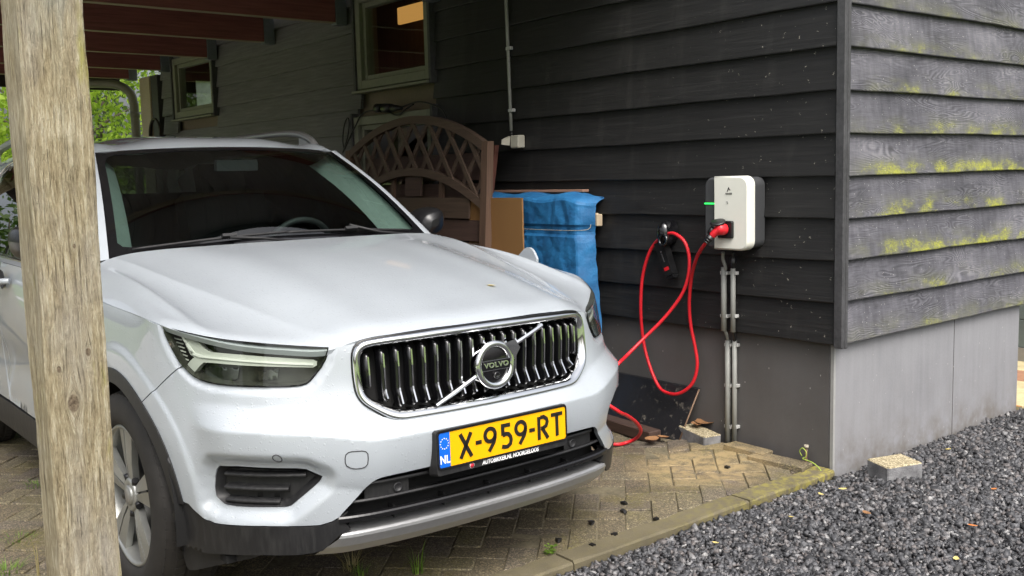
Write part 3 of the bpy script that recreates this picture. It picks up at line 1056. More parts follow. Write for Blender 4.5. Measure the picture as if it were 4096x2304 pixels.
post(*POST_C)
post(-3.4, POST_C[1]); post(-7.9, POST_C[1])
MB().bbox((-8.4, POST_C[1] - 0.07, 2.44), (1.05, POST_C[1] + 0.07, 2.559), 0.004).build('edge_beam', M['post'], carport)
jx = [-3.40 - 1.222 * k for k in range(0, 4)] + [-8.05, -2.18, -0.96]
for x in jx:
    MB().bbox((x - 0.035, -1.70, 2.56), (x + 0.035, 1.86, 2.76), 0.003).build('joist', M['joist'], carport)
    hb = MB().bbox((x - 0.041, 1.862, 2.545), (x + 0.041, 1.952, 2.755), 0.002)
    hb.build('joist_hanger', M['hanger'], carport)
nb_ = 27
for k in range(nb_):
    y = -1.75 + 3.70 * k / nb_
    MB().bbox((-8.45, y + 0.002, 2.762), (ROOF_X1, y + 3.70 / nb_ - 0.002, 2.785)).build('roof_board', M['deck'], carport)
MB().bbox((-8.50, -1.75, 2.47), (-8.452, 1.90, 2.80), 0.003).build('rear_fascia', M['fascia'], carport)
MB().bbox((ROOF_X1 + 0.002, -1.75, 2.60), (ROOF_X1 + 0.04, 1.93, 2.83), 0.003).build('front_fascia', M['fascia'], carport)
MB().bbox((-8.5, -1.75, 2.787), (ROOF_X1, 1.95, 2.81)).build('roof_felt', plain('roof felt', (0.04, 0.04, 0.042), 0.9), carport)


# ================================================================== TREES AND SHRUBS
def leaf_cloud(centres, radii, n, size, name, mat, parent, squash=0.8):
    pts = []
    cs = np.array(centres); rs = np.array(radii)
    w = rs ** 2 / (rs ** 2).sum()
    idx = rng.choice(len(cs), n, p=w)
    d = rng.standard_normal((n, 3)); d /= np.linalg.norm(d, axis=1, keepdims=True)
    rad = rs[idx] * (0.45 + 0.6 * rng.random(n) ** 0.6)
    P = cs[idx] + d * rad[:, None] * np.array([1, 1, squash])
    u = rng.standard_normal((n, 3)); u /= np.linalg.norm(u, axis=1, keepdims=True)
    v = np.cross(u, d + 0.5 * rng.standard_normal((n, 3))); v /= np.linalg.norm(v, axis=1, keepdims=True)
    s = size * (0.6 + 0.8 * rng.random(n))[:, None]
    A = P - u * s; Bm = P + v * s * 0.55; Cc = P + u * s * 1.1; Dd = P - v * s * 0.55
    V = np.stack([A, Bm, Cc, Dd], 1).reshape(-1, 3)
    me = bpy.data.meshes.new(name)
    me.vertices.add(n * 4); me.vertices.foreach_set('co', V.reshape(-1).astype(np.float32))
    me.loops.add(n * 4); me.loops.foreach_set('vertex_index', np.arange(n * 4, dtype=np.int32))
    me.polygons.add(n); me.polygons.foreach_set('loop_start', (np.arange(n) * 4).astype(np.int32))
    me.update(calc_edges=True)
    at_ = me.attributes.new('tone', 'FLOAT', 'FACE')
    at_.data.foreach_set('value', rng.random(n).astype(np.float32))
    return link(name, me, mat, parent)


M['leaf_a'] = mat_leaf('fresh green leaves', (0.20, 0.32, 0.03), (0.40, 0.54, 0.06), 0.6)
M['leaf_b'] = mat_leaf('mid green leaves', (0.04, 0.085, 0.012), (0.10, 0.17, 0.025), 0.5)
M['bark'] = plain('grey brown bark', (0.10, 0.08, 0.06), 0.9, 0, 0.4, 30, 0.6)


def tree(x, y, h, spread, n, label, mat, size=0.075, group='trees behind the carport', seed=0, low=0.25):
    r = random.Random(seed)
    t = thing('tree', label, 'tree', (x, y, -0.06), group)
    b = MB()
    base = [(x, y, -0.08), (x + r.uniform(-.1, .1), y + r.uniform(-.1, .1), h * 0.25), (x + r.uniform(-.2, .2), y + r.uniform(-.2, .2), h * 0.55), (x + r.uniform(-.3, .3), y + r.uniform(-.3, .3), h * 0.85)]
    pth = catmull(base, 5)
    b.tube(pth, [0.028 * h * (1 - 0.85 * i / (len(pth) - 1)) for i in range(len(pth))], 9)
    cs, rs = [], []
    for k in range(13):
        f = low + (0.95 - low) * (k + 0.5) / 13
        a = k * 2.4 + r.uniform(-.4, .4)
        rr = spread * math.sin(PI * (0.18 + 0.78 * (f - low) / (1 - low))) * r.uniform(0.55, 1.0)
        e = Vector((x + rr * math.cos(a), y + rr * math.sin(a), h * f + r.uniform(0.0, 0.3)))
        s0 = Vector(pth[int(min(f * 0.85, 0.9) * (len(pth) - 1))])
        md = (s0 + e) / 2 + Vector((0, 0, 0.12 * h * 0.3))
        lp = catmull([s0, md, e], 4)
        b.tube(lp, [0.010 * h * (1 - 0.8 * i / (len(lp) - 1)) for i in range(len(lp))], 6)
        cs.append(e); rs.append(spread * r.uniform(0.30, 0.48))
        cs.append(md); rs.append(spread * 0.30)
    b.build('trunk', M['bark'], t)
    leaf_cloud([tuple(c) for c in cs], rs, n, size, 'crown', mat, t)
    return t


tree(-17.0, 3.4, 5.4, 2.4, 9500, 'fresh green tree just past the drainpipe behind the barn', M['leaf_a'], 0.060, None, 1, 0.12)
tree(-19.5, -0.2, 5.6, 2.6, 9500, 'rounded light green tree seen beyond the car roof', M['leaf_a'], 0.060, None, 2, 0.12)
tree(-25.0, 6.6, 6.0, 2.8, 4500, 'taller tree rising behind the fresh green one', M['leaf_b'], 0.085, None, 3, 0.15)
tree(-22.0, -5.0, 6.0, 3.0, 4500, 'broad green tree standing far down the lawn', M['leaf_b'], 0.085, None, 4, 0.12)
# garden on the open side (seen only in reflections)
for k, (x, y, h, s) in enumerate(((-9.0, -24.0, 4.5, 2.6), (2.0, -27.0, 4.5, 3.0), (24.0, -12.0, 5.0, 2.8), (27.0, 3.0, 5.0, 2.9))):
    tree(x, y, h, s, 2400, ('garden tree on the lawn across from the barn wall', 'low garden tree across the lawn from the bonnet', 'spreading tree past the end of the gravel drive', 'garden tree standing opposite the barn end wall')[k], M['leaf_b'], 0.17, None, 20 + k, 0.15)
# something pale and green-grey stands past the right-hand end of the barn
shed = thing('shed', 'grey green boarded shed past the end of the plinth wall', 'shed', (-0.5, 5.6, 0))
for k in range(11):
    MB().bbox((-3.0, 5.20 + 0.0, 0.10 + 0.2 * k), (1.20, 5.225 + 0.002 * (k % 2), 0.296 + 0.2 * k), 0.003).build('plank', plain('grey green plank %d' % k, (0.13, 0.165, 0.165), 0.6), shed)
MB().bbox((-3.0, 5.23, 0.0), (1.19, 6.8, 2.3)).build('shed_body', plain('grey green shed body', (0.13, 0.165, 0.165), 0.7), shed)
MB().bbox((-3.05, 5.19, 0.0), (1.22, 5.24, 0.098)).build('shed_sill', plain('grey sill beam', (0.25, 0.24, 0.22), 0.7), shed)
path = thing('path', 'x', 'x')
bpy.data.objects.remove(path)
for k, (yy, c_) in enumerate(((3.86, 0), (4.20, 0), (4.54, 1), (4.88, 0))):
    sl = MB().bbox((-2.2, yy, -0.06), (0.83, yy + 0.33, 0.004), 0.004).build('path_slab', [plain('pale yellow slab', (0.52, 0.44, 0.25), 0.8, 0, 0.25, 50), plain('red brown slab', (0.33, 0.17, 0.10), 0.8, 0, 0.25, 50)][c_])
    sl['kind'] = 'structure'

# ================================================================== CAR
def car_paint():
    t = NT('pale silver white car paint')
    p = t.pos()
    fl = t.vor(p, 2600, out='Color')
    fs = t.math('MULTIPLY_ADD', t.sep(fl)[0], 0.06, -0.03)
    d = t.noise(p, 5, 3)
    col = t.ramp(t.math('ADD', t.math('MULTIPLY', d, 0.5), t.math('ADD', fs, 0.25)), [(0.3, (0.375, 0.408, 0.440)), (0.7, (0.425, 0.460, 0.492))])
    # rain: beads where the roof does not reach
    X, Y, Z = t.sep(p)
    wet = t.ramp(t.math('MULTIPLY_ADD', X, 0.6, 0.45), [(0.12, 0.0), (0.55, 1.0)])
    v1 = t.vor(p, 95); v2 = t.vor(p, 210)
    sel1 = t.math('GREATER_THAN', t.sep(t.vor(p, 95, out='Color'))[1], 0.72)
    sel2 = t.math('GREATER_THAN', t.sep(t.vor(p, 210, out='Color'))[1], 0.70)
    d1 = t.math('MULTIPLY', t.ramp(v1, [(0.0, 1.0), (0.27, 0.75), (0.34, 0.0)]), sel1)
    d2 = t.math('MULTIPLY', t.ramp(v2, [(0.0, 0.6), (0.30, 0.4), (0.38, 0.0)]), sel2)
    nz = t.sep(t.node('ShaderNodeNewGeometry').outputs['Normal'])[2]
    h = t.math('MULTIPLY', t.math('MULTIPLY', t.math('MAXIMUM', d1, d2), wet), t.ramp(nz, [(0.3, 0.45), (0.85, 1.0)]))
    nrm = t.bump(h, 0.42, 0.003)
    return t.done(t.pbr(col, 0.45, 0.15, nrm, Coat_Weight=1.0, Coat_Roughness=0.03, Coat_Normal=nrm))


def clear_cover(name, tint, ior=1.5, rough=0.01, k=1.0, f0=0.0):
    t = NT(name)
    bf = t.node('ShaderNodeNewGeometry').outputs['Backfacing']
    fr = t.node('ShaderNodeFresnel', ins={'IOR': t.math('MULTIPLY_ADD', bf, 1 / ior - ior, ior)})
    tr = t.node('ShaderNodeBsdfTransparent', ins={'Color': tint})
    gl = t.node('ShaderNodeBsdfGlossy', ins={'Roughness': rough})
    mx = t.node('ShaderNodeMixShader')
    t.l.new(t.math('MULTIPLY_ADD', fr.outputs[0], k, f0, clamp=True), mx.inputs[0]); t.l.new(tr.outputs[0], mx.inputs[1]); t.l.new(gl.outputs[0], mx.inputs[2])
    return t.done(mx.outputs[0])


def trim_plastic():
    t = NT('grained black plastic')
    p = t.pos()
    n = t.noise(p, 500, 2)
    st = t.noise(t.scaled(p, (70, 70, 9)), 1.0, 4, 0.65)
    col = t.ramp(st, [(0.45, (0.014, 0.014, 0.015)), (0.8, (0.032, 0.0315, 0.031))])
    return t.done(t.pbr(col, t.math('MULTIPLY_ADD', st, 0.3, 0.32), 0, t.bump(n, 0.12, 0.001)))


M['paint'] = car_paint()
M['blkm'] = plain('matt black rubber', (0.010, 0.010, 0.011), 0.6)
M['plastic'] = trim_plastic()
M['wetp'] = plain('wet black plastic', (0.010, 0.010, 0.011), 0.30)
M['gloss'] = plain('gloss black', (0.006, 0.006, 0.007), 0.12, 0, 0.05, 20, 0, Coat_Weight=0.6)
M['void'] = plain('unlit black', (0.004, 0.004, 0.004), 0.9)
M['chrome'] = plain('chrome', (0.78, 0.79, 0.80), 0.06, 1.0, 0.02, 20)
M['satin'] = plain('satin silver', (0.50, 0.505, 0.51), 0.34, 0.75, 0.06, 60)
M['rim'] = plain('machined rim silver', (0.36, 0.365, 0.345), 0.34, 0.6, 0.06, 40)
M['rimdark'] = plain('dark rim pocket', (0.012, 0.012, 0.013), 0.35)
M['tyre'] = plain('dusty tyre rubber', (0.020, 0.018, 0.016), 0.75, 0, 0.35, 30, 0.2)
M['cover'] = clear_cover('headlight cover', (0.86, 0.89, 0.85), 1.6)
M['screen'] = clear_cover('windscreen glass', (0.46, 0.55, 0.52), 1.52, 0.01, 1.8, 0.0)
M['sidegl'] = clear_cover('tinted side glass', (0.16, 0.18, 0.17), 1.6, 0.01, 1.2, 0.03)
M['drl'] = plain('milky light guide', (0.50, 0.52, 0.48), 0.25, 0, 0.05, 40, 0, Coat_Weight=0.5)
M['drlw'] = plain('white light guide', (0.74, 0.76, 0.72), 0.25, 0, 0.03, 40, 0, Coat_Weight=0.8)
M['lampin'] = plain('lamp housing', (0.070, 0.073, 0.060), 0.22, 0.4, 0.5, 25)
M['smoke'] = plain('smoked reflector', (0.16, 0.17, 0.15), 0.12, 0.9, 0.5, 30)
M['lampgrey'] = plain('lamp shroud grey', (0.11, 0.11, 0.115), 0.35, 0.2)
M['interior'] = plain('charcoal cabin trim', (0.040, 0.040, 0.043), 0.7)
M['trimlight'] = plain('light pillar trim', (0.36, 0.41, 0.38), 0.75)
M['plate'] = plain('yellow plate', (0.86, 0.42, 0.0), 0.35, 0, 0.04, 30)
M['euro'] = plain('blue band', (0.005, 0.12, 0.60), 0.35)
M['ink'] = plain('black lettering', (0.012, 0.011, 0.010), 0.4)
M['white'] = plain('white print', (0.85, 0.85, 0.85), 0.5)
M['redp'] = plain('red print', (0.55, 0.03, 0.05), 0.5)

car = thing('car', 'pale silver white SUV with chrome ribbed grille and yellow number plate under the carport', 'car', (-1.3, 0, 0))


# ---------------------------------------------------------------- spline surfaces
def nat_m(t, Y):
    """second derivatives of the natural cubic spline through (t, Y)"""
    n = len(t)
    h = np.diff(t)
    A = np.zeros((n, n)); R = np.zeros((n,) + Y.shape[1:])
    A[0, 0] = A[-1, -1] = 1
    for i in range(1, n - 1):
        A[i, i - 1] = h[i - 1]; A[i, i] = 2 * (h[i - 1] + h[i]); A[i, i + 1] = h[i]
        R[i] = 6 * ((Y[i + 1] - Y[i]) / h[i] - (Y[i] - Y[i - 1]) / h[i - 1])
    return np.linalg.solve(A, R.reshape(n, -1)).reshape(R.shape)


def nat_w(t, q):
    """interval index and weights for evaluating"""
    i = np.clip(np.searchsorted(t, q) - 1, 0, len(t) - 2)
    h = t[i + 1] - t[i]
    a = (t[i + 1] - q) / h; b = 1 - a
    return i, a, b, (a ** 3 - a) * h * h / 6, (b ** 3 - b) * h * h / 6


class Net:
    """tensor spline through a control net C[a, b, 3] with parameters ta, tb"""

    def __init__(self, ta, tb, C):
        self.ta, self.tb, self.C = np.array(ta, float), np.array(tb, float), np.array(C, float)
        self.Mb = np.array([nat_m(self.tb, row) for row in self.C])

    def __call__(self, a, b):
        a = np.atleast_1d(np.asarray(a, float)); b = np.atleast_1d(np.asarray(b, float))
        i, wa, wb, ca, cb = nat_w(self.tb, b)
        rows = wa[None, :, None] * self.C[:, i] + wb[None, :, None] * self.C[:, i + 1] + ca[None, :, None] * self.Mb[:, i] + cb[None, :, None] * self.Mb[:, i + 1]
        Ma = nat_m(self.ta, rows)
        j, wa, wb, ca, cb = nat_w(self.ta, a)
        k = np.arange(len(a))
        return wa[:, None] * rows[j, k] + wb[:, None] * rows[j + 1, k] + ca[:, None] * Ma[j, k] + cb[:, None] * Ma[j + 1, k]


# body side and fascia: plan sections at several heights
ZL = [0.20, 0.34, 0.45, 0.58, 0.66, 0.74, 0.82, 0.90, 0.98, 1.06, 1.14]
FY = [0.0, 0.20, 0.36, 0.46, 0.53, 0.60, 0.68, 0.76, 0.83, 0.88]
FX = [[.838, .834, .821, .805, .786, .748, .688, .603, .495, .378],
      [.862, .858, .845, .830, .812, .775, .715, .630, .520, .400],
      [.878, .874, .862, .847, .822, .785, .728, .648, .545, .425],
      [.878, .874, .862, .842, .815, .778, .720, .640, .540, .425],
      [.866, .861, .846, .822, .796, .758, .700, .620, .520, .410],
      [.856, .850, .829, .797, .770, .732, .674, .595, .496, .392],
      [.850, .843, .819, .785, .756, .714, .652, .573, .475, .375],
      [.842, .835, .807, .775, .748, .700, .634, .552, .454, .358],
      [.820, .813, .785, .752, .722, .676, .610, .528, .430, .335],
      [.79, .783, .755, .722, .692, .646, .580, .498, .400, .305],
      [.76, .753, .725, .692, .662, .616, .550, .468, .370, .275]]
SX = [0.2, -0.1, -0.6, -1.3, -2.2, -2.75, -3.1]
SY = [[.903, .905, .888, .88, .885, .90, .885],
      [.915, .918, .905, .90, .905, .92, .90],
      [.922, .925, .905, .90, .905, .928, .905],
      [.926, .930, .908, .905, .910, .930, .905],
      [.926, .930, .912, .910, .915, .930, .900],
      [.922, .928, .918, .915, .920, .925, .895],
      [.915, .922, .922, .920, .922, .920, .890],
      [.905, .912, .920, .922, .922, .918, .885],
      [.889, .896, .905, .915, .915, .910, .870],
      [.848, .858, .872, .885, .885, .875, .840],
      [.79, .80, .82, .835, .835, .82, .79]]
half = []
for k, z in enumerate(ZL):
    row = [(x, y, z) for x, y in zip(FX[k], FY)] + [(x, y, z) for x, y in zip(SX, SY[k])]
    e = SY[k][-1]
    lean = -0.10 * max(0, z - 0.7)
    row += [(-3.33 + lean * -1, e * 0.93, z), (-3.46 - lean, e * 0.76, z), (-3.52 - lean, e * 0.42, z), (-3.535 - lean, 0.0, z)]
    half.append(row)
half = np.array(half)
mid = half[3]
ds_ = np.r_[0, np.cumsum(np.linalg.norm(np.diff(mid[:, :2], axis=0), axis=1))]
full_s = np.r_[-ds_[::-1], ds_[1:]]
full = np.concatenate([half[:, ::-1] * np.array([1, -1, 1]), half[:, 1:]], 1)
BASE = Net(ZL, full_s, full)
ARCHF, ARCHR, WZ = 0.0, -2.702, 0.345


def sstep(x, a, b):
    t_ = np.clip((x - a) / (b - a), 0, 1); return t_ * t_ * (3 - 2 * t_)


RIDGE = [(0.0, .604), (3.0, .604)]          # refined after tracing
VENT = None
HLP = None


def poly_sd(poly, s, z):
    """distance outside a polygon (0 inside)"""
    P = np.array(poly); Q = np.roll(P, -1, 0)
    pts = np.stack([s, z], 1)
    best = np.full(len(s), 9.0)
    inside = np.zeros(len(s), bool)
    for a, b in zip(P, Q):
        e = b - a; w = pts - a
        t_ = np.clip((w @ e) / max(e @ e, 1e-12), 0, 1)
        best = np.minimum(best, np.linalg.norm(w - t_[:, None] * e, axis=1))
        c = ((a[1] > pts[:, 1]) != (b[1] > pts[:, 1]))
        with np.errstate(divide='ignore', invalid='ignore'):
            xi = (b[0] - a[0]) * (pts[:, 1] - a[1]) / (b[1] - a[1]) + a[0]
        inside ^= c & (pts[:, 0] < xi)
    return np.where(inside, 0.0, best)


def bump_amount(s, z, P):
    """relief of the bumper and arches, metres outwards"""
    a = np.abs(s)
    zr = np.interp(a, [r[0] for r in RIDGE], [r[1] for r in RIDGE])
    fade = 1 - sstep(a, 0.86, 1.03)
    up = np.clip(1 - (z - zr) / 0.068, 0, 1); dn = np.clip(1 - (zr - z) / 0.16, 0, 1)
    tri = np.where(z > zr, up ** 1.25, dn ** 0.8)
    d = 0.035 * tri * fade
    # hollow under the lamp
    # flares
    for ax in (ARCHF, ARCHR):
        r = np.hypot(P[:, 0] - ax, P[:, 2] - WZ)
        d = d + 0.007 * (1 - sstep(r, 0.505, 0.520)) * (P[:, 2] > 0.2) * (np.abs(P[:, 1]) > 0.75)
    if VENT is not None:
        sd = poly_sd(VENT, -a, z)
        d = d - 0.030 * (1 - sstep(sd, 0.004, 0.050))
    if HLP is not None:
        sd = poly_sd(HLP, -a, z)
        d = d - 0.009 * (1 - sstep(sd, 0.012, 0.020)) * (sd > 0)
    # door swage: hollow low on the doors
    side = sstep(-P[:, 0], 0.65, 0.9) * (1 - sstep(-P[:, 0], 2.1, 2.4))
    d = d - 0.020 * side * np.exp(-((z - 0.60) / 0.10) ** 2)
    return d


def body(s, z, off=0.0, relief=True):
    s = np.atleast_1d(np.asarray(s, float)); z = np.atleast_1d(np.asarray(z, float))
    P = BASE(z, s)
    e = 1e-3
    T = BASE(z, s + e) - BASE(z, s - e)
    N = np.stack([T[:, 1], -T[:, 0], np.zeros(len(s))], 1)
    N /= np.linalg.norm(N, axis=1, keepdims=True)
    d = off + (bump_amount(s, z, P) if relief else 0.0)
    return P + N * np.reshape(d, (-1, 1)) * np.ones((len(s), 1))


# coarse lookup for tracing photo outlines onto the body
_ss, _zz = np.meshgrid(np.linspace(-3.0, 1.4, 300), np.linspace(0.22, 1.12, 100))
_gp = body(_ss.ravel(), _zz.ravel(), relief=False)


def _px(P):
    q = P - CAM
    w = q @ AX_F
    return np.stack([2048 + F_PX * (q @ AX_R) / w, 1152 + F_PX * (q @ AX_D) / w], 1)


_gpx = _px(_gp)
_tn = body(_ss.ravel() + 1e-3, _zz.ravel(), relief=False) - _gp
_nn = np.stack([_tn[:, 1], -_tn[:, 0], 0 * _tn[:, 0]], 1)
_front = ((CAM - _gp) * _nn).sum(1) > 0
_gsel = np.where(_front)[0]


def trace(pts, off=0.0, relief=False):
    out = []
    for (px, py) in pts:
        k = _gsel[np.argmin(((_gpx[_gsel] - (px, py)) ** 2).sum(1))]
        u = np.array([_ss.ravel()[k], _zz.ravel()[k]])
        for _ in range(12):
            h = 1e-4
            Q = _px(body([u[0], u[0] + h, u[0]], [u[1], u[1], u[1] + h], off, relief))
            J = np.stack([(Q[1] - Q[0]) / h, (Q[2] - Q[0]) / h], 1)
            r = np.array([px, py]) - Q[0]
            try:
                st = np.linalg.solve(J, r)
            except np.linalg.LinAlgError:
                break
            st = np.clip(st, -0.05, 0.05)
            u = u + st
            if abs(r).max() < 0.05: break
        out.append((float(u[0]), float(u[1])))
    return out


def s_at_y(y, z):
    """s of the point of the front fascia at lateral position y (right side negative)"""
    q = np.linspace(0, 1.3, 400)
    P = body(q, np.full(400, z), relief=False)
    return math.copysign(float(np.interp(abs(y), P[:, 1], q)), y)


def s_at_x(x, z, side=-1):
    q = np.linspace(0.55, 5.2, 1500)
    P = body(q, np.full(1500, z), relief=False)
    return side * float(np.interp(-x, -P[:, 0], q))


# ---------------------------------------------------------------- trimmed panels
def inset(poly, g):
    n = len(poly)
    P = np.array(poly)
    ar = 0.5 * np.sum(P[:, 0] * np.roll(P[:, 1], -1) - np.roll(P[:, 0], -1) * P[:, 1])
    sg = 1 if ar > 0 else -1
    out = []
    for i in range(n):
        a, b, c = P[i - 1], P[i], P[(i + 1) % n]
        e1, e2 = b - a, c - b
        l1, l2 = np.linalg.norm(e1), np.linalg.norm(e2)
        if l1 < 1e-9 or l2 < 1e-9: out.append(tuple(b)); continue
        n1 = np.array([-e1[1], e1[0]]) / l1; n2 = np.array([-e2[1], e2[0]]) / l2
        v = n1 + n2; L_ = np.linalg.norm(v)
        v = v / L_ if L_ > 1e-6 else n1
        k = 1 / max(0.4, v @ n1)
        out.append(tuple(b + sg * v * g * k))
    return out


def dense(poly, step, closed=True):
    out = []
    n = len(poly)
    for i in range(n if closed else n - 1):
        a, b = np.array(poly[i]), np.array(poly[(i + 1) % n])
        k = max(1, int(math.ceil(np.linalg.norm(b - a) / step)))
        for j in range(k): out.append(tuple(a + (b - a) * j / k))
    if not closed: out.append(tuple(poly[-1]))
    return out


def smooth_poly(pts, n=4):
    return [tuple(p) for p in catmull([np.array(p) for p in pts], n)]


def pip(poly, pts):
    P = np.array(poly); Q = np.roll(P, -1, 0)
    ins = np.zeros(len(pts), bool)
    for a, b in zip(P, Q):
        if a[1] == b[1]: continue
        c = ((a[1] > pts[:, 1]) != (b[1] > pts[:, 1]))
        xi = (b[0] - a[0]) * (pts[:, 1] - a[1]) / (b[1] - a[1]) + a[0]
        ins ^= c & (pts[:, 0] < xi)
    return ins


def near_poly(poly, pts, d):
    P = np.array(poly); Q = np.roll(P, -1, 0)
    m_ = np.zeros(len(pts), bool)
    for a, b in zip(P, Q):
        e = b - a; w = pts - a
        t_ = np.clip((w @ e) / max(e @ e, 1e-12), 0, 1)
        m_ |= ((w - t_[:, None] * e) ** 2).sum(1) < d * d
    return m_


def panel(name, fn, outer, mat, parent, step=0.015, holes=(), rim=0.014, gap_=0.0018, flip=False, fine=None, rimfn=None):
    """trimmed surface patch: fn(u, v) -> points; outer/holes are closed loops in (u, v), metres"""
    loops = [dense(inset(outer, gap_), step * 0.8)] + [dense(inset(h, -gap_), step * 0.8) for h in holes]
    O = np.array(loops[0])
    lo, hi = O.min(0), O.max(0)
    gx = np.arange(lo[0] + step * 0.5, hi[0], step); gy = np.arange(lo[1] + step * 0.43, hi[1], step * 0.87)
    G = np.array([(x + (0.5 * step if j % 2 else 0), y) for j, y in enumerate(gy) for x in gx])
    keep = pip(loops[0], G)
    for h in loops[1:]: keep &= ~pip(h, G)
    G = G[keep]
    if len(G):
        ok = np.ones(len(G), bool)
        for lp in loops: ok &= ~near_poly(lp, G, step * 0.42)
        G = G[ok]
    if fine is not None and len(fine):
        Fp = np.array(fine)
        kp = pip(loops[0], Fp)
        for h in loops[1:]: kp &= ~pip(h, Fp)
        for lp in loops: kp &= ~near_poly(lp, Fp, step * 0.2)
        Fp = Fp[kp]
        if len(Fp) and len(G):
            d2 = ((G[:, None, :] - Fp[None, :, :]) ** 2).sum(2).min(1)
            G = G[d2 > (step * 0.35) ** 2]
        G = np.vstack([G, Fp]) if len(G) else Fp
    verts, edges = [], []
    for lp in loops:
        o = len(verts)
        verts += [Vector(p) for p in lp]
        edges += [(o + i, o + (i + 1) % len(lp)) for i in range(len(lp))]
    verts += [Vector(p) for p in G]
    V, E, F, *_ = delaunay_2d_cdt(verts, edges, [], 0, 1e-7)
    V = np.array([(v.x, v.y) for v in V])
    F = np.array([f for f in F if len(f) == 3])
    c = V[F].mean(1)
    k = pip(loops[0], c)
    for h in loops[1:]: k &= ~pip(h, c)
    F = F[k]
    P = fn(V[:, 0], V[:, 1])
    if flip: F = F[:, ::-1]
    mb = MB()
    mb.add(P, [tuple(int(i) for i in f) for f in F], 0, True)
    if rim:
        e = 1e-3
        for lp in loops:
            L_ = np.array(lp)
            A = fn(L_[:, 0], L_[:, 1])
            du = fn(L_[:, 0] + e, L_[:, 1]) - A; dv = fn(L_[:, 0], L_[:, 1] + e) - A
            N = np.cross(du, dv); N /= np.linalg.norm(N, axis=1, keepdims=True)
            if flip: N = -N
            B = A - N * rim
            n = len(L_)
            mb.add(np.vstack([A, B]), [(i, (i + 1) % n, n + (i + 1) % n, n + i) for i in range(n)], 0, False)
    return mb.build(name, mat, parent, recalc=False)


def mirror_obj(o, parent=None):
    me = o.data.copy()
    n = len(me.vertices)
    co = np.empty(n * 3, np.float32); me.vertices.foreach_get('co', co)
    co = co.reshape(-1, 3); co[:, 1] *= -1
    me.vertices.foreach_set('co', co.ravel())
    me.flip_normals()
    me.update()
    mats = [mm for mm in me.materials]
    r = bpy.data.objects.new(o.name.split('.')[0], me)
    COL.objects.link(r)
    p = parent or o.parent
    r.parent = p; r.matrix_parent_inverse = parent_matrix(p).inverted()
    return r


def both(o):
    return o, mirror_obj(o)


r4 = lambda x, y: (600 + x / 3.22, 1250 + y / 3.22)
r6 = lambda x, y: (1280 + x / 2.634, 1700 + y / 2.634)
r6b = lambda x, y: (x / 1.603, 1400 + y / 1.603)
rz2 = lambda x, y: (400 + x / 2.3418, 900 + y / 2.3418)

# --- outlines read off the photograph, laid on the body surface (s, z)
HL_TOP = trace([r4(*p) for p in ((145, 160), (300, 205), (500, 255), (700, 297), (900, 330), (1200, 367), (1500, 395), (1800, 415), (2100, 432), (2310, 442))])
HL_IN = trace([r4(*p) for p in ((2300, 500), (2262, 610), (2200, 720), (2120, 820), (2060, 890), (2010, 928), (1930, 950))])
HL_BOT = trace([r4(*p) for p in ((1800, 962), (1500, 967), (1200, 960), (1000, 950), (850, 932), (740, 911), (640, 880), (560, 840), (480, 775), (400, 690))])
HL_OUT = trace([r4(*p) for p in ((375, 660), (330, 590), (270, 480), (215, 370), (170, 270))])
HL = HL_TOP + HL_IN + HL_BOT + HL_OUT
VENT_L = trace([r6b(*p) for p in ((1375, 760), (1500, 758), (1900, 772), (1960, 778), (2062, 825), (2050, 855), (1850, 1018), (1820, 1026), (1480, 1022), (1400, 1008), (1345, 960), (1335, 900), (1340, 830), (1352, 785))])
rd = trace([r6b(*p) for p in ((727 * 1.603, 465), (1480, 505), (1800, 520))] + [r6(*p) for p in ((0, 75), (150, 85), (300, 110), (430, 138), (550, 140), (700, 115), (900, 75), (1200, 20))])
rd = sorted((-a, b) for a, b in rd)
_q = np.arange(0, 1.2, 0.01)
_z = np.interp(_q, [0.0] + [r[0] for r in rd], [rd[0][1]] + [r[1] for r in rd])
_zp = np.pad(_z, 20, mode='reflect')
_kern = np.exp(-(np.arange(-20, 21) / 6.0) ** 2); _kern /= _kern.sum()
_z = np.convolve(_zp, _kern, 'valid')
RIDGE = [(float(a), float(b)) for a, b in zip(_q, _z)] + [(3.0, float(_z[-1]))]
VENT = VENT_L
HLP = HL
LOWB = trace([r6b(*p) for p in ((1120, 945), (1180, 968), (1220, 985), (1250, 1020), (1330, 1090), (1380, 1112), (1450, 1122), (1700, 1131), (2050, 1126), (2130, 1102), (2200, 1062), (2225, 1042))])
LG_C = s_at_y(-0.547, 0.391); LG_T = s_at_y(-0.452, 0.490)

seam = trace([(716.5, 1478), (650, 1530), (585, 1588)])
# hood side shut line continued to the windscreen corner
shut = trace([rz2(*p) for p in ((575, 938), (440, 882), (300, 825), (180, 782), (55, 735))])
shut += [(s_at_x(-0.40, 1.010), 1.010), (s_at_x(-0.62, 1.026), 1.026)]


def arch_pts(cx, r, a0, a1, n):
    """points round a wheel arch in (s, z), right side; angle from +x"""
    o = []
    for k in range(n + 1):
        a = a0 + (a1 - a0) * k / n
        x, z = cx + r * math.cos(a), WZ + r * math.sin(a)
        o.append((s_at_x(x, z), z))
    return o


R_ARCH = 0.440
seam_ang = math.atan2(0.30, 0.33)
A_seam = math.radians(56)
A_low = math.radians(16)
ZB = LOWB[0][1]
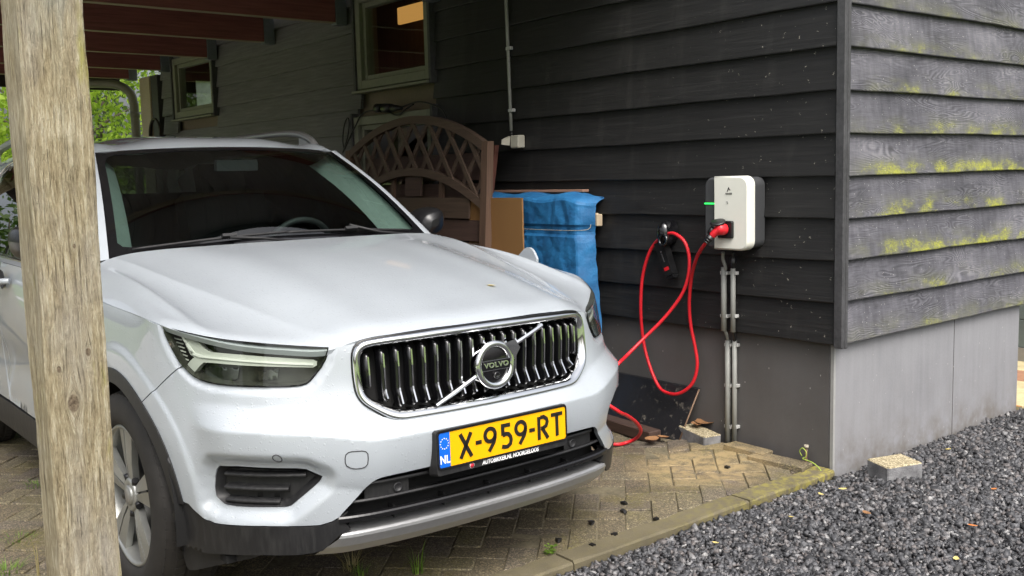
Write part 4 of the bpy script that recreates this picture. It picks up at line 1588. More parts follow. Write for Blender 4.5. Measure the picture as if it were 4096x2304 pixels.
# ---------------------------------------------------------------- front bumper
half_top = [(0.0, 0.912), (s_at_y(-0.2, .912), 0.9105), (s_at_y(-.36, .905), 0.905), (s_at_y(-.46, .90), 0.9005), (HL_TOP[-1][0], HL_TOP[-1][1] - 0.0035)]
arch_b = arch_pts(ARCHF, R_ARCH, A_seam, math.asin((ZB - WZ) / R_ARCH), 10)
right = half_top + HL_IN + HL_BOT + [seam[1]] + arch_b + LOWB[1:] + [(LG_C, 0.393)] + smooth_poly([(LG_C + 0.004, 0.398), (s_at_y(-.50, .44), 0.445), (s_at_y(-.468, .475), 0.480), (s_at_y(-.44, .497), 0.4965), (s_at_y(-.40, .50), 0.5005)], 4) + [(s_at_y(-.2, .505), 0.5045), (0.0, 0.5055)]
bump_poly = right + [(-a, b) for a, b in right[::-1][1:-1]]
GR_OUT = [(0, .918), (.20, .917), (.36, .911), (.435, .9045), (.458, .890), (.467, .865), (.468, .80), (.465, .748), (.453, .722), (.42, .697), (.378, .667), (.350, .660), (.2, .6575), (0, .6565)]
GR_IN = [(0, .8915), (.20, .891), (.36, .887), (.425, .883), (.440, .872), (.4455, .855), (.446, .80), (.442, .752), (.432, .733), (.40, .712), (.355, .690), (.335, .686), (.2, .6845), (0, .684)]


def loop_y(half_):
    q = [(s_at_y(-y, z), z) for y, z in half_]
    return q + [(-a, b) for a, b in q[::-1][1:-1]]


GRO, GRI = loop_y(GR_OUT), loop_y(GR_IN)
gcut = inset(GRO, 0.008)
vent_r = VENT_L; vent_l = [(-a, b) for a, b in VENT_L[::-1]]
ridge_pts = [(sg * a, np.interp(a, [r[0] for r in RIDGE], [r[1] for r in RIDGE]) + dz) for sg in (-1, 1) for a in np.arange(0.0, 1.03, 0.008) for dz in (-0.0025, 0.0025)]
# the grille breaks through the hood line: cut its outline as part of the hole, hole must stay inside
bump_poly2 = [p for p in bump_poly]
top_z = 0.915
gr_hole = [(a, min(b, 0.8985)) for a, b in gcut]
bumper = panel('front_bumper', lambda a, b: body(a, b), bump_poly2, M['paint'], car, 0.0095, [gr_hole, vent_r, vent_l], fine=ridge_pts)

# ---------------------------------------------------------------- fenders
a_end = math.asin((0.385 - WZ) / R_ARCH)
fend = [HL_TOP[0]] + shut + [(s_at_x(-0.622, 0.90), 0.90), (s_at_x(-0.622, 0.60), 0.60), (s_at_x(-0.60, 0.385), 0.385)] + arch_pts(ARCHF, R_ARCH, PI - a_end, A_seam, 30) + [seam[1]] + HL_BOT[-1:] + HL_OUT
both(panel('front_fender', lambda a, b: body(a, b), fend, M['paint'], car, 0.013))


# ---------------------------------------------------------------- doors, quarter, rear
def sx(x, z): return (s_at_x(x, z), z)


belt = lambda x: 1.040 + 0.012 * (-x - 0.6)
fd = [sx(-0.626, 1.028)] + [sx(x, belt(x)) for x in (-.8, -1.1, -1.4, -1.716)] + [sx(-1.716, .8), sx(-1.716, .395), sx(-1.3, .39), sx(-.9, .39), sx(-.612, .39), sx(-.626, .6), sx(-.626, .85)]
ra = arch_pts(ARCHR, R_ARCH, math.asin((0.395 - WZ) / R_ARCH), math.radians(72), 12)
rdoor = [sx(-1.722, belt(-1.722)), sx(-2.1, belt(-2.1)), sx(-2.5, belt(-2.5)), sx(-2.60, 0.95)] + [sx(-2.575, 0.79)] + ra[::-1] + [sx(-1.722, .395), sx(-1.722, .8)]
ra2 = arch_pts(ARCHR, R_ARCH, math.radians(72), PI - math.asin((0.40 - WZ) / R_ARCH), 24)
quarter = [sx(-2.506, belt(-2.5)), sx(-2.8, 1.08), sx(-3.1, 1.085), sx(-3.24, 1.08), sx(-3.27, .9), sx(-3.26, .72), sx(-3.2, .70), sx(-3.18, .40)] + ra2[::-1] + [sx(-2.579, 0.79), sx(-2.604, 0.95)]
for nm, poly in (('front_door', fd), ('rear_door', rdoor), ('quarter_panel', quarter)):
    both(panel(nm, lambda a, b: body(a, b), poly, M['paint'], car, 0.03))
sr = s_at_x(-3.2, .5); se = -full_s[-1]
rb = [(sr, .40), (sr, .70), (s_at_x(-3.26, .72), .72), (se + 0.001, .72), (se + 0.001, .40)]
for nm, poly, mt in (('rear_bumper', rb, M['paint']), ('tailgate', [(s_at_x(-3.275, .725), .725), (s_at_x(-3.275, .9), .9), (s_at_x(-3.25, 1.08), 1.08), (se + .001, 1.08), (se + .001, .725)], M['paint']), ('rear_valance', [(sr, .24), (sr, .397), (se + .001, .397), (se + .001, .24)], M['plastic'])):
    both(panel(nm, lambda a, b: body(a, b), poly, mt, car, 0.04))
for nm in ('front', 'rear'):
    pass
# sill cladding, arch trims, lower bumper
sill = [sx(-0.47, .386), sx(-.9, .386), sx(-1.5, .388), sx(-2.22, .39), sx(-2.25, .25), sx(-1.4, .25), sx(-.5, .25)]
both(panel('sill_cladding', lambda a, b: body(a, b, 0.004), sill, M['plastic'], car, 0.03))


def arch_ring(cx, a0, a1):
    o = arch_pts(cx, R_ARCH + 0.004, a0, a1, 40); i = arch_pts(cx, 0.393, a1, a0, 40)
    return o + i


both(panel('arch_trim', lambda a, b: body(a, b, 0.0045), arch_ring(ARCHF, math.radians(9), math.radians(171)), M['plastic'], car, 0.014, rim=0.035))
both(panel('arch_trim', lambda a, b: body(a, b, 0.0045), arch_ring(ARCHR, math.radians(9), math.radians(171)), M['plastic'], car, 0.02, rim=0.035))
lb_left = trace([r6b(*p) for p in ((1200, 1262), (1140, 1180), (1105, 1050))])
lb_bot = trace([r6b(*p) for p in ((2010, 1304), (1920, 1316), (1700, 1318), (1500, 1315), (1320, 1304))])
lb = [arch_b[-1]] + LOWB[1:] + [(LG_C, 0.391), (s_at_y(-.535, .372), 0.372), (s_at_y(-.515, .345), 0.345), (s_at_y(-.545, .338), .334), (s_at_y(-.59, .29), .285)] + lb_bot + lb_left
both(panel('lower_bumper', lambda a, b: body(a, b, 0.002, False), lb, M['plastic'], car, 0.012, rim=0.03))


# ---------------------------------------------------------------- bonnet
def edge3(p): return body([p[0]], [p[1]], relief=False)[0]


E_ = [edge3(p) for p in HL_TOP]                       # outer -> inner
inner = [np.array((0.838, 0, 0.9215)), np.array((0.832, -0.16, 0.921)), np.array((0.812, -0.31, 0.917)), np.array((0.785, -0.43, 0.911))]
front = inner + [E_[9], E_[7], E_[5], E_[3], E_[1], E_[0]]
front = np.array([p * np.array([1, -1, 1]) for p in front])       # left-hand half, y >= 0
sh3 = np.array([edge3(p) * np.array([1, -1, 1]) for p in shut])
rear = np.array([(-.43, 0, 1.146), (-.432, .15, 1.146), (-.44, .30, 1.145), (-.452, .45, 1.143), (-.465, .55, 1.141), (-.475, .63, 1.137), (-.487, .70, 1.130), (-.50, .755, 1.118), (-.52, .81, 1.090), sh3[-2] * 0.55 + sh3[-1] * 0.45])
NQ = 10
# rows between front and rear: straight in plan, crowned
TP = [0.0, 0.035, 0.10, 0.28, 0.52, 0.78, 1.0]
side_t = np.interp(TP, np.linspace(0, 1, len(sh3) + 1)[1:-1] if False else np.linspace(0, 1, len(sh3)), np.arange(len(sh3)))
net = np.zeros((len(TP), NQ, 3))
for i, t_ in enumerate(TP):
    for q in range(NQ):
        a, b = front[q], rear[q]
        xy = a[:2] + (b[:2] - a[:2]) * t_
        if q == NQ - 1:
            k = min(t_ * (len(sh3) - 1.45), len(sh3) - 1.001); k0 = int(k)
            p = sh3[k0] + (sh3[k0 + 1] - sh3[k0]) * (k - k0)
            net[i, q] = p
            continue
        lip = 0.016 * (1 - math.exp(-t_ / 0.03))                    # roll of the leading edge
        crown = 0.030 * math.sin(PI * min(1, t_)) ** 0.9
        z = a[2] + (b[2] - a[2]) * t_ + lip * (1 - t_) + crown * (1.0, 1.0, .97, .9, .72, .60, .62, .75, .55, 0)[q]
        # plateau crease: columns 4.. sit lower than the middle
        z -= (0, 0, 0, 0.0, 0.010, 0.014, 0.010, 0.0, 0.0, 0)[q] * math.sin(PI * min(1.0, 0.10 + t_ * 0.9)) ** 0.7
        net[i, q] = (xy[0], xy[1], z)
qs = np.array([0, .16, .31, .44, .53, .62, .71, .80, .90, 1.0])
qs_f = np.r_[-qs[::-1], qs[1:]]
net_f = np.concatenate([net[:, ::-1] * np.array([1, -1, 1]), net[:, 1:]], 1)
HOOD = Net(TP, qs_f, net_f)
na, nbq = 100, 240
A_, B_ = np.meshgrid(np.linspace(0, 1, na) ** 1.15, np.linspace(-1, 1, nbq), indexing='ij')
HP = HOOD(A_.ravel(), B_.ravel()).reshape(na, nbq, 3)
# crease running from beside the grille to the windscreen corner, and a soft fold further out
qc = 0.485 + (0.800 - 0.485) * A_ ** 0.85
f_ = np.clip((np.abs(B_) - qc) / (1 - qc), 0, 1)
HP[:, :, 2] -= 0.115 * f_ * (1 - f_) ** 1.6 * np.sin(PI * np.clip(0.16 + A_ * 0.84, 0, 1)) ** 0.6
qd = 0.80 + 0.11 * A_
HP[:, :, 2] += 0.012 * np.exp(-((np.abs(B_) - qd) / 0.035) ** 2) * np.sin(PI * np.clip(A_ * 1.0, 0, 1)) ** 0.8
# keep clear of the neighbours by a shut gap
HP[0, :, 0] -= 0.002
hb_ = MB()
hb_.grid(HP, smooth=True, flip=True)
rimv = np.concatenate([HP[0], HP[1:, -1], HP[-1, ::-1][1:], HP[::-1, 0][1:-1]])
dn = rimv.copy(); dn[:, 2] -= 0.016; dn[:, 0] -= 0.004; dn[:, 1] *= 0.994
n_ = len(rimv)
hb_.add(np.vstack([rimv, dn]), [(i, (i + 1) % n_, n_ + (i + 1) % n_, n_ + i) for i in range(n_)], 0, False)
bonnet = hb_.build('bonnet', M['paint'], car, recalc=False)
me_ = bonnet.data
if me_.polygons[na * nbq // 2].normal.z < 0: me_.flip_normals()

# ---------------------------------------------------------------- windscreen, roof, pillars, glasshouse
yy_ = [-.745, -.56, -.30, 0, .30, .56, .745]
def ws_row(f):
    """f = 0 base, 1 header"""
    out = []
    for y in yy_:
        k = abs(y) / .745
        b = np.array((-.505 - .075 * k ** 2, y, 1.118 - .012 * k ** 2))
        h = np.array((-1.088 - .115 * k ** 2, y * .585 / .745, 1.556 - .020 * k ** 2))
        p = b + (h - b) * f
        p[0] += 0.030 * math.sin(PI * f) * (1 - 0.5 * k * k); p[2] += 0.040 * math.sin(PI * f) * (1 - 0.45 * k * k)
        out.append(p)
    return out


WS = Net([0, .25, .5, .75, 1.0], yy_, [ws_row(f) for f in (0, .25, .5, .75, 1.0)])
wsl = 0.74
wfn = lambda u, v: WS(v / wsl, u)
wouter = [(-.742, .0), (-.742, .74), (.742, .74), (.742, 0)]
winner = [(-.708, .085), (-.69, .062), (-.66, .055), (.66, .055), (.69, .062), (.708, .085), (.708, .62), (.695, .680), (.655, .700), (-.655, .700), (-.695, .680), (-.708, .62)]
panel('windscreen', wfn, wouter, M['screen'], car, 0.05, rim=0.004, gap_=0.0)
panel('windscreen_border', lambda u, v: wfn(u, v) + np.array([0.0012, 0, 0.0012]), wouter, M['gloss'], car, 0.05, [winner], rim=0.0, gap_=0.0)

rx = [-1.085, -1.16, -1.35, -1.6, -1.95, -2.4, -2.85, -3.15, -3.32]
rz = [1.5565, 1.583, 1.612, 1.628, 1.634, 1.624, 1.594, 1.562, 1.535]
ry = [-.612, -.585, -.50, -.30, 0, .30, .50, .585, .612]
rows = []
for x, z in zip(rx, rz):
    row = []
    for y in ry:
        k = abs(y) / .585
        sl = 1 - sstep(np.array(-x), 1.0, 2.0) * 0.0
        row.append((x - .115 * min(k, 1) ** 2 * (1 if x > -1.5 else max(0, 1 - (-x - 1.5) / .8)), y, z - 0.020 * min(k, 1.2) ** 2 - (0.026 * sstep(np.array(-x), 1.09, 1.35)) * min(k, 1) ** 3 - (0.03 if k > 1 else 0)))
    rows.append(row)
ROOFN = Net([-x for x in rx], ry, rows)
A_, B_ = np.meshgrid(np.linspace(1.085, 3.32, 46), np.linspace(-.612, .612, 41), indexing='ij')
RP = ROOFN(A_.ravel(), B_.ravel()).reshape(46, 41, 3)
rb_ = MB(); rb_.grid(RP)
fr_ = RP[0].copy(); fr2 = fr_ + np.array([-0.004, 0, -0.012])
rb_.add(np.vstack([fr_, fr2]), [(i, i + 1, 41 + i + 1, 41 + i) for i in range(40)])
ro_ = rb_.build('roof', M['paint'], car, recalc=False)
if ro_.data.polygons[500].normal.z < 0: ro_.data.flip_normals()


def gh(x, z, off=0.0):
    """glasshouse side, right hand (y < 0)"""
    x = np.asarray(x, float); z = np.asarray(z, float)
    y = .868 - (z - 1.04) * .46 - (z - 1.04) ** 2 * .12 - np.clip(-x - 2.6, 0, 1) ** 2 * .22 - np.clip(x + .9, 0, 1) ** 2 * .35
    return np.stack([x, -(y + off), z], -1)


DLO = [(-.665, 1.052), (-1.00, 1.325), (-1.27, 1.518), (-1.6, 1.538), (-2.1, 1.536), (-2.6, 1.508), (-2.86, 1.30), (-2.95, 1.16), (-2.72, 1.085), (-1.72, 1.056)]
both(panel('window_surround', lambda u, v: gh(u, v), DLO, M['gloss'], car, 0.05, gap_=0, rim=0.01, flip=False))
for nm, poly in (('front_door_glass', [(-.86, 1.075), (-1.02, 1.30), (-1.285, 1.492), (-1.70, 1.508), (-1.735, 1.082)]), ('rear_door_glass', [(-1.80, 1.083), (-1.785, 1.508), (-2.15, 1.506), (-2.53, 1.482), (-2.66, 1.15), (-2.60, 1.10)]), ('quarter_glass', [(-.69, 1.068), (-.825, 1.074), (-.985, 1.295)])):
    both(panel(nm, lambda u, v: gh(u, v, 0.004), poly, M['sidegl'], car, 0.06, gap_=0, rim=0.003))
bs = [gh(x, belt(x) + 0.014, 0.006) for x in np.linspace(-.70, -2.72, 30)]
both(MB().tube(bs, 0.0075, 8).build('belt_moulding', M['chrome'], car))
ts = [gh(x, z, 0.006) for x, z in ((-.70, 1.085), (-1.00, 1.331), (-1.27, 1.523), (-1.6, 1.543), (-2.1, 1.541), (-2.6, 1.513), (-2.87, 1.30))]
both(MB().tube(catmull(ts, 8), 0.006, 8).build('window_moulding', M['chrome'], car))
# A pillar: from screen edge round to the door glass
pr = []
for f in np.linspace(0, 1, 14):
    a = WS([f], [-.742])[0] + np.array([-0.004, -0.001, 0.002])
    k = f * 2.0
    d0, d1, d2 = [np.array(gh(*p)) for p in ((-.655, 1.052), (-1.00, 1.328), (-1.27, 1.521))]
    b = d0 + (d1 - d0) * min(k, 1) if k <= 1 else d1 + (d2 - d1) * (k - 1)
    m1 = a * .67 + b * .33 + np.array([0.014, -0.016, 0.010]); m2 = a * .33 + b * .67 + np.array([0.012, -0.016, 0.008])
    pr.append([a, m1, m2, b])
pn = Net(np.linspace(0, 1, 14), [0, .33, .67, 1], pr)
A_, B_ = np.meshgrid(np.linspace(0, 1, 30), np.linspace(0, 1, 9), indexing='ij')
both(MB().grid(pn(A_.ravel(), B_.ravel()).reshape(30, 9, 3)).build('windscreen_pillar', M['paint'], car))
# cant rail and tail of the glasshouse
cr_ = []
for x in np.linspace(-1.20, -3.32, 24):
    top = ROOFN([-x], [-.605])[0]
    zt = min(1.545, top[2] - 0.01)
    bot = gh(top[0], np.interp(-x, [1.2, 1.27, 2.6, 2.86, 3.3], [1.50, 1.519, 1.509, 1.40, 1.38]))
    md = (top + bot) / 2 + np.array([0, -0.010, 0.004])
    cr_.append([top, md, bot])
both(MB().grid(np.array(cr_)).build('cant_rail', M['paint'], car))
dp_ = [(-2.70, 1.086), (-2.96, 1.158), (-2.87, 1.302), (-2.62, 1.506), (-3.1, 1.50), (-3.3, 1.42), (-3.34, 1.08)]
both(panel('rear_pillar', lambda u, v: gh(u, v, 0.001), dp_, M['paint'], car, 0.05, gap_=0))
sh_ = []
for x in np.linspace(-.62, -3.30, 30):
    z0_ = belt(x) if x > -2.55 else 1.082
    a = body([s_at_x(x, z0_)], [z0_])[0]
    b = gh(x, max(1.054, z0_ + 0.012))
    sh_.append([a, (a + b) / 2 + np.array([0, -0.003, 0.004]), b])
both(MB().grid(np.array(sh_)).build('shoulder', M['paint'], car))
rg = np.array([[(-3.30, y, 1.09 + 0 * y), (-3.36, y, 1.25), (-3.30, y * .9, 1.42), (-3.22, y * .82, 1.53)] for y in np.linspace(-.74, .74, 9)])
MB().grid(rg).build('tailgate_glass', M['sidegl'], car)
rail = [(-1.36, -.588, 1.558), (-1.45, -.596, 1.607), (-1.62, -.602, 1.642), (-1.9, -.605, 1.652), (-2.4, -.603, 1.646), (-2.8, -.598, 1.618), (-3.02, -.59, 1.585), (-3.12, -.585, 1.553)]
rp = [np.array(p) for p in catmull([np.array(p) for p in rail], 7)]
rmb = MB()
sec_ = [(-.016, -.012), (-.018, .010), (-.010, .019), (.008, .019), (.016, .010), (.016, -.012)]
RPp = np.array([[p + np.array([0, a, b]) for a, b in sec_] for p in rp])
rmb.grid(np.concatenate([RPp, RPp[:, :1]], 1), smooth=True)
# skirt of the rail down to the roof, leaving an opening in the middle
rmb.grid(np.array([[p + np.array([0, 0, -.010]), np.array([p[0], p[1], ROOFN([-p[0]], [p[1]])[0][2] - 0.005])] for p in rp[:14]]), smooth=True)
rmb.grid(np.array([[p + np.array([0, 0, -.010]), np.array([p[0], p[1], ROOFN([-p[0]], [p[1]])[0][2] - 0.005])] for p in rp[-12:]]), smooth=True)
both(rmb.build('roof_rail', M['satin'], car))

# ---------------------------------------------------------------- inside and underneath
MB().bbox((-3.35, -.80, .235), (.55, .80, .26)).build('floor_pan', M['void'], car)
eb = MB().bbox((.56, -.56, .26), (.58, .56, .90)).bbox((-.60, -.70, .26), (-.58, .70, 1.06))
eb.build('bulkhead', M['void'], car)
for s_ in (-1, 1):
    for cx in (ARCHF, ARCHR):
        lin = MB()
        P = []
        for k in range(25):
            a = PI * (k / 24) * 1.10 - 0.05 * PI
            P.append([(cx + .425 * math.cos(a), s_ * yv, WZ + .425 * math.sin(a)) for yv in (.905, .60)])
        lin.grid(np.array(P))
        lin.add([(cx, s_ * .602, WZ)] + [tuple(p[1]) for p in P], [(0, i + 1, i + 2) for i in range(24)])
        lin.build('wheel_liner', M['void'], car)
# inner skins behind the door panels so that no daylight shows through the gaps
for s_ in (-1, 1):
    P = []
    for x in np.linspace(-.46, -2.24, 20):
        P.append([(x, s_ * (.86), z) for z in (.25, .6, 1.04)])
    MB().grid(np.array(P)).build('door_inner', M['interior'], car)
    P = []
    for x in np.linspace(-3.14, -3.28, 3):
        P.append([(x, s_ * .83, z) for z in (.25, 1.06)])
dash = MB()
P = []
for y in np.linspace(-.72, .72, 15):
    hump = 0.035 * math.exp(-((y - .37) / .16) ** 2)
    P.append([(-.56, y, 1.095), (-.75, y, 1.085 + .3 * hump), (-.95, y, 1.075 + hump), (-1.06, y, 1.045 + hump * .8), (-1.10, y, .95), (-1.05, y, .70)])
dash.grid(np.array(P)).build('dashboard', plain('dashboard top', (0.040, 0.042, 0.043), 0.6), car)
sw_c = Vector((-1.20, .37, 1.03)); sw_n = Vector((-.93, 0, .37)).normalized()
swu = Vector((0, 1, 0)); swv = sw_n.cross(swu)
sw = MB().tube([sw_c + (swu * math.cos(a) + swv * math.sin(a)) * .182 for a in np.linspace(0, 2 * PI, 40)], .016, 8)
for a in (PI * .5, PI * 1.0, 0.0):
    sw.tube([sw_c, sw_c + (swu * math.cos(a) + swv * math.sin(a)) * .178], .022, 6)
sw.lathe([(0.0, .02), (.05, .02), (.06, 0)], sw_c, sw_n, 16)
sw.build('steering_wheel', plain('steering wheel leather', (0.045, 0.045, 0.047), 0.5), car)
for y in (-.37, .37):
    st_ = MB()
    st_.bbox((-1.95, y - .25, .55), (-1.42, y + .25, .72), 0.04)
    q = Matrix.Rotation(math.radians(-17), 3, 'Y')
    st_.box((-2.05, y, 1.00), (.14, .48, .66), q)
    st_.box((-2.13, y, 1.40), (.09, .26, .18), q)
    st_.build('seat', M['interior'], car)
rs_ = MB().bbox((-2.95, -.62, .55), (-2.5, .62, .75), 0.04)
rs_.box((-2.98, 0, 1.02), (.14, 1.2, .62), Matrix.Rotation(math.radians(-17), 3, 'Y'))
rs_.build('rear_bench', M['interior'], car)
P = ROOFN(np.repeat(np.linspace(1.25, 3.2, 12), 9), np.tile(np.linspace(-.56, .56, 9), 12)).reshape(12, 9, 3); P[:, :, 2] -= 0.04
MB().grid(P).build('headliner', plain('headliner', (0.28, 0.28, 0.27), 0.9), car)
for s_ in (-1, 1):
    P = []
    for f in np.linspace(0, 1, 12):
        a = WS([f], [s_ * .62])[0] + np.array([-.10, 0, -.075]); b = WS([f], [s_ * .728])[0] + np.array([-.018, s_ * 0.0, -.016])
        P.append([a, (a + b) / 2 + np.array([0.01, -s_ * .015, -.012]), b])
    MB().grid(np.array(P)).build('inner_pillar', M['trimlight'], car)
mir = MB(); mir.box((-1.05, 0, 1.470), (.03, .20, .050)); mir.build('rear_view_mirror', M['interior'], car)

# ---------------------------------------------------------------- wheels
def wheel(cx, side):
    y0 = side * .810
    ax = Vector((0, side, 0))
    wpar = bpy.data.objects.new('wheel', None); COL.objects.link(wpar)
    wpar.parent = car; wpar.location = (cx, y0, WZ)
    wpar.matrix_parent_inverse = parent_matrix(car).inverted()
    prof = [(.242, .098), (.250, .112), (.275, .118), (.305, .1175), (.328, .111), (.345, .101), (.352, .090)]
    prof += [(.3545, .070), (.3575, .068), (.3575, .030), (.349, .0275), (.349, .0215), (.3580, .019), (.3580, -.019), (.349, -.0215), (.349, -.0275), (.3575, -.030), (.3575, -.068), (.3545, -.070)]
    prof += [(.352, -.090), (.328, -.111), (.275, -.118), (.242, -.098)]
    ty = MB().lathe(prof, (cx, y0, WZ), ax, 72)
    # tread blocks: shoulder and centre lugs
    u = Vector((1, 0, 0)); w = ax.cross(u)
    for k in range(64):
        a = 2 * PI * (k + .5) / 64
        rd_ = u * math.cos(a) + w * math.sin(a); tg = -u * math.sin(a) + w * math.cos(a)
        for (h0, h1, r0, sk) in ((.071, .101, .3555, .004), (.032, .066, .3592, -.003), (-.017, .017, .3597, .003), (-.066, -.032, .3592, .003)):
            vs = []
            for hh in (h0, h1):
                for tt in (-.0132, .0132):
                    for dr in (-.012, 0.0):
                        drop = 0.0075 if (hh > .095 and dr == 0.0) else 0.0
                        vs.append(Vector((cx, y0, WZ)) + ax * hh + rd_ * (r0 + dr - drop) + tg * (tt + sk * (1 if hh == h1 else -1)))
            ty.add(vs, [(0, 1, 3, 2), (4, 6, 7, 5), (0, 4, 5, 1), (2, 3, 7, 6), (1, 5, 7, 3)])
    tyo = ty.build('tyre', M['tyre'], wpar)
    rim = MB()
    c = (cx, y0, WZ)
    rim.lathe([(.243, .100), (.238, .106), (.231, .104), (.226, .092), (.222, .050), (.222, -.09)], c, ax, 64, 0)
    rim.lathe([(.222, .030), (.03, .030)], c, ax, 32, 1)
    C0 = Vector(c)
    for k in range(5):
        a0 = 2 * PI * k / 5 + 0.30
        # broad flat blade, split by a thin groove, between dark pockets
        for sg in (-1, 1):
            pts = []
            for (r, da, h) in ((.052, .10, .092), (.052, .45, .088), (.120, .30, .094), (.229, .27, .097), (.229, .016, .1015), (.120, .03, .100)):
                a = a0 + sg * da
                pts.append(C0 + (u * math.cos(a) + w * math.sin(a)) * r + ax * h)
            bt = [p - ax * .022 for p in pts]
            n = len(pts)
            rim.add(pts + bt, [tuple(range(n))] + [(i, (i + 1) % n, n + (i + 1) % n, n + i) for i in range(n)], 0)
        a = a0 + PI / 5
        rim.tube([C0 + (u * math.cos(a) + w * math.sin(a)) * .055 + ax * .085, C0 + (u * math.cos(a) + w * math.sin(a)) * .075 + ax * .088], .012, 8, 1)
    rim.lathe([(.0, .103), (.030, .103), (.034, .100), (.036, .070)], c, ax, 24, 0)
    rim.lathe([(.058, .080), (.058, .094), (.050, .0975), (.036, .096)], c, ax, 24, 0)
    rim.build('rim', [M['rim'], M['rimdark']], wpar)
    cap = MB().lathe([(0, .1045), (.022, .1045), (.024, .1035)], c, ax, 20)
    cap.build('hub_cap', M['satin'], wpar)
    return wpar


for cx in (ARCHF, ARCHR):
    for sd_ in (-1, 1):
        wheel(cx, sd_)
both(panel('air_deflector', lambda a, b: body(a, b, -0.028, False), trace([r6b(*p) for p in ((1150, 1225), (1195, 1385), (1215, 1412), (1250, 1412), (1420, 1375), (1640, 1330), (1700, 1300), (1320, 1285))], -0.028), M['plastic'], car, 0.02, rim=0.006, gap_=0))

# ---------------------------------------------------------------- headlights
hl = bpy.data.objects.new('headlight', None); COL.objects.link(hl); hl.parent = car
hl.location = tuple(body([HL[20][0]], [HL[20][1]])[0]); hl.matrix_parent_inverse = parent_matrix(car).inverted()
flat = lambda off: (lambda a, b: body(a, b, off, relief=False))
lens = panel('lens', flat(-0.001), HL, M['cover'], hl, 0.02, rim=0.0, gap_=0.004)
# bowl
HLi = inset(HL, 0.005)
HLd = dense(HLi, 0.012)
HA = np.array(HLd)
w0 = body(HA[:, 0], HA[:, 1], -0.002, False); w1 = body(HA[:, 0], HA[:, 1], -0.060, False)
n = len(HA)
hb2 = MB().add(np.vstack([w0, w1]), [(i, (i + 1) % n, n + (i + 1) % n, n + i) for i in range(n)])
hb2.build('lamp_wall', M['lampin'], hl)
panel('lamp_back', flat(-0.058), HL, M['lampin'], hl, 0.03, rim=0, gap_=0.004)
panel('lamp_bezel', flat(-0.0025), HL, M['gloss'], hl, 0.01, [inset(HL, 0.0065)], rim=0.0, gap_=0.0015)


def lamp_part(name, px, off, mat, rim=0.012, step=0.012):
    return panel(name, flat(off), trace([r4(*p) for p in px], off), mat, hl, step, rim=rim, gap_=0.0)


lamp_part('light_guide', [(405, 275), (640, 395), (690, 455), (775, 508), (1200, 545), (1700, 582), (2105, 607), (2150, 628), (2150, 680), (2100, 708), (1700, 700), (1200, 682), (800, 648), (690, 645), (640, 690), (555, 795), (470, 765), (462, 700), (520, 620), (570, 575), (520, 540), (450, 400), (395, 300)], -0.022, M['drl'], 0.02)
lamp_part('light_bar', [(392, 292), (415, 283), (480, 390), (570, 520), (660, 552), (1000, 592), (1500, 632), (2105, 655), (2105, 682), (1500, 655), (1000, 616), (640, 578), (550, 545), (470, 430)], -0.018, M['drlw'], 0.006)
lamp_part('light_bar', [(150, 190), (240, 215), (400, 272), (398, 296), (230, 236), (150, 208)], -0.014, M['drlw'], 0.006)
for k in range(6):
    y = 305 + 52 * k
    x0 = 255 + 27 * k
    lamp_part('reflector_rib', [(x0, y), (x0 + 150 - 10 * k, y + 42), (x0 + 150 - 10 * k, y + 56), (x0, y + 16)], -0.030, M['drl'], 0.004)
lamp_part('upper_shroud', [(1020, 385), (1700, 420), (2270, 445), (2235, 520), (1700, 500), (1000, 455)], -0.028, M['lampgrey'], 0.02)
lamp_part('inner_reflector', [(680, 690), (1150, 712), (1130, 850), (1000, 905), (700, 860)], -0.050, M['smoke'], 0.006)
lamp_part('inner_reflector', [(1400, 760), (1660, 720), (1640, 860), (1400, 880)], -0.052, M['smoke'], 0.006)
hl2 = bpy.data.objects.new('headlight', None); COL.objects.link(hl2); hl2.parent = car
hl2.location = (hl.location[0], -hl.location[1], hl.location[2]); hl2.matrix_parent_inverse = parent_matrix(car).inverted()
for ch in list(hl.children):
    mirror_obj(ch, hl2)

# ---------------------------------------------------------------- grille
gr = bpy.data.objects.new('grille', None); COL.objects.link(gr); gr.parent = car
gr.location = (0.85, 0, 0.78); gr.matrix_parent_inverse = parent_matrix(car).inverted()


def gsurf(y, z):
    """grille plane: smooth fascia without the bumper relief"""
    return body([s_at_y(y, z)], [z], 0.0, False)[0]


nG = 220
def resample(loop, n):
    P = np.array(loop + [loop[0]])
    d = np.r_[0, np.cumsum(np.linalg.norm(np.diff(P, axis=0), axis=1))]
    q = np.linspace(0, d[-1], n, endpoint=False)
    return np.stack([np.interp(q, d, P[:, 0]), np.interp(q, d, P[:, 1])], 1)


def round_loop(loop, k=3):
    P = resample(loop, nG)
    for _ in range(k): P = (np.roll(P, 1, 0) + 2 * P + np.roll(P, -1, 0)) / 4
    return P


Go, Gi = round_loop(GRO, 4), round_loop(GRI, 4)
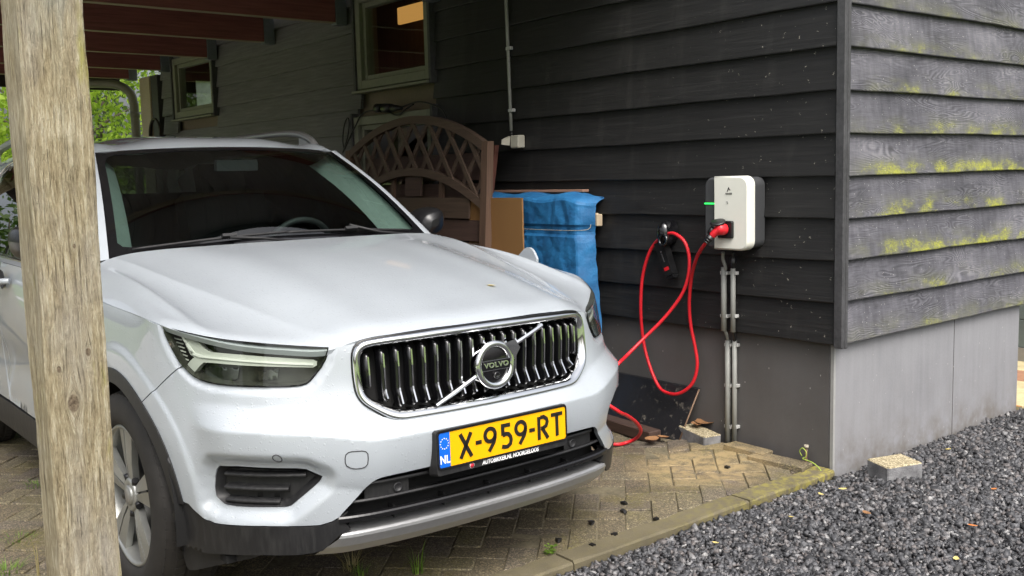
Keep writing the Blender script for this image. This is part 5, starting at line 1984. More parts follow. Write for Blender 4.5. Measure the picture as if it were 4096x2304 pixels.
# pair by nearest along the loop
rows = []
for f, off in ((-0.10, -0.012), (-0.10, 0.004), (0.02, 0.0135), (0.30, 0.0165), (0.62, 0.013), (0.93, 0.002), (1.0, -0.008), (1.0, -0.045)):
    Q = Go + (Gi - Go) * f
    rows.append(body(Q[:, 0], Q[:, 1], off, False))
FRp = np.array(rows).transpose(1, 0, 2)
FRp = np.concatenate([FRp, FRp[:1]], 0)
MB().grid(FRp, smooth=True).build('grille_frame', M['chrome'], gr)
rows = []
for f, off in ((-0.26, -0.012), (-0.24, 0.004), (-0.10, 0.005), (-0.06, -0.004)):
    Q = Go + (Gi - Go) * f
    rows.append(body(Q[:, 0], Q[:, 1], off, False))
Fq = np.array(rows).transpose(1, 0, 2); Fq = np.concatenate([Fq, Fq[:1]], 0)
MB().grid(Fq, smooth=True).build('grille_seal', M['gloss'], gr)
panel('grille_back', flat(-0.062), [tuple(p) for p in Gi[::2]], M['void'], gr, 0.03, rim=0, gap_=-0.004)
ytab = [.022 + .0445 * k for k in range(10)]
for y in [-v for v in ytab] + ytab:
    hi_ = 0.884 - 0.012 * (abs(y) / .42) ** 3; lo_ = 0.692 + (0.0 if abs(y) < .34 else (abs(y) - .34) * 0.55)
    prof = [(hi_, -.016), (hi_ - .012, .000), (0.82, -.002), (0.752, -.011), (0.742, -.010), (lo_ + .014, .004), (lo_, -.014)]
    if abs(y) > .41: prof = [(hi_ - .006, -.016), (hi_ - .016, -.004), (0.80, -.006), (0.765, -.010), (0.757, -.018)]
    wd = .0085
    L_, R_, CL, CR = [], [], [], []
    for z, d in prof:
        s0 = s_at_y(y, z)
        p = body([s0], [z], d, False)[0]
        L_.append([p + np.array([-.040, -wd * .9, 0]), p + np.array([-.012, -wd, 0]), p + np.array([-.001, -wd * .45, 0]), p + np.array([-.001, wd * .45, 0]), p + np.array([-.012, wd, 0]), p + np.array([-.040, wd * .9, 0])])
    sl = MB().grid(np.array(L_), smooth=True)
    sl.add(L_[0], [(0, 1, 2, 3, 4, 5)]); sl.add(L_[-1], [(5, 4, 3, 2, 1, 0)])
    so = sl.build('grille_slat', M['gloss'], gr)
    cs = []
    for z, d in prof[1:-1]:
        p = body([s_at_y(y, z)], [z], d, False)[0]
        cs.append([p + np.array([0.0, -.0030, 0]), p + np.array([.0022, -.0026, 0]), p + np.array([.0022, .0026, 0]), p + np.array([0.0, .0030, 0])])
    ch_ = MB().grid(np.array(cs), smooth=False)
    ch_.build('slat_strip', M['chrome'], so)
# badge: ring, arrow, diagonal bar, black disc with name bar
bx_, bz_ = 0.866, 0.784
bc = Vector((bx_, 0.003, bz_)); bn = Vector((1, 0, 0.06)).normalized()
ring = MB().lathe([(.056, -.012), (.057, .010), (.061, .015), (.072, .016), (.078, .012), (.0795, .004), (.0795, -.02)], bc, bn, 56)
ring.build('badge_ring', M['chrome'], gr)
MB().lathe([(.058, .004), (.040, .007), (0.0, .008)], bc, bn, 40).build('badge_disc', M['gloss'], gr)
up_ = Vector((-.06, 0, 1)).normalized(); rt_ = Vector((0, 1, 0))
nb = MB().box(bc + bn * .010, (.006, .114, .030)); nb.build('badge_bar', M['gloss'], gr)
for dz in (.0155, -.0155):
    MB().box(bc + bn * .0105 + up_ * dz, (.006, .112, .0018)).build('badge_edge', M['chrome'], gr)
tm = text_mesh('VOLVO', .0235, .0015, .0006, spacing=1.12)
place_text(tm, bc + bn * .0140, rt_, up_, 1.18, 1.0)
link('badge_lettering', tm, M['chrome'], gr)
MB().lathe([(.012, 0.0), (.012, .006), (.009, .009), (.006, .006), (0, .0065)], bc + bn * .008 - up_ * .034, bn, 20).build('badge_camera', M['gloss'], gr)
# diagonal bars
def bar(y0, z0, y1, z1, o0, o1):
    P = []
    for f in np.linspace(0, 1, 10):
        y, z = y0 + (y1 - y0) * f, z0 + (z1 - z0) * f
        p = gsurf(y, z) + np.array([o0 + (o1 - o0) * f, 0, 0])
        dv = np.array([0, -(z1 - z0), (y1 - y0)]); dv /= np.linalg.norm(dv)
        P.append([p + dv * .0075 + np.array([-.012, 0, 0]), p + dv * .0068, p + np.array([.003, 0, 0]), p - dv * .0068, p - dv * .0075 + np.array([-.012, 0, 0])])
    return MB().grid(np.array(P), smooth=False).build('grille_bar', M['chrome'], gr)


bar(-.225, .684, -.062, .757, .010, .012)
bar(.080, .832, .232, .885, .012, .010)
ar_ = MB()
d_ = Vector((0, .835, .55)).normalized(); e_ = Vector((0, -d_.z, d_.y))
for sg in (1,):
    tip = bc + d_ * .108
    b1, b2 = bc + d_ * .070 + e_ * .034, bc + d_ * .070 - e_ * .034
    t1, t2 = tip + e_ * .018, tip - e_ * .018
    ar_.prism([b2 + bn * -.006, t2 + bn * -.006, t1 + bn * -.006, b1 + bn * -.006], bn * .020)
ar_.build('badge_arrow', M['chrome'], gr)

# ---------------------------------------------------------------- number plate
pl = bpy.data.objects.new('number_plate', None); COL.objects.link(pl); pl.parent = car
pc = Vector((.920, .0, .557)); pl.location = pc; pl.matrix_parent_inverse = parent_matrix(car).inverted()
pn_ = Vector((1, 0, 0.019)).normalized(); pu = Vector((-.019, 0, 1)).normalized(); pr_ = Vector((0, 1, 0))


def rrect(w, h, r, n=5):
    o = []
    for cx, cy, a0 in ((w / 2 - r, h / 2 - r, 0), (-w / 2 + r, h / 2 - r, PI / 2), (-w / 2 + r, -h / 2 + r, PI), (w / 2 - r, -h / 2 + r, 1.5 * PI)):
        for k in range(n + 1):
            a = a0 + PI / 2 * k / n
            o.append((cx + r * math.cos(a), cy + r * math.sin(a)))
    return o


def onplate(x, y, h=0): return pc + pr_ * x + pu * y + pn_ * h


hold = MB()
o1 = [onplate(x, y - .0085, -.004) for x, y in rrect(.534, .142, .010)]
o0 = [onplate(x * 1.02, (y - .0085) * 1.03 - .004, -.040) for x, y in rrect(.534, .142, .010)]
n = len(o1)
hold.add(o0 + o1, [(i, (i + 1) % n, n + (i + 1) % n, n + i) for i in range(n)] + [tuple(range(n, 2 * n))])
hold.prism([onplate(x, y - .0085, -.004) for x, y in rrect(.534, .142, .010)], pn_ * .0015)
hold.build('plate_holder', M['plastic'], pl)
# raised rim round the plate
ri = MB()
oa = rrect(.530, .120, .011); ib = rrect(.520, .110, .008)
n = len(oa)
A = [onplate(x, y, -.002) for x, y in oa]; B = [onplate(x, y, .0025) for x, y in oa]; C_ = [onplate(x, y, .0025) for x, y in ib]; D_ = [onplate(x, y, -.002) for x, y in ib]
for P_, Q_ in ((A, B), (B, C_), (C_, D_)):
    ri.add(P_ + Q_, [(i, (i + 1) % n, n + (i + 1) % n, n + i) for i in range(n)])
ri.build('plate_rim', M['gloss'], pl)
yel = MB().add([onplate(x, y, .0) for x, y in [p if p[0] > -.218 else (-.218, p[1]) for p in rrect(.519, .109, .007)]], [tuple(range(24))])
yel.build('plate_face', M['plate'], pl)
blu = MB().add([onplate(x, y, .0003) for x, y in [p if p[0] < -.218 else (-.218, p[1]) for p in rrect(.519, .109, .007)]], [tuple(range(24))])
blu.build('country_band', M['euro'], pl)
tm = text_mesh('NL', .036, .0004, .0008); place_text(tm, onplate(-.239, -.031, .001), pr_, pu, .82, 1.0); link('country_letters', tm, M['white'], pl)
stm = MB()
for k in range(12):
    a = 2 * PI * k / 12
    cx, cy = -.239 + .0150 * math.cos(a), .020 + .0165 * math.sin(a)
    stm.add([onplate(cx + .0021 * math.cos(b_), cy + .0021 * math.sin(b_), .001) for b_ in np.linspace(0, 2 * PI, 7)[:-1]], [tuple(range(6))])
stm.build('star_ring', M['white'], pl)
stm_o = bpy.data.objects['star_ring']; stm_o['kind'] = 'stuff'


def strokes(polys, cx, w, lw=.0125, h=.077):
    """embossed plate character drawn with strokes in a unit box"""
    b_ = MB()
    for pl_ in polys:
        P = [np.array([cx + (x - .5) * w, (y - .5) * h]) for x, y in pl_]
        vs = []
        n_ = len(P)
        closed = np.linalg.norm(P[0] - P[-1]) < 1e-6
        for i, p in enumerate(P):
            a_ = P[max(i - 1, 0)] if not closed or i > 0 else P[-2]
            c_ = P[min(i + 1, n_ - 1)] if not closed or i < n_ - 1 else P[1]
            t_ = c_ - a_; t_ /= np.linalg.norm(t_)
            e1 = p - a_; e1 = e1 / (np.linalg.norm(e1) or 1); e2 = c_ - p; e2 = e2 / (np.linalg.norm(e2) or 1)
            nn = np.array([-t_[1], t_[0]])
            k_ = lw / 2 / max(.45, abs(nn @ np.array([-e1[1], e1[0]]))) if 0 < i < n_ - 1 else lw / 2
            vs += [p + nn * k_, p - nn * k_]
        top = [onplate(v[0], v[1], .0022) for v in vs]; bot = [onplate(v[0], v[1], .0004) for v in vs]
        m_ = len(vs)
        fs = []
        for i in range(n_ - 1):
            fs.append((2 * i, 2 * i + 1, 2 * i + 3, 2 * i + 2))
            fs.append((2 * i, 2 * i + 2, m_ + 2 * i + 2, m_ + 2 * i)); fs.append((2 * i + 1, m_ + 2 * i + 1, m_ + 2 * i + 3, 2 * i + 3))
        fs.append((0, m_, m_ + 1, 1)); fs.append((m_ - 2, m_ - 1, 2 * m_ - 1, 2 * m_ - 2))
        b_.add(top + bot, fs)
    b_.build('plate_character', M['ink'], pl)


arc = lambda cx, cy, rx_, ry_, a0, a1, n=14: [(cx + rx_ * math.cos(a0 + (a1 - a0) * k / n), cy + ry_ * math.sin(a0 + (a1 - a0) * k / n)) for k in range(n + 1)]
nine = [arc(.5, .70, .44, .27, 0, 2 * PI, 24), [(.94, .70), (.92, .55), (.80, .35), (.38, .02)]]
five = [[(.88, .96), (.20, .96), (.20, .545)] , [(.20, .545), (.45, .60), (.70, .57), (.90, .44), (.94, .30), (.86, .14), (.62, .045), (.40, .045), (.10, .09)]]
strokes([[(.08, .0), (.92, 1.0)], [(.08, 1.0), (.92, .0)]], -.158, .050)
strokes([[(.0, .5), (1.0, .5)]], -.108, .023)
strokes(nine, -.062, .046)
strokes(five, .003, .045)
strokes(nine, .064, .046)
strokes([[(.0, .5), (1.0, .5)]], .112, .023)
strokes([[(.12, .0), (.12, 1.0)], [(.28, .96), (.55, .97), (.82, .86), (.88, .72), (.78, .56), (.50, .48), (.30, .48)], [(.42, .48), (.92, .0)]], .160, .048)
strokes([[(.0, .955), (1.0, .955)], [(.5, .95), (.5, 0.0)]], .221, .050)
tm = text_mesh('AUTOBIKKER.NL NOORDELOOS', .0215, .0003, .0006, shear=.18); place_text(tm, onplate(.022, -.0700, -.0018), pr_, pu, .74, .92)
link('dealer_lettering', tm, M['white'], pl)
MB().lathe([(.0092, 0), (.0092, .0006), (0, .0006)], onplate(-.135, -.0695, -.0024), pn_, 20).build('dealer_roundel', M['white'], pl)
MB().lathe([(.0078, 0), (.0078, .0006), (0, .0006)], onplate(-.135, -.0695, -.0017), pn_, 20).build('dealer_roundel', M['redp'], pl)

# ---------------------------------------------------------------- lower intake, skid plate, small fittings
li = bpy.data.objects.new('lower_grille', None); COL.objects.link(li); li.parent = car
li.location = (.85, 0, .42); li.matrix_parent_inverse = parent_matrix(car).inverted()


def strip(name, prof, ymax, mat, par, n=60):
    """sweep a profile of (offset, z) along the fascia between +-ymax (per profile point)"""
    P = []
    for j, (d, z) in enumerate(prof):
        ym = ymax[j] if hasattr(ymax, '__len__') else ymax
        s1 = s_at_y(ym, z)
        P.append(body(np.linspace(-s1, s1, n), np.full(n, z), d, False))
    P = np.array(P)
    return MB().grid(np.concatenate([P, P[:1]], 0), smooth=False).build(name, mat, par)


strip('intake_back', [(-.070, .33), (-.070, .52), (-.074, .52), (-.074, .33)], .62, M['void'], li)
strip('intake_slat', [(-.045, .480), (-.012, .484), (-.010, .479), (-.012, .474), (-.045, .470)], [.46, .46, .462, .464, .466], M['plastic'], li)
strip('intake_slat', [(-.050, .425), (-.014, .432), (-.011, .427), (-.014, .422), (-.050, .414)], [.51, .508, .51, .512, .52], M['plastic'], li)
strip('intake_slat', [(-.050, .372), (-.030, .384), (.006, .391), (.010, .386), (.008, .372), (-.012, .367), (-.050, .362)], [.545, .548, .552, .553, .55, .545, .54], M['wetp'], li)
for y in np.linspace(-.36, .36, 5):
    p = gsurf(y, .36)
    MB().box(p + np.array([-.052, 0, .000]), (.03, .005, .05)).build('intake_web', M['plastic'], li)
for y in (-.412, -.31, .31, .412):
    pass
for sg in (-1, 1):
    p = gsurf(sg * .40, .4525)
    P = body(np.linspace(s_at_y(sg * .325, .45), s_at_y(sg * .475, .45), 12), np.full(12, .4525), -.026, False)
    q = np.array([[a + np.array([0, 0, -.022]), a + np.array([0, 0, .022])] for a in P])
    MB().grid(q).build('sensor_panel', M['plastic'], li)
    c = body([s_at_y(sg * .364, .441)], [.449], -.024, False)[0]
    so_ = MB().lathe([(.0155, -.004), (.0155, .004), (.0115, .0055), (.0105, .003), (.0, .0035)], c, (1, sg * .12, 0), 24)
    so_.build('parking_sensor', plain('sensor face', (.03, .03, .032), .4), li)
skid = strip('skid_plate', [(-.070, .352), (-.002, .337), (.006, .331), (.008, .322), (-.004, .292), (-.030, .262), (-.10, .246), (-.10, .25)], [.500, .538, .546, .552, .585, .612, .60, .56], M['satin'], car)
# side intake inserts
for sg in (-1, 1):
    vi = bpy.data.objects.new('side_intake', None); COL.objects.link(vi); vi.parent = car
    cpoly = VENT_L if sg < 0 else vent_l
    ctr = np.mean(np.array(cpoly), 0)
    vi.location = tuple(body([ctr[0]], [ctr[1]])[0]); vi.matrix_parent_inverse = parent_matrix(car).inverted()
    cp_ = [tuple(p) for p in cpoly]
    outer_ = np.array(dense(cp_, .01)); inner_ = np.array(dense(inset(cp_, .017), .01))
    inner_ = resample(inset(cp_, .017), len(outer_)); outer_ = resample(cp_, len(outer_))
    w0 = body(outer_[:, 0], outer_[:, 1], -.0315, False); w1 = body(inner_[:, 0], inner_[:, 1], -.060, False)
    n = len(outer_)
    MB().add(np.vstack([w0, w1]), [(i, (i + 1) % n, n + (i + 1) % n, n + i) for i in range(n)], 0, True).build('intake_wall', M['plastic'], vi)
    panel('intake_floor', flat(-.060), [tuple(p) for p in inner_[::2]], M['plastic'], vi, .02, rim=0, gap_=0)
    smin, smax = np.array(cpoly)[:, 0].min(), np.array(cpoly)[:, 0].max()
    zc = ctr[1]
    for (dz, a0, a1) in ((.030, .10, .86), (-.012, .09, .70), (-.052, .10, .62)):
        z = zc + dz
        sa, sb = (smin + (smax - smin) * a0, smin + (smax - smin) * a1) if sg < 0 else (smax - (smax - smin) * a0, smax - (smax - smin) * a1)
        q = np.linspace(sa, sb, 12)
        P = np.array([body(q, np.full(12, z + 0.008), -.058, False), body(q, np.full(12, z + .004), -.036, False), body(q, np.full(12, z - .002), -.033, False), body(q, np.full(12, z - .006), -.036, False), body(q, np.full(12, z - .010), -.058, False)])
        MB().grid(P).build('intake_blade', M['plastic'], vi)
# tow eye cover and bumper sensors: fine grooves
def groove(name, loop_sz, w=.0016):
    L_ = np.array(loop_sz + loop_sz[:1])
    P = np.array([body(L_[:, 0], L_[:, 1], .0006), ]).reshape(-1, 3)
    return MB().tube(P, w, 6, caps=False).build(name, M['interior'], car)


tc = trace([r6(*p) for p in ((265, 350), (272, 315), (300, 288), (340, 280), (440, 273), (485, 280), (505, 305), (508, 360), (503, 410), (480, 440), (440, 455), (375, 462), (320, 452), (280, 430), (266, 395))], 0.0, True)
groove('tow_eye_cover', tc)
c_ = trace([r6b(1778, 697)], 0.0, True)[0]
for sg in (-1, 1):
    groove('bumper_sensor', [(sg * -c_[0] + .013 * math.cos(a), c_[1] + .013 * math.sin(a)) for a in np.linspace(0, 2 * PI, 20)[:-1]], .0014)

# mirrors
for sg in (-1, 1):
    mo = MB()
    prof = []
    for t_, (hy, hz, cx_) in zip(np.linspace(0, 1, 8), ((.03, .02, .0), (.075, .055, .012), (.10, .072, .035), (.112, .080, .07), (.115, .083, .11), (.114, .083, .145), (.112, .081, .165), (.104, .074, .170))):
        ringp = []
        for k in range(20):
            a = 2 * PI * k / 20
            ca, sa_ = math.cos(a), math.sin(a)
            ex = 0.75
            yv = math.copysign(abs(ca) ** ex, ca) * hy; zv = math.copysign(abs(sa_) ** ex, sa_) * hz
            ringp.append((-.775 - cx_, sg * (.940 + yv * .72 - .02 * (1 - t_)), 1.165 + zv * .88 + .015 * (yv / .115)))
        prof.append(ringp)
    P = np.array(prof)
    mo.grid(np.concatenate([P, P[:, :1]], 1), smooth=True)
    mo.add(P[0], [tuple(range(20))])
    m1 = mo.build('door_mirror', M['wetp'], car)
    MB().add(P[-1] * np.array([1, 1, 1]) + np.array([.004, 0, 0]), [tuple(range(20))]).build('mirror_glass', M['chrome'], m1)
    MB().tube([(-.83, sg * .90, 1.105), (-.80, sg * .855, 1.085)], [.03, .035], 10).build('mirror_stalk', M['gloss'], m1)
    hd_ = MB()
    hp = [np.array((x, sg * (.925 + dy), .985)) for x, dy in ((-1.40, .0), (-1.42, .030), (-1.47, .042), (-1.54, .043), (-1.60, .036), (-1.625, .004))]
    hd_.tube(catmull(hp, 5), .014, 10)
    hd_.build('door_handle', M['paint'], car)
    MB().lathe([(.045, .0), (.038, -.006), (0, -.014)], (-1.53, sg * .931, .985), (0, sg, 0), 20).build('handle_recess', M['interior'], car)
# wipers
def on_screen(y, f, off=.012): return WS([f], [y])[0] + np.array([off * .6, 0, off * .8])


for (y0_, y1_, f0_, f1_, yh, lbl) in ((-.66, .02, .035, .080, -.28, 0), (-.02, .64, .075, .050, .30, 1)):
    w_ = MB()
    pts = [on_screen(y0_ + (y1_ - y0_) * k, f0_ + (f1_ - f0_) * k + .006 * math.sin(PI * k), .018) for k in np.linspace(0, 1, 16)]
    w_.tube(pts, [.004] + [.0065] * 14 + [.004], 6)
    wo_ = w_.build('wiper', M['blkm'], car)
    MB().box(on_screen(yh, f0_ + (f1_ - f0_) * ((yh - y0_) / (y1_ - y0_)), .030), (.022, .060, .013), Matrix.Rotation(math.radians(-35), 3, 'Y')).build('wiper_joint', M['blkm'], wo_)
    MB().tube([on_screen(yh, f0_ + .01, .034), on_screen(yh + .14, .028, .030), np.array((-.50, yh + .36, 1.125))], [.007, .0065, .008], 6).build('wiper_arm', M['blkm'], wo_)
cw = np.array([[(-.415 - .07 * (y / .75) ** 2, y, 1.120 - .02 * abs(y)), (-.53 - .08 * (y / .75) ** 2, y, 1.112 - .012 * (y / .75) ** 2)] for y in np.linspace(-.78, .78, 20)])
MB().grid(cw).build('cowl', M['plastic'], car)
# open charge flap on the left wing, with the plug below it
fo = MB()
fpts = [on_y(1900 + x / 2.8983, 700 + y / 2.8983, 0.985) for x, y in ((500, 935), (540, 890), (575, 852), (605, 838), (635, 843), (660, 865), (685, 905), (705, 955), (712, 975))]
fpts = [np.array(p) for p in fpts]
low = [np.array((p[0], .955, .965)) for p in fpts[::-1]]
fo.prism([tuple(p) for p in fpts] + [tuple(fpts[-1] + np.array([.004, -.01, -.10])), tuple(fpts[0] + np.array([.01, -.01, -.10]))], (0, .012, 0))
fo.build('charge_flap', M['paint'], car)
MB().lathe([(.045, .0), (.045, .012), (.036, .014), (.030, .004), (0, .004)], (-.15, .905, .90), (0, 1, 0), 24).build('charge_socket', M['interior'], car)

# scuttle corners: close the body between bonnet, wing, pillar foot and door
c0 = [rear[6] + np.array([0, 0, -.010]), rear[7] + np.array([0, 0, -.008]), rear[8] + np.array([.004, 0, -.006]), rear[9] + np.array([.004, -.002, -.003])]
c1 = [np.array((-.600, .700, 1.104)), np.array((-.588, .748, 1.108)), np.array((-.650, .848, 1.058)), np.array((-.632, .892, 1.024))]
cg = np.array([[a * (1 - f) + b * f + np.array([0, 0, .004 * math.sin(PI * f)]) for f in np.linspace(0, 1, 5)] for a, b in zip(c0, c1)])
cg = cg * np.array([1, -1, 1])
both(MB().grid(cg).build('scuttle_corner', M['paint'], car))

# ================================================================== THINGS ALONG THE WALL
def PD(x, y, Y): return on_y(x * DS, y * DS, Y)


M['chg'] = plain('dark grey moulded plastic', (0.055, 0.057, 0.060), 0.42, 0, 0.06, 60)
M['chw'] = plain('ivory white moulded plastic', (0.78, 0.78, 0.70), 0.35, 0, 0.03, 30)
M['blk'] = plain('black moulded plastic', (0.012, 0.012, 0.013), 0.35, 0, 0.1, 60)
M['red'] = plain('red cable sheath', (0.62, 0.015, 0.025), 0.42, 0, 0.10, 60)
M['led'] = emission('green status light', (0.03, 1.0, 0.12), 1.6)
M['pvc'] = plain('grey plastic conduit', (0.27, 0.275, 0.255), 0.5, 0, 0.08, 40)
M['clip'] = plain('pale plastic clip', (0.48, 0.485, 0.47), 0.5, 0, 0.08, 60)


def rr_xz(x0, x1, z0, z1, r, n=6):
    o = []
    for cx, cz, a0 in ((x1 - r, z1 - r, 0), (x0 + r, z1 - r, PI / 2), (x0 + r, z0 + r, PI), (x1 - r, z0 + r, 1.5 * PI)):
        for k in range(n + 1):
            a = a0 + PI / 2 * k / n
            o.append((cx + r * math.cos(a), cz + r * math.sin(a)))
    return o


def slab_y(mb, loop, y_back, y_front, bev=0.008):
    """rounded slab standing on the wall, front towards -y, softened front edge"""
    P = np.array(loop); c = P.mean(0)
    rings = []
    for (k, y) in ((0.0, y_back), (0.0, y_front + bev), (0.35 * bev, y_front + 0.3 * bev), (1.0 * bev, y_front)):
        d = P - c; L_ = np.linalg.norm(d, axis=1, keepdims=True)
        Q = P - d / L_ * k
        rings.append(np.stack([Q[:, 0], np.full(len(Q), y), Q[:, 1]], 1))
    G = np.array(rings); G = np.concatenate([G, G[:, :1]], 1)
    mb.grid(G, smooth=True)
    mb.add(rings[-1], [tuple(range(len(P)))])
    return mb


# ---- wall charger
ch = thing('wall_charger', 'white and dark grey car charger box on the black boards', 'charger', (0.33, 1.95, 1.0))
cx0, cx1, cz0, cz1 = 0.187, 0.456, 1.017, 1.362
slab_y(MB(), rr_xz(cx0 + .002, cx1 - .002, cz0 + .004, cz1 - .004, .040), 1.962, 1.842, .010).build('charger_body', M['chg'], ch)
split_x = 0.258
wl_ = [(max(x, split_x), z) for x, z in rr_xz(cx0, cx1 + .004, cz0 - .003, cz1 + .002, .044)]
wl2 = []
for p in wl_:
    if not wl2 or abs(p[0] - wl2[-1][0]) + abs(p[1] - wl2[-1][1]) > 1e-6: wl2.append(p)
slab_y(MB(), wl2, 1.880, 1.826, .010).build('front_cover', M['chw'], ch)
a, b = PD(1771, 512, 1.838), PD(1791, 512, 1.838)
MB().bbox((cx0 + .003, 1.8385, a[2] - .0030), (split_x - .001, 1.848, a[2] + .0030), .001).build('status_light', M['led'], ch)
lg = PD(1833, 477, 1.825)
lgm = MB()
for q in ([(-.011, -.010), (-.001, .012), (.001, .012), (.0035, .006), (.001, .002), (-.006, -.010)], [(.001, .002), (.004, .006), (.011, -.004), (.006, -.004)]):
    lgm.add([(lg[0] + x, 1.8245, lg[2] + z) for x, z in q], [tuple(range(len(q)))])
lgm.build('maker_mark', M['ink'], ch)['kind'] = 'stuff'
tm = text_mesh('AlphaESS', .0115, .0002, .0003); place_text(tm, (lg[0], 1.8243, lg[2] - .019), (1, 0, 0), (0, 0, 1), .92, 1.0); link('maker_lettering', tm, M['ink'], ch)
ic = PD(1829, 510, 1.825)
icm = MB().tube([(ic[0] - .006, 1.8245, ic[2] + .004), (ic[0] + .003, 1.8245, ic[2] + .005), (ic[0] + .005, 1.8245, ic[2] - .003), (ic[0] - .001, 1.8245, ic[2] - .005)], .0009, 5)
icm.build('card_reader_icon', M['ink'], ch)
sk0, sk1 = PD(1811, 555, 1.826), PD(1846, 600, 1.826)
slab_y(MB(), rr_xz(sk0[0] - .006, sk1[0], sk1[2], sk0[2], .009), 1.84, 1.812, .004).build('socket_block', M['blk'], ch)
scn = Vector(((sk0[0] + sk1[0]) / 2 - .006, 1.812, (sk0[2] + sk1[2]) / 2 + .002))
# spring lid standing open over the plug
ld = MB()
ldn = Vector((0.10, -0.35, 0.93)).normalized()
ld.lathe([(0.0, .006), (.030, .006), (.037, .003), (.037, -.003), (0.0, -.004)], scn + Vector((-.012, -.030, .034)), ldn, 24)
ld.build('socket_lid', M['blk'], ch)
# ---- charging cable with its plug
cab = thing('charging_cable', 'red charging cable looped from the charger over a hook to the car', 'cable', (0.0, 1.9, 0.0))
h0 = scn + Vector((0.004, -.004, 0))
MB().lathe([(.027, 0.004), (.0285, -.010), (.0285, -.026), (.026, -.038), (.018, -.046), (0, -.049)], h0 + Vector((0, -.002, 0)), (0.12, 1, -.05), 24).build('plug_head', M['red'], cab)
g0 = h0 + Vector((-.004, -.030, -.004)); g1 = Vector(PD(1790, 594, 1.76)); g2 = Vector(PD(1776, 611, 1.745))
MB().tube(catmull([g0, (g0 + g1) / 2 + Vector((0, 0, .004)), g1], 6), [.022, .0215, .021, .0205, .020, .0195, .019, .019, .0185, .018, .018, .0175, .017], 14).build('plug_grip', M['red'], cab)
MB().tube([g1 + Vector((-.010, -.004, .010)), g0 + Vector((-.028, -.010, .016))], [.014, .012], 10).build('plug_latch', M['blk'], cab)
gl = MB().tube([g1, g1 + (g2 - g1) * .9], [.0195, .015], 14)
for k in range(3):
    p = g1 + (g2 - g1) * (.25 + .3 * k)
    gl.tube([p, p + (g2 - g1).normalized() * .006], [.0195 - .002 * k, .019 - .002 * k], 14)
gl.build('plug_gland', M['blk'], cab)
cpts = [tuple(g1 + (g2 - g1) * .7)] + [tuple(PD(*p)) for p in ((1766, 624, 1.77), (1752, 650, 1.82), (1740, 695, 1.88), (1734, 760, 1.91), (1738, 820, 1.925), (1749, 875, 1.935), (1754, 920, 1.935), (1743, 962, 1.925), (1717, 986, 1.91), (1690, 991, 1.905), (1660, 976, 1.915), (1636, 925, 1.93), (1619, 860, 1.935), (1612, 780, 1.92), (1616, 700, 1.92), (1631, 642, 1.925), (1648, 612, 1.93), (1668, 594, 1.905), (1686, 587, 1.89), (1701, 590, 1.885), (1723, 610, 1.885), (1734, 650, 1.89), (1730, 700, 1.885), (1712, 746, 1.87), (1670, 801, 1.82), (1620, 851, 1.74), (1575, 896, 1.62), (1548, 923, 1.50))]
cpts += [(-.30, 1.42, .20), (-.43, 1.42, .05), (-.42, 1.47, .013), (-.30, 1.53, .013)]
cpts += [tuple(on_z(1548 * DS, 1118 * DS, .013)), tuple(on_z(1575 * DS, 1114 * DS, .013)), tuple(PD(1600, 1103, 1.66)), tuple(PD(1612, 1084, 1.60)), tuple(PD(1600, 1062, 1.50)), tuple(PD(1575, 1044, 1.36)), tuple(PD(1548, 1030, 1.24)), (.03, 1.10, .46), (-.08, 1.04, .70), (-.14, 1.01, .85)]
MB().tube(catmull(cpts, 6), .0088, 10).build('cable_sheath', M['red'], cab)
MB().tube([(-.14, 1.01, .85), (-.15, .98, .89), (-.15, .925, .90)], [.018, .024, .030], 12).build('car_plug', M['blk'], cab)

# ---- cable hook with a dummy socket and a hanging grip
hk = thing('cable_hook', 'glossy black cable holder on the boards carrying the red loop', 'cable holder', (-.15, 1.95, 1.0))
hc = PD(1681, 572, 1.93)
hm = MB()
P = []
for t_, (hx, hz, yo_) in zip(range(6), ((.043, .064, .03), (.042, .063, -.015), (.038, .058, -.040), (.030, .048, -.056), (.016, .030, -.064), (.003, .006, -.066))):
    P.append([(hc[0] + hx * math.cos(a), 1.93 + yo_, hc[2] - .028 + hz * math.sin(a)) for a in np.linspace(0, 2 * PI, 24, endpoint=False)])
P = np.array(P); hm.grid(np.concatenate([P, P[:, :1]], 1)); hm.build('holder_shell', M['gloss'], hk)
ring_c = Vector(PD(1669, 604, 1.855))
MB().lathe([(.030, .035), (.032, .0), (.030, -.008), (.024, -.008), (.023, .0), (.022, .030), (0, .032)], ring_c, (0.1, 1, -.1), 24).build('holder_ring', M['gloss'], hk)
q0, q1 = Vector(PD(1655, 610, 1.895)), Vector(PD(1682, 692, 1.905))
dv = (q1 - q0); side = Vector((dv.z, 0, -dv.x)).normalized()
gm = MB()
for (w0_, w1_, th) in ((.030, .026, .022),):
    o_ = [q0 - side * w0_, q0 + side * w0_, q1 + side * w1_, q1 - side * w1_]
    gm.prism(o_, (0, .045, 0))
gm.build('hanging_grip', M['blk'], hk)
MB().prism([q1 - side * .024 + dv * .01, q1 + side * .024 + dv * .01, q1 + side * .020 + dv * .10 + Vector((.01, 0, 0)), q1 - side * .018 + dv * .10 + Vector((.01, 0, 0))], (0, .040, 0)).build('grip_end', M['gloss'], hk)
rl = q0 + dv * .80
rlm = MB()
u1 = dv.normalized()
rlm.prism([rl - side * .016 - u1 * .008 + Vector((0, -.001, 0)), rl + side * .016 - u1 * .008 + Vector((0, -.001, 0)), rl + side * .016 + u1 * .010 + Vector((0, -.001, 0)), rl - side * .016 + u1 * .010 + Vector((0, -.001, 0))], (0, .002, 0))
rlm.build('red_label', M['red'], hk)
sx_ = side if side.x > 0 else -side
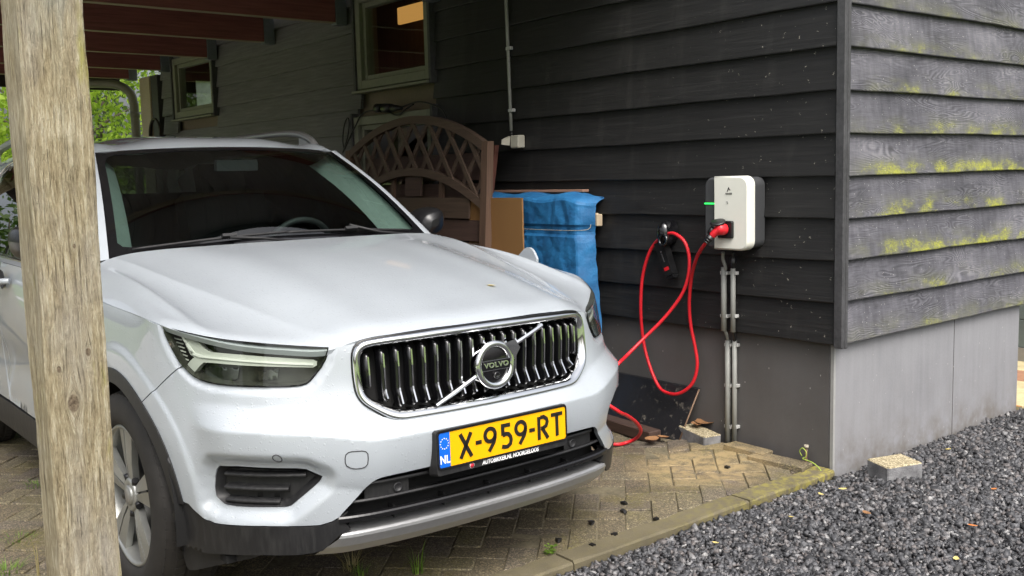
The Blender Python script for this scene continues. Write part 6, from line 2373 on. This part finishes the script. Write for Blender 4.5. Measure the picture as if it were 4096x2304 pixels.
mk = MB().prism([q0 + dv * .34 - sx_ * .004 + Vector((0, -.001, 0)), q0 + dv * .34 + sx_ * .003 + Vector((0, -.001, 0)), q0 + dv * .60 + sx_ * .004 + Vector((0, -.001, 0)), q0 + dv * .60 - sx_ * .003 + Vector((0, -.001, 0))], (0, .0015, 0))
mk.build('grip_print', plain('faint grey print', (.09, .09, .095), .5), hk)
MB().lathe([(.0045, 0), (.0045, -.0012), (.0028, -.0012), (.0028, 0)], q0 + dv * .29 + Vector((0, -.0002, 0)), (0, 1, 0), 14).build('grip_print', plain('pale grey print', (.22, .22, .23), .5), hk)

# ---- conduits under the charger
cd = thing('conduit_pair', 'two grey conduits clipped to the wall below the charger', 'conduit', (.22, 1.96, .0))
yU, yL = 1.936, 1.978
for (xa, ya, xb, yb, Y, r) in ((1821, 672, 1821, 832, yU, .0145), (1844, 675, 1843, 835, yU, .0125), (1831, 856, 1832, 1122, yL, .0145), (1848, 857, 1846, 1118, yL, .0125)):
    a, b = PD(xa, ya, Y), PD(xb, yb, Y)
    MB().tube([tuple(a), (a[0], Y, (a[2] + b[2]) / 2), (a[0], Y, max(b[2], -.02))], r, 14).build('conduit_tube', M['pvc'], cd)
for (pts_, r, mt) in (([(1819, 634), (1819, 652), (1824, 668), (1825, 678)], .009, M['pvc']), ([(1844, 634), (1844, 655), (1844, 678)], .0095, M['blk']), ([(1822, 828), (1828, 842), (1831, 858)], .008, M['pvc']), ([(1843, 832), (1847, 846), (1848, 860)], .008, M['blk'])):
    Ys = np.linspace(yU - .02 if pts_[0][1] < 700 else yU, yU if pts_[0][1] < 700 else yL, len(pts_))
    MB().tube(catmull([PD(x, y, Y) for (x, y), Y in zip(pts_, Ys)], 5), r, 10).build('flexible_lead', mt, cd)
MB().lathe([(.016, 0), (.016, .028), (.012, .032)], tuple(PD(1844, 662, yU - .01)), (0, 0, 1), 14).build('cable_gland', M['blk'], cd)
for (yy, Y) in ((687, yU), (795, yU), (868, yL), (970, yL), (1073, yL)):
    xl, xr = (1821, 1844) if Y == yU else (1831, 1847.5)
    for x_, r in ((xl, .0145), (xr, .0125)):
        c = PD(x_, yy, Y)
        MB().bbox((c[0] - r - .007, Y - .004, c[2] - .008), (c[0] - r + .0005, Y + .020, c[2] + .008), .0015).bbox((c[0] + r - .0005, Y - .006, c[2] - .008), (c[0] + r + .008, Y + .020, c[2] + .008), .0015).bbox((c[0] - r - .003, Y + r * .4, c[2] - .007), (c[0] + r + .003, Y + .021, c[2] + .007), .001).build('conduit_clip', M['clip'], cd)

# ---- conduit with outdoor socket higher on the wall
so = thing('outdoor_socket', 'beige outdoor socket with an open flap under a thin conduit', 'socket', (-1.45, 1.95, 1.6))
a, b = PD(1273, 0, 1.945), PD(1286, 330, 1.945)
MB().tube([(a[0], 1.945, 2.75), tuple(a), tuple((np.array(a) + b) / 2), tuple(b)], .0105, 12).build('conduit_tube', M['pvc'], so)
MB().tube([tuple(b), (b[0] + .004, 1.945, b[2] - .03)], .007, 8).build('lead', M['blk'], so)
for yy, xx in ((122, 1278), (278, 1284)):
    c = PD(xx, yy, 1.945)
    MB().bbox((c[0] - .013, 1.934, c[2] - .010), (c[0] + .036, 1.957, c[2] + .010), .003).build('conduit_clip', M['clip'], so)
M['beige'] = plain('beige moulded plastic', (0.44, 0.42, 0.35), 0.5)
bc0, bc1 = PD(1279, 341, 1.90), PD(1302, 372, 1.90)
MB().bbox((bc0[0] + .008, 1.905, bc1[2]), (bc1[0], 1.962, bc0[2]), .006).build('socket_box', M['beige'], so)
fl0 = Vector((bc0[0] + .006, 1.903, bc0[2] - .004))
MB().prism([fl0, fl0 + Vector((-.006, -.058, -.020)), fl0 + Vector((-.006, -.062, -.050)), fl0 + Vector((0, -.004, -.056))], (.006, 0, 0)).prism([fl0 + Vector((-.05, -.002, -.012)), fl0 + Vector((.0, -.002, .0)), fl0 + Vector((.0, -.002, -.055)), fl0 + Vector((-.056, -.002, -.045))], (0, -.008, 0)).build('socket_flap', M['beige'], so)

# ---- black leaning sheet, timber baulk, loose paving
sheet = MB()
br = np.array([-.015, 1.868, .004]); tr = np.array(on_y(1757 * DS, 979 * DS, 1.974)); tl = np.array(on_y(1562 * DS, 940 * DS, 1.974))
dirx = (tl - tr) / np.linalg.norm(tl - tr)
tl = tr + dirx * .98; bl = br + dirx * 1.02; bl[2] = max(bl[2], .004)
sheet.prism([tuple(br), tuple(tr), tuple(tl), tuple(bl)], (0.004, .011, .004))
o = sheet.build('leaning_sheet', NT('scuffed black sheet').m)
t = NT('scuffed black sheet face'); p = t.pos()
scf = t.math('MULTIPLY', t.ramp(t.noise(p, 24, 4, .7), [(.56, 0.0), (.72, 1.0)]), t.ramp(t.noise(p, 5, 3), [(.45, 0.0), (.6, 1.0)]))
o.data.materials.clear(); o.data.materials.append(t.done(t.pbr(t.mix(scf, (.014, .014, .016), (.20, .18, .15)), .42, 0, t.bump(t.noise(p, 60, 3), .2, .002))))
bpy.data.materials.remove(bpy.data.materials['scuffed black sheet'])
tag(o, 'scuffed black sheet leaning against the plinth under the cable loop', 'board')
e0 = MB().tube([tuple(br + np.array([.005, .0, 0.0])), tuple(tr + np.array([.005, 0, 0]))], .0052, 4)
eo = e0.build('sheet_edge', plain('raw brown sheet edge', (.20, .13, .085), .8), o)
tb = MB()
tb.bbox((-.90, 1.745, .002), (-.095, 1.825, .062), .005)
rotm = Matrix.Rotation(math.radians(-6), 4, 'Z')
tbo = tb.build('timber_baulk', mat_wood('old dark timber', (.028, .016, .012), (.075, .042, .03), axis=0))
pv = Vector((-.1, 1.78, 0))
for v in tbo.data.vertices: v.co = rotm.to_3x3() @ (v.co - pv) + pv
tag(tbo, 'square dark brown timber lying along the foot of the leaning sheet', 'timber')


def stone(name, c, size, rz, tilt, label, mat=None, group=None):
    mb = MB()
    lo = [-s / 2 for s in size]; hi = [s / 2 for s in size]
    mb.bbox(lo, hi, .005)
    R_ = Matrix.Rotation(rz, 3, 'Z') @ Matrix.Rotation(tilt[0], 3, 'X') @ Matrix.Rotation(tilt[1], 3, 'Y')
    mb.v = [tuple(R_ @ Vector(v) + Vector(c)) for v in mb.v]
    return tag(mb.build(name, mat or M['paver']), label, 'paver', group)


t = NT('split concrete paver'); p = t.pos()
nz = t.sep(t.node('ShaderNodeNewGeometry').outputs['True Normal'])[2]
topc = t.mix(t.ramp(t.sep(t.vor(p, 190, out='Color'))[0], [(.3, 0.0), (.75, 1.0)]), (.20, .165, .09), (.52, .45, .30))
sidec = t.ramp(t.noise(p, 14, 4, .6), [(.35, (.12, .12, .125)), (.65, (.27, .27, .275))])
M['splitp'] = t.done(t.pbr(t.mix(t.math('GREATER_THAN', nz, .6), sidec, topc), .85, 0, t.bump(t.vor(p, 200), .5, .004)))
stone('paver_block', (1.022, 2.165, .022), (.185, .150, .082), math.radians(68), (.02, -.03), 'single grey paving block with a sandy top lying on the dark gravel', M['splitp'])
stone('paver_block', (.085, 1.918, .040), (.225, .105, .075), math.radians(-14), (.0, .05), 'loose paving block beside the foot of the conduits', M['splitp'])
stone('paver_block', (.40, 1.905, .012), (.215, .105, .08), math.radians(6), (-.06, .05), 'lifted mossy paving block tight against the plinth', None)
stone('paver_block', (.60, 1.885, -.002), (.28, .11, .08), math.radians(10), (-.03, .04), 'long lifted paving block between kerb end and plinth', None)

# ---- stake with string at the corner
sk = thing('stake', 'short rusty stake with green twine at the barn corner', 'stake', (.70, 1.955, 0))
a, b = on_z(2400 * 1 + 1285 / 1.519, 1400 + 690 / 1.519, .02), PD(2038, 1125, 1.94)
MB().tube([(.700, 1.950, -.02), (.702, 1.950, .105)], .006, 8).build('stake_pin', plain('rusty steel', (.14, .085, .05), .7), sk)
MB().tube([(.702, 1.950, .100), (.702, 1.950, .112)], .011, 10).build('stake_head', plain('pale pin head', (.4, .36, .28), .6), sk)
tw = [(.690, 1.935, .060), (.680, 1.93, .082), (.695, 1.93, .100), (.716, 1.93, .085), (.712, 1.93, .062), (.700, 1.925, .052), (.735, 1.92, .050), (.765, 1.925, .040), (.790, 1.935, .015), (.798, 1.94, -.005)]
MB().tube(catmull(tw, 6), .0024, 6).build('twine', plain('green yellow twine', (.30, .40, .06), .8), sk)

# ---- tarp-covered stack, card, string, plank
tarp_t = NT('blue tarpaulin'); p = tarp_t.pos()
tn = tarp_t.noise(p, 11, 4, .6)
cre = tarp_t.vor(tarp_t.scaled(p, (9, 9, 6)), 1.0, feature='DISTANCE_TO_EDGE')
tcol = tarp_t.ramp(tn, [(.3, (.008, .085, .22)), (.7, (.017, .16, .37))])
M['tarp'] = tarp_t.done(tarp_t.pbr(tcol, .62, 0, tarp_t.bump(tarp_t.math('ADD', tarp_t.math('MULTIPLY', tn, .6), tarp_t.math('MULTIPLY', cre, .5)), .8, .02)))
tp = thing('tarpaulin', 'crumpled blue tarpaulin over a stack leaning on the black boards', 'tarpaulin', (-1.1, 1.85, 0))
nx_, nz_ = 80, 90
seeds = rng.random((110, 2)) * np.array([1.35, 1.35]) * np.array([1.0, 1.0])
seeds[:, 1] *= 1.0
P = np.zeros((nx_, nz_, 3))
yf = 1.80
for i in range(nx_):
    u = i / (nx_ - 1)
    for j in range(nz_):
        v = j / (nz_ - 1)
        z = .02 + 1.262 * v
        xr = -.622 - .035 * (v - .55) + (.05 * (1 - v / .72) if v < .72 else 0) - .018 * math.exp(-((v - .83) / .03) ** 2)
        x = -1.62 + (xr + 1.62) * u
        dd = np.sort(np.hypot(seeds[:, 0] - u * 1.3, seeds[:, 1] - v * 1.3))
        wr = .10 * min(dd[1] - dd[0], .10) + .03 * (dd[0] - .06) + .006 * math.sin(v * 9 - u * 5)
        fold = .016 * abs(math.sin(u * 15 + 1.1 * math.sin(v * 4))) * max(0, .8 - v) * (.3 + u)
        y = yf - wr - fold + (.10 * max(0, (u - .93) / .07) ** 2) + .07 * max(0, (v - .965) / .035) ** 2
        if abs(v - .835) < .02: y += .012
        P[i, j] = (x, y, z + .008 * math.sin(u * 17) * (v > .9) - .018 * max(0, u - .85) / .15 * (v > .9))
tmb = MB().grid(P, smooth=False)
top = P[:, -1]; back = top.copy(); back[:, 1] = 1.948
tmb.grid(np.stack([top, (top + back) / 2 + np.array([0, 0, .006]), back], 1))
right_ = P[-1]; rback = right_.copy(); rback[:, 1] = 1.948; rback[:, 0] -= .135
tmb.grid(np.stack([right_, (right_ + rback) / 2 + np.array([-.004, 0, 0]), rback], 1))
tmb.build('tarp_cloth', M['tarp'], tp)
sp = [(-1.62, yf - .016, 1.081), (-1.2, yf - .018, 1.080), (-.85, yf - .022, 1.080), (-.66, yf - .010, 1.083), (-.62, yf + .03, 1.090), (-.655, 1.88, 1.115), (-.68, 1.90, 1.13)]
MB().tube(catmull(sp, 6), .0024, 6).build('tie_string', plain('pale string', (.24, .22, .18), .8), tp)
cb = MB().bbox((-1.62, yf - .050, .02), (-1.095, yf - .039, 1.262), .001).build('cardboard_sheet', plain('brown card', (.26, .135, .045), .8, 0, .08, 4))
tag(cb, 'flat orange brown board standing in front of the blue tarpaulin', 'board')
pk = MB().bbox((-1.62, 1.895, 1.2895), (-.735, 1.945, 1.304), .002).build('thin_plank', mat_wood('pinkish plank', (.20, .105, .07), (.33, .19, .13), axis=0))
tag(pk, 'thin reddish plank lying along the top of the tarpaulin stack', 'plank')
wb = MB().bbox((-.715, 1.895, 1.098), (-.668, 1.955, 1.172), .003).bbox((-.667, 1.912, 1.100), (-.640, 1.956, 1.166), .003).build('wood_block', mat_wood('pale offcut', (.38, .29, .19), (.58, .48, .34), axis=2))
tag(wb, 'small pale wooden block screwed to the boards beside the tarpaulin', 'wood block')
for zz in (1.117, 1.150):
    MB().lathe([(.0055, 0), (.0045, -.002), (0, -.0022)], (-.690, 1.8952, zz), (0, 1, 0), 10).build('screw_head', M['interior'], wb)

# ---- arched trellis panel leaning on the wall, second panel behind
M['fence'] = mat_wood('brown stained fence timber', (.070, .046, .033), (.135, .090, .064), axis=0)
M['fencev'] = mat_wood('brown stained fence timber upright', (.085, .050, .034), (.17, .102, .068), axis=2)
M['fenced'] = mat_wood('dark red brown slats', (.070, .041, .034), (.125, .074, .060), axis=0)
tr_ = thing('trellis_panel', 'arched brown trellis fence panel leaning under the window', 'fence panel', (-2.23, 1.75, 0))
xL, xR, yT, yB = -3.06, -1.42, 1.775, 1.66
xc_ = (xL + xR) / 2; hw = (xR - xL) / 2
ylean = lambda z: yB + (yT - yB) * z / 1.8


def arch_z(x, zc, ze): return ze + (zc - ze) * (1 - ((x - xc_) / hw) ** 2)


def arch_band(zc, ze, h, y_off, th, name):
    P = []
    for k in range(41):
        x = xL + (xR - xL) * k / 40
        z = arch_z(x, zc, ze)
        sl = -2 * (zc - ze) * (x - xc_) / hw ** 2
        nrm_ = np.array([-sl, 0, 1]) / math.hypot(sl, 1)
        a = np.array([x, 0, z]); b = a - nrm_ * h
        row = []
        for q, yy in ((a, -th), (b, -th), (b, th), (a, th)):
            row.append((q[0], ylean(q[2]) + y_off + yy, q[2]))
        P.append(row)
    P = np.array(P)
    m_ = MB().grid(np.concatenate([P, P[:, :1]], 1), smooth=False)
    m_.add(P[0], [(0, 1, 2, 3)]); m_.add(P[-1], [(3, 2, 1, 0)])
    return m_.build(name, M['fence'], tr_)


arch_band(1.800, 1.590, .052, 0, .022, 'top_arch')
arch_band(1.458, 1.235, .050, 0, .020, 'lower_arch')
for sgn, x0 in ((-1, xL), (1, xR)):
    z1 = 1.600
    m_ = MB()
    xs_ = (x0 - .030, x0 + .030)
    m_.prism([(xs_[0], ylean(0) - .024, .0), (xs_[1], ylean(0) - .024, .0), (xs_[1], ylean(z1) - .024, z1), (xs_[0], ylean(z1) - .024, z1)], (0, .048, 0))
    m_.build('side_post', M['fencev'], tr_)
for dsg in (-1, 1):
    for k in range(-8, 9):
        # lattice bars clipped between the two arches
        seg = []
        for q in np.linspace(-.6, .6, 121):
            x = xc_ + k * .178 + dsg * q * .60; z = 1.53 + q * .80
            if xL + .02 < x < xR - .02 and arch_z(x, 1.458, 1.235) - .03 < z < arch_z(x, 1.800, 1.590) - .01:
                seg.append((x, z))
        if len(seg) > 8:
            a, b = seg[0], seg[-1]
            d_ = np.array([b[0] - a[0], b[1] - a[1]]); d_ /= np.linalg.norm(d_); e_2 = np.array([-d_[1], d_[0]]) * .0155
            yo_ = -.008 if dsg < 0 else .008
            MB().prism([(a[0] + e_2[0], ylean(a[1]) + yo_ - .006, a[1] + e_2[1]), (a[0] - e_2[0], ylean(a[1]) + yo_ - .006, a[1] - e_2[1]), (b[0] - e_2[0], ylean(b[1]) + yo_ - .006, b[1] - e_2[1]), (b[0] + e_2[0], ylean(b[1]) + yo_ - .006, b[1] + e_2[1])], (0, .012, 0)).build('lattice_bar', M['fence'], tr_)
for k in range(10):
    z0 = .03 + .138 * k
    for (xa, xb) in ((xL + .032, xR - .032),):
        zt_ = z0 + .128
        # shorten the upper boards where the arch comes down
        if arch_z(xa, 1.458, 1.235) - .055 < zt_:
            f = 1 - ((zt_ + .055) - 1.235) / (1.458 - 1.235)
            if f <= 0: continue
            w_2 = hw * math.sqrt(f); xa, xb = max(xa, xc_ - w_2), min(xb, xc_ + w_2)
        yo_ = .010 if k % 2 else -.006
        MB().prism([(xa, ylean(z0) + yo_, z0), (xb, ylean(z0) + yo_, z0), (xb, ylean(zt_) + yo_, zt_), (xa, ylean(zt_) + yo_, zt_)], (0, .012, 0)).build('slat', M['fenced'] if k % 2 else M['fence'], tr_)
for x in (-2.52, -1.94):
    MB().prism([(x - .02, ylean(0) + .024, .0), (x + .02, ylean(0) + .024, 0), (x + .02, ylean(1.40) + .024, 1.40), (x - .02, ylean(1.40) + .024, 1.40)], (0, .02, 0)).build('batten', M['fencev'], tr_)
t2 = thing('fence_panel', 'reddish brown fence panel edge behind the trellis', 'fence panel', (-1.6, 1.9, 0))
e1, e2 = PD(1246, 365, 1.86), PD(1218, 612, 1.80)
dxy = (e1 - e2)
base = e2 - dxy * (e2[2] / dxy[2])
topp = e1 + dxy * .0
MB().prism([tuple(base), tuple(base + np.array([-.05, .0, 0])), tuple(topp + np.array([-.05, 0, 0])), tuple(topp)], (0, .03, 0)).build('panel_post', mat_wood('red brown fence post', (.085, .030, .022), (.15, .055, .036), axis=2), t2)
for k in range(8):
    z0 = .04 + .19 * k
    q = base + dxy * ((z0 + .0) / dxy[2])
    MB().bbox((q[0] - 1.5, q[1] + .004, z0), (q[0] - .052, q[1] + .018, z0 + .17)).build('slat', M['fenced'], t2)
t3 = thing('fence_panel', 'narrow brown fence panel edge squeezed between trellis and red post', 'fence panel', (-1.45, 1.85, 0))
a_, b_ = PD(1222, 395, 1.82), PD(1200, 612, 1.79)
dxy = a_ - b_; base = b_ - dxy * (b_[2] / dxy[2])
MB().prism([tuple(base), tuple(base + np.array([-.045, .0, 0])), tuple(a_ + np.array([-.045, 0, 0])), tuple(a_)], (0, .02, 0)).build('panel_post', M['fencev'], t3)
for k in range(3):
    z0 = .2 + .5 * k
    q = base + dxy * (z0 / dxy[2])
    MB().bbox((q[0] - 1.2, q[1] + .002, z0), (q[0] - .047, q[1] + .016, z0 + .07)).build('rail', M['fence'], t3)

# ---- black extension lead and coupler hung above the lower window
ex = thing('extension_lead', 'black extension lead with a fat coupler hung above the lower window', 'cable', (-2.8, 1.9, 1.9))
q0 = Vector(PD(948, 272, 1.885)); q1 = Vector(PD(1010, 272, 1.885))
dq = (q1 - q0)
cm = MB()
for f0, f1, r0, r1 in ((0, .22, .032, .030), (.22, .30, .022, .022), (.30, .62, .034, .030), (.62, 1.0, .028, .012)):
    cm.tube([q0 + dq * f0, q0 + dq * (f0 + f1) / 2, q0 + dq * f1], [r0, (r0 + r1) / 2, r1], 16)
cm.build('coupler', M['blk'], ex)
for pts_ in ([(1010, 270), (1030, 262), (1055, 256), (1085, 262), (1112, 275), (1125, 300)], [(945, 277), (925, 280), (908, 290), (895, 315), (880, 345), (866, 378)], [(866, 378), (862, 350), (866, 315), (874, 297), (878, 310), (874, 345), (862, 385)], [(975, 280), (1000, 290), (1020, 275), (1040, 262)]):
    MB().tube(catmull([PD(x, y, 1.915) for x, y in pts_], 6), .0058, 8).build('lead', M['blk'], ex)
hs = thing('hose_coil', 'dark coiled hose hanging at the far end of the barn wall', 'hose', (-7.6, 1.9, 1.9))
for k in range(4):
    c = Vector(PD(392 + 3 * k, 340, 1.86))
    MB().tube([c + Vector((.13 * math.cos(a) * (1 + .08 * k), -.015 * k, .17 * math.sin(a))) for a in np.linspace(0, 2 * PI, 28)], .012, 6).build('hose_loop', plain('brown black hose', (.035, .026, .02), .6), hs)

# ================================================================== SMALL THINGS ON THE GROUND
def leaf(c, L_, W2, rz, col, label, group, curl=.25):
    mb = MB()
    n = 7
    P = []
    for k in range(n):
        f = k / (n - 1)
        w = W2 * math.sin(PI * (0.08 + .84 * f)) ** .8
        zc = curl * L_ * (f - .5) ** 2 + .002
        P.append([(L_ * (f - .5), -w, zc + curl * w * .8), (L_ * (f - .5), 0, zc), (L_ * (f - .5), w, zc + curl * w * .5)])
    P = np.array(P)
    ca, sa = math.cos(rz), math.sin(rz)
    Q = P.copy(); Q[..., 0] = P[..., 0] * ca - P[..., 1] * sa + c[0]; Q[..., 1] = P[..., 0] * sa + P[..., 1] * ca + c[1]; Q[..., 2] += c[2]
    mb.grid(Q, smooth=True)
    return tag(mb.build('leaf', col), label, 'leaf', group)


LO, LY, LB = plain('orange leaf', (.50, .17, .04), .7, 0, .2, 90), plain('yellow leaf', (.56, .45, .16), .7, 0, .2, 90), plain('brown leaf', (.24, .12, .05), .8, 0, .25, 90)
for (x, y, kind, L_) in ((2447, 1322, 0, .05), (2300, 1190, 0, .035), (2290, 1165, 1, .05), (2075, 1183, 0, .035), (2065, 1243, 1, .045), (2385, 1130, 1, .04), (2260, 1020, 1, .04), (2330, 1040, 1, .04), (1990, 1300, 1, .03), (2405, 1405, 1, .05), (2180, 1290, 2, .06), (2120, 1230, 1, .05), (2500, 1230, 0, .04), (2170, 1065, 1, .03), (2562, 1022, 0, .06), (1800, 1365, 1, .035)):
    p = on_z(x * DS, y * DS, .006); L_ *= .72
    leaf((p[0], p[1], .004), L_, L_ * .28, random.uniform(0, 6.28), (LO, LY, LB)[kind], ('small curled orange leaf lying on the dark gravel', 'pale yellow leaf scrap lying on the dark gravel', 'flat brown leaf lying on the dark gravel')[kind], ('orange leaves on the gravel', 'yellow leaf scraps on the gravel', 'brown leaves on the gravel')[kind])
for (x, y, Y, L_) in ((1772, 1087, 0, .10), (1752, 1090, 0, .07), (1640, 1112, 0, .08), (1668, 1106, 0, .06), (1655, 1085, 0, .05)):
    p = on_z(x * DS, y * DS, .05 if y < 1100 and x > 1700 else .02)
    leaf((p[0], p[1], p[2] + (.042 if x > 1700 else .008)), L_, L_ * .4, random.uniform(0, 6.28), LB, 'withered brown leaf drifted against the foot of the plinth', 'brown leaves by the plinth', .5)
# stray black chippings on the paving
for k, (x, y) in enumerate(((1573, 1268), (1487, 1316), (1545, 1348), (1650, 1306), (1568, 1288), (1830, 1178), (1404, 1360), (1490, 1375), (1352, 1257))):
    p = on_z(x * DS, y * DS, .006)
    mb = MB().box((0, 0, 0), (.021, .016, .013))
    mb.v = [tuple(np.array(v) * (1 + .3 * rng.standard_normal(3)) + np.array([p[0], p[1], .008])) for v in mb.v]
    o = mb.build('stone_chip', M['ink'])
    tag(o, 'stray black stone chip lying on the brick paving', 'stone', 'stone chips on the paving')

M['weed'] = mat_leaf('weed green', (.10, .20, .02), (.22, .36, .05), .4)
M['straw'] = mat_leaf('dry grass', (.30, .25, .10), (.42, .36, .18), .4)


def tuft(c, n, h, spread, mat, label, lean=.6):
    V, F = [], []
    for k in range(n):
        a = random.uniform(0, 2 * PI); r0 = spread * random.random() ** .5
        b = Vector((c[0] + r0 * math.cos(a) * .5, c[1] + r0 * math.sin(a) * .5, c[2] - .005))
        d = Vector((math.cos(a), math.sin(a), 0)) * random.uniform(.1, lean)
        hh = h * random.uniform(.5, 1.1); w = random.uniform(.0012, .0026)
        s_ = Vector((-math.sin(a), math.cos(a), 0)) * w
        o_ = len(V)
        for f in (0, .35, .7, 1.0):
            pnt = b + d * hh * f * f + Vector((0, 0, hh * (f - .25 * f * f)))
            V += [pnt - s_ * (1 - f * .9), pnt + s_ * (1 - f * .9)]
        F += [(o_ + 2 * i, o_ + 2 * i + 1, o_ + 2 * i + 3, o_ + 2 * i + 2) for i in range(3)]
    mb = MB().add(V, F, 0, True)
    o = mb.build('grass_tuft', mat, recalc=False)
    at_ = o.data.attributes.new('tone', 'FLOAT', 'FACE')
    at_.data.foreach_set('value', np.repeat(rng.random(n), 3).astype(np.float32))
    return tag(o, label, 'grass')


def broadleaf(c, n, h, label):
    V, F = [], []
    for k in range(n):
        a = random.uniform(0, 2 * PI); z = h * random.random(); r_ = .018 * random.random()
        p = Vector((c[0] + r_ * math.cos(a), c[1] + r_ * math.sin(a), c[2] + z)); u_ = Vector((math.cos(a), math.sin(a), random.uniform(-.1, .7))).normalized() * .013
        v_ = Vector((-math.sin(a), math.cos(a), 0)) * .005
        o_ = len(V); V += [p, p + u_ * .5 + v_, p + u_, p + u_ * .5 - v_]; F.append((o_, o_ + 1, o_ + 2, o_ + 3))
    o = MB().add(V, F).build('weed', M['weed'], recalc=False)
    at_ = o.data.attributes.new('tone', 'FLOAT', 'FACE'); at_.data.foreach_set('value', rng.random(n).astype(np.float32))
    return tag(o, label, 'weed')


broadleaf(tuple(on_z(1385 * DS, 1396 * DS, 0)), 60, .035, 'bright green seedling growing between kerb and paving')
tuft(tuple(on_z(1350 * DS, 1250 * DS, 0)), 22, .05, .03, M['weed'], 'small green grass tuft by the skid plate edge')
tuft(tuple(on_z(1050 * DS, 1440 * DS, 0)), 26, .14, .05, M['weed'], 'tall thin grass tuft on the paving below the bumper', .5)
tuft(tuple(on_z(885 * DS, 1430 * DS, 0)), 34, .09, .08, M['straw'], 'dry straw tuft in the shade under the bumper', 1.2)
tuft(tuple(on_z(905 * DS, 1445 * DS, 0)), 30, .07, .06, M['weed'], 'low green grass in a paving joint under the bumper', 1.0)
tuft(tuple(on_z(45 * DS, 1360 * DS, 0)), 60, .035, .12, M['weed'], 'low grass creeping along a joint left of the post', 1.4)
tuft(tuple(on_z(95 * DS, 1220 * DS, 0)), 60, .035, .12, M['weed'], 'low grass in a joint behind the timber post', 1.4)
tuft(tuple(on_z(20 * DS, 1440 * DS, 0)), 50, .06, .10, M['weed'], 'grass tuft at the nearest corner left of the post', 1.2)
tuft(tuple(on_z(98 * DS, 1445 * DS, 0)), 3, .20, .02, M['straw'], 'single dry stalk standing beside the timber post', .15)
lf = on_z(60, 1000, 0)
yl = leaf((.36, .02 + .22, 0), .045, .012, .3, LY, 'small pale leaf stuck on the wet bonnet', None, .1)
# sit it on the bonnet
_b = HP.reshape(-1, 3)
_pp = _px(_b); k_ = np.argmin(((_pp - np.array([1900 + 185 / 2.8983, 700 + 1280 / 2.8983])) ** 2).sum(1))
off_ = Vector(tuple(_b[k_])) + Vector((0, 0, .002)) - Vector((.36, .24, .002))
for v in yl.data.vertices: v.co += off_
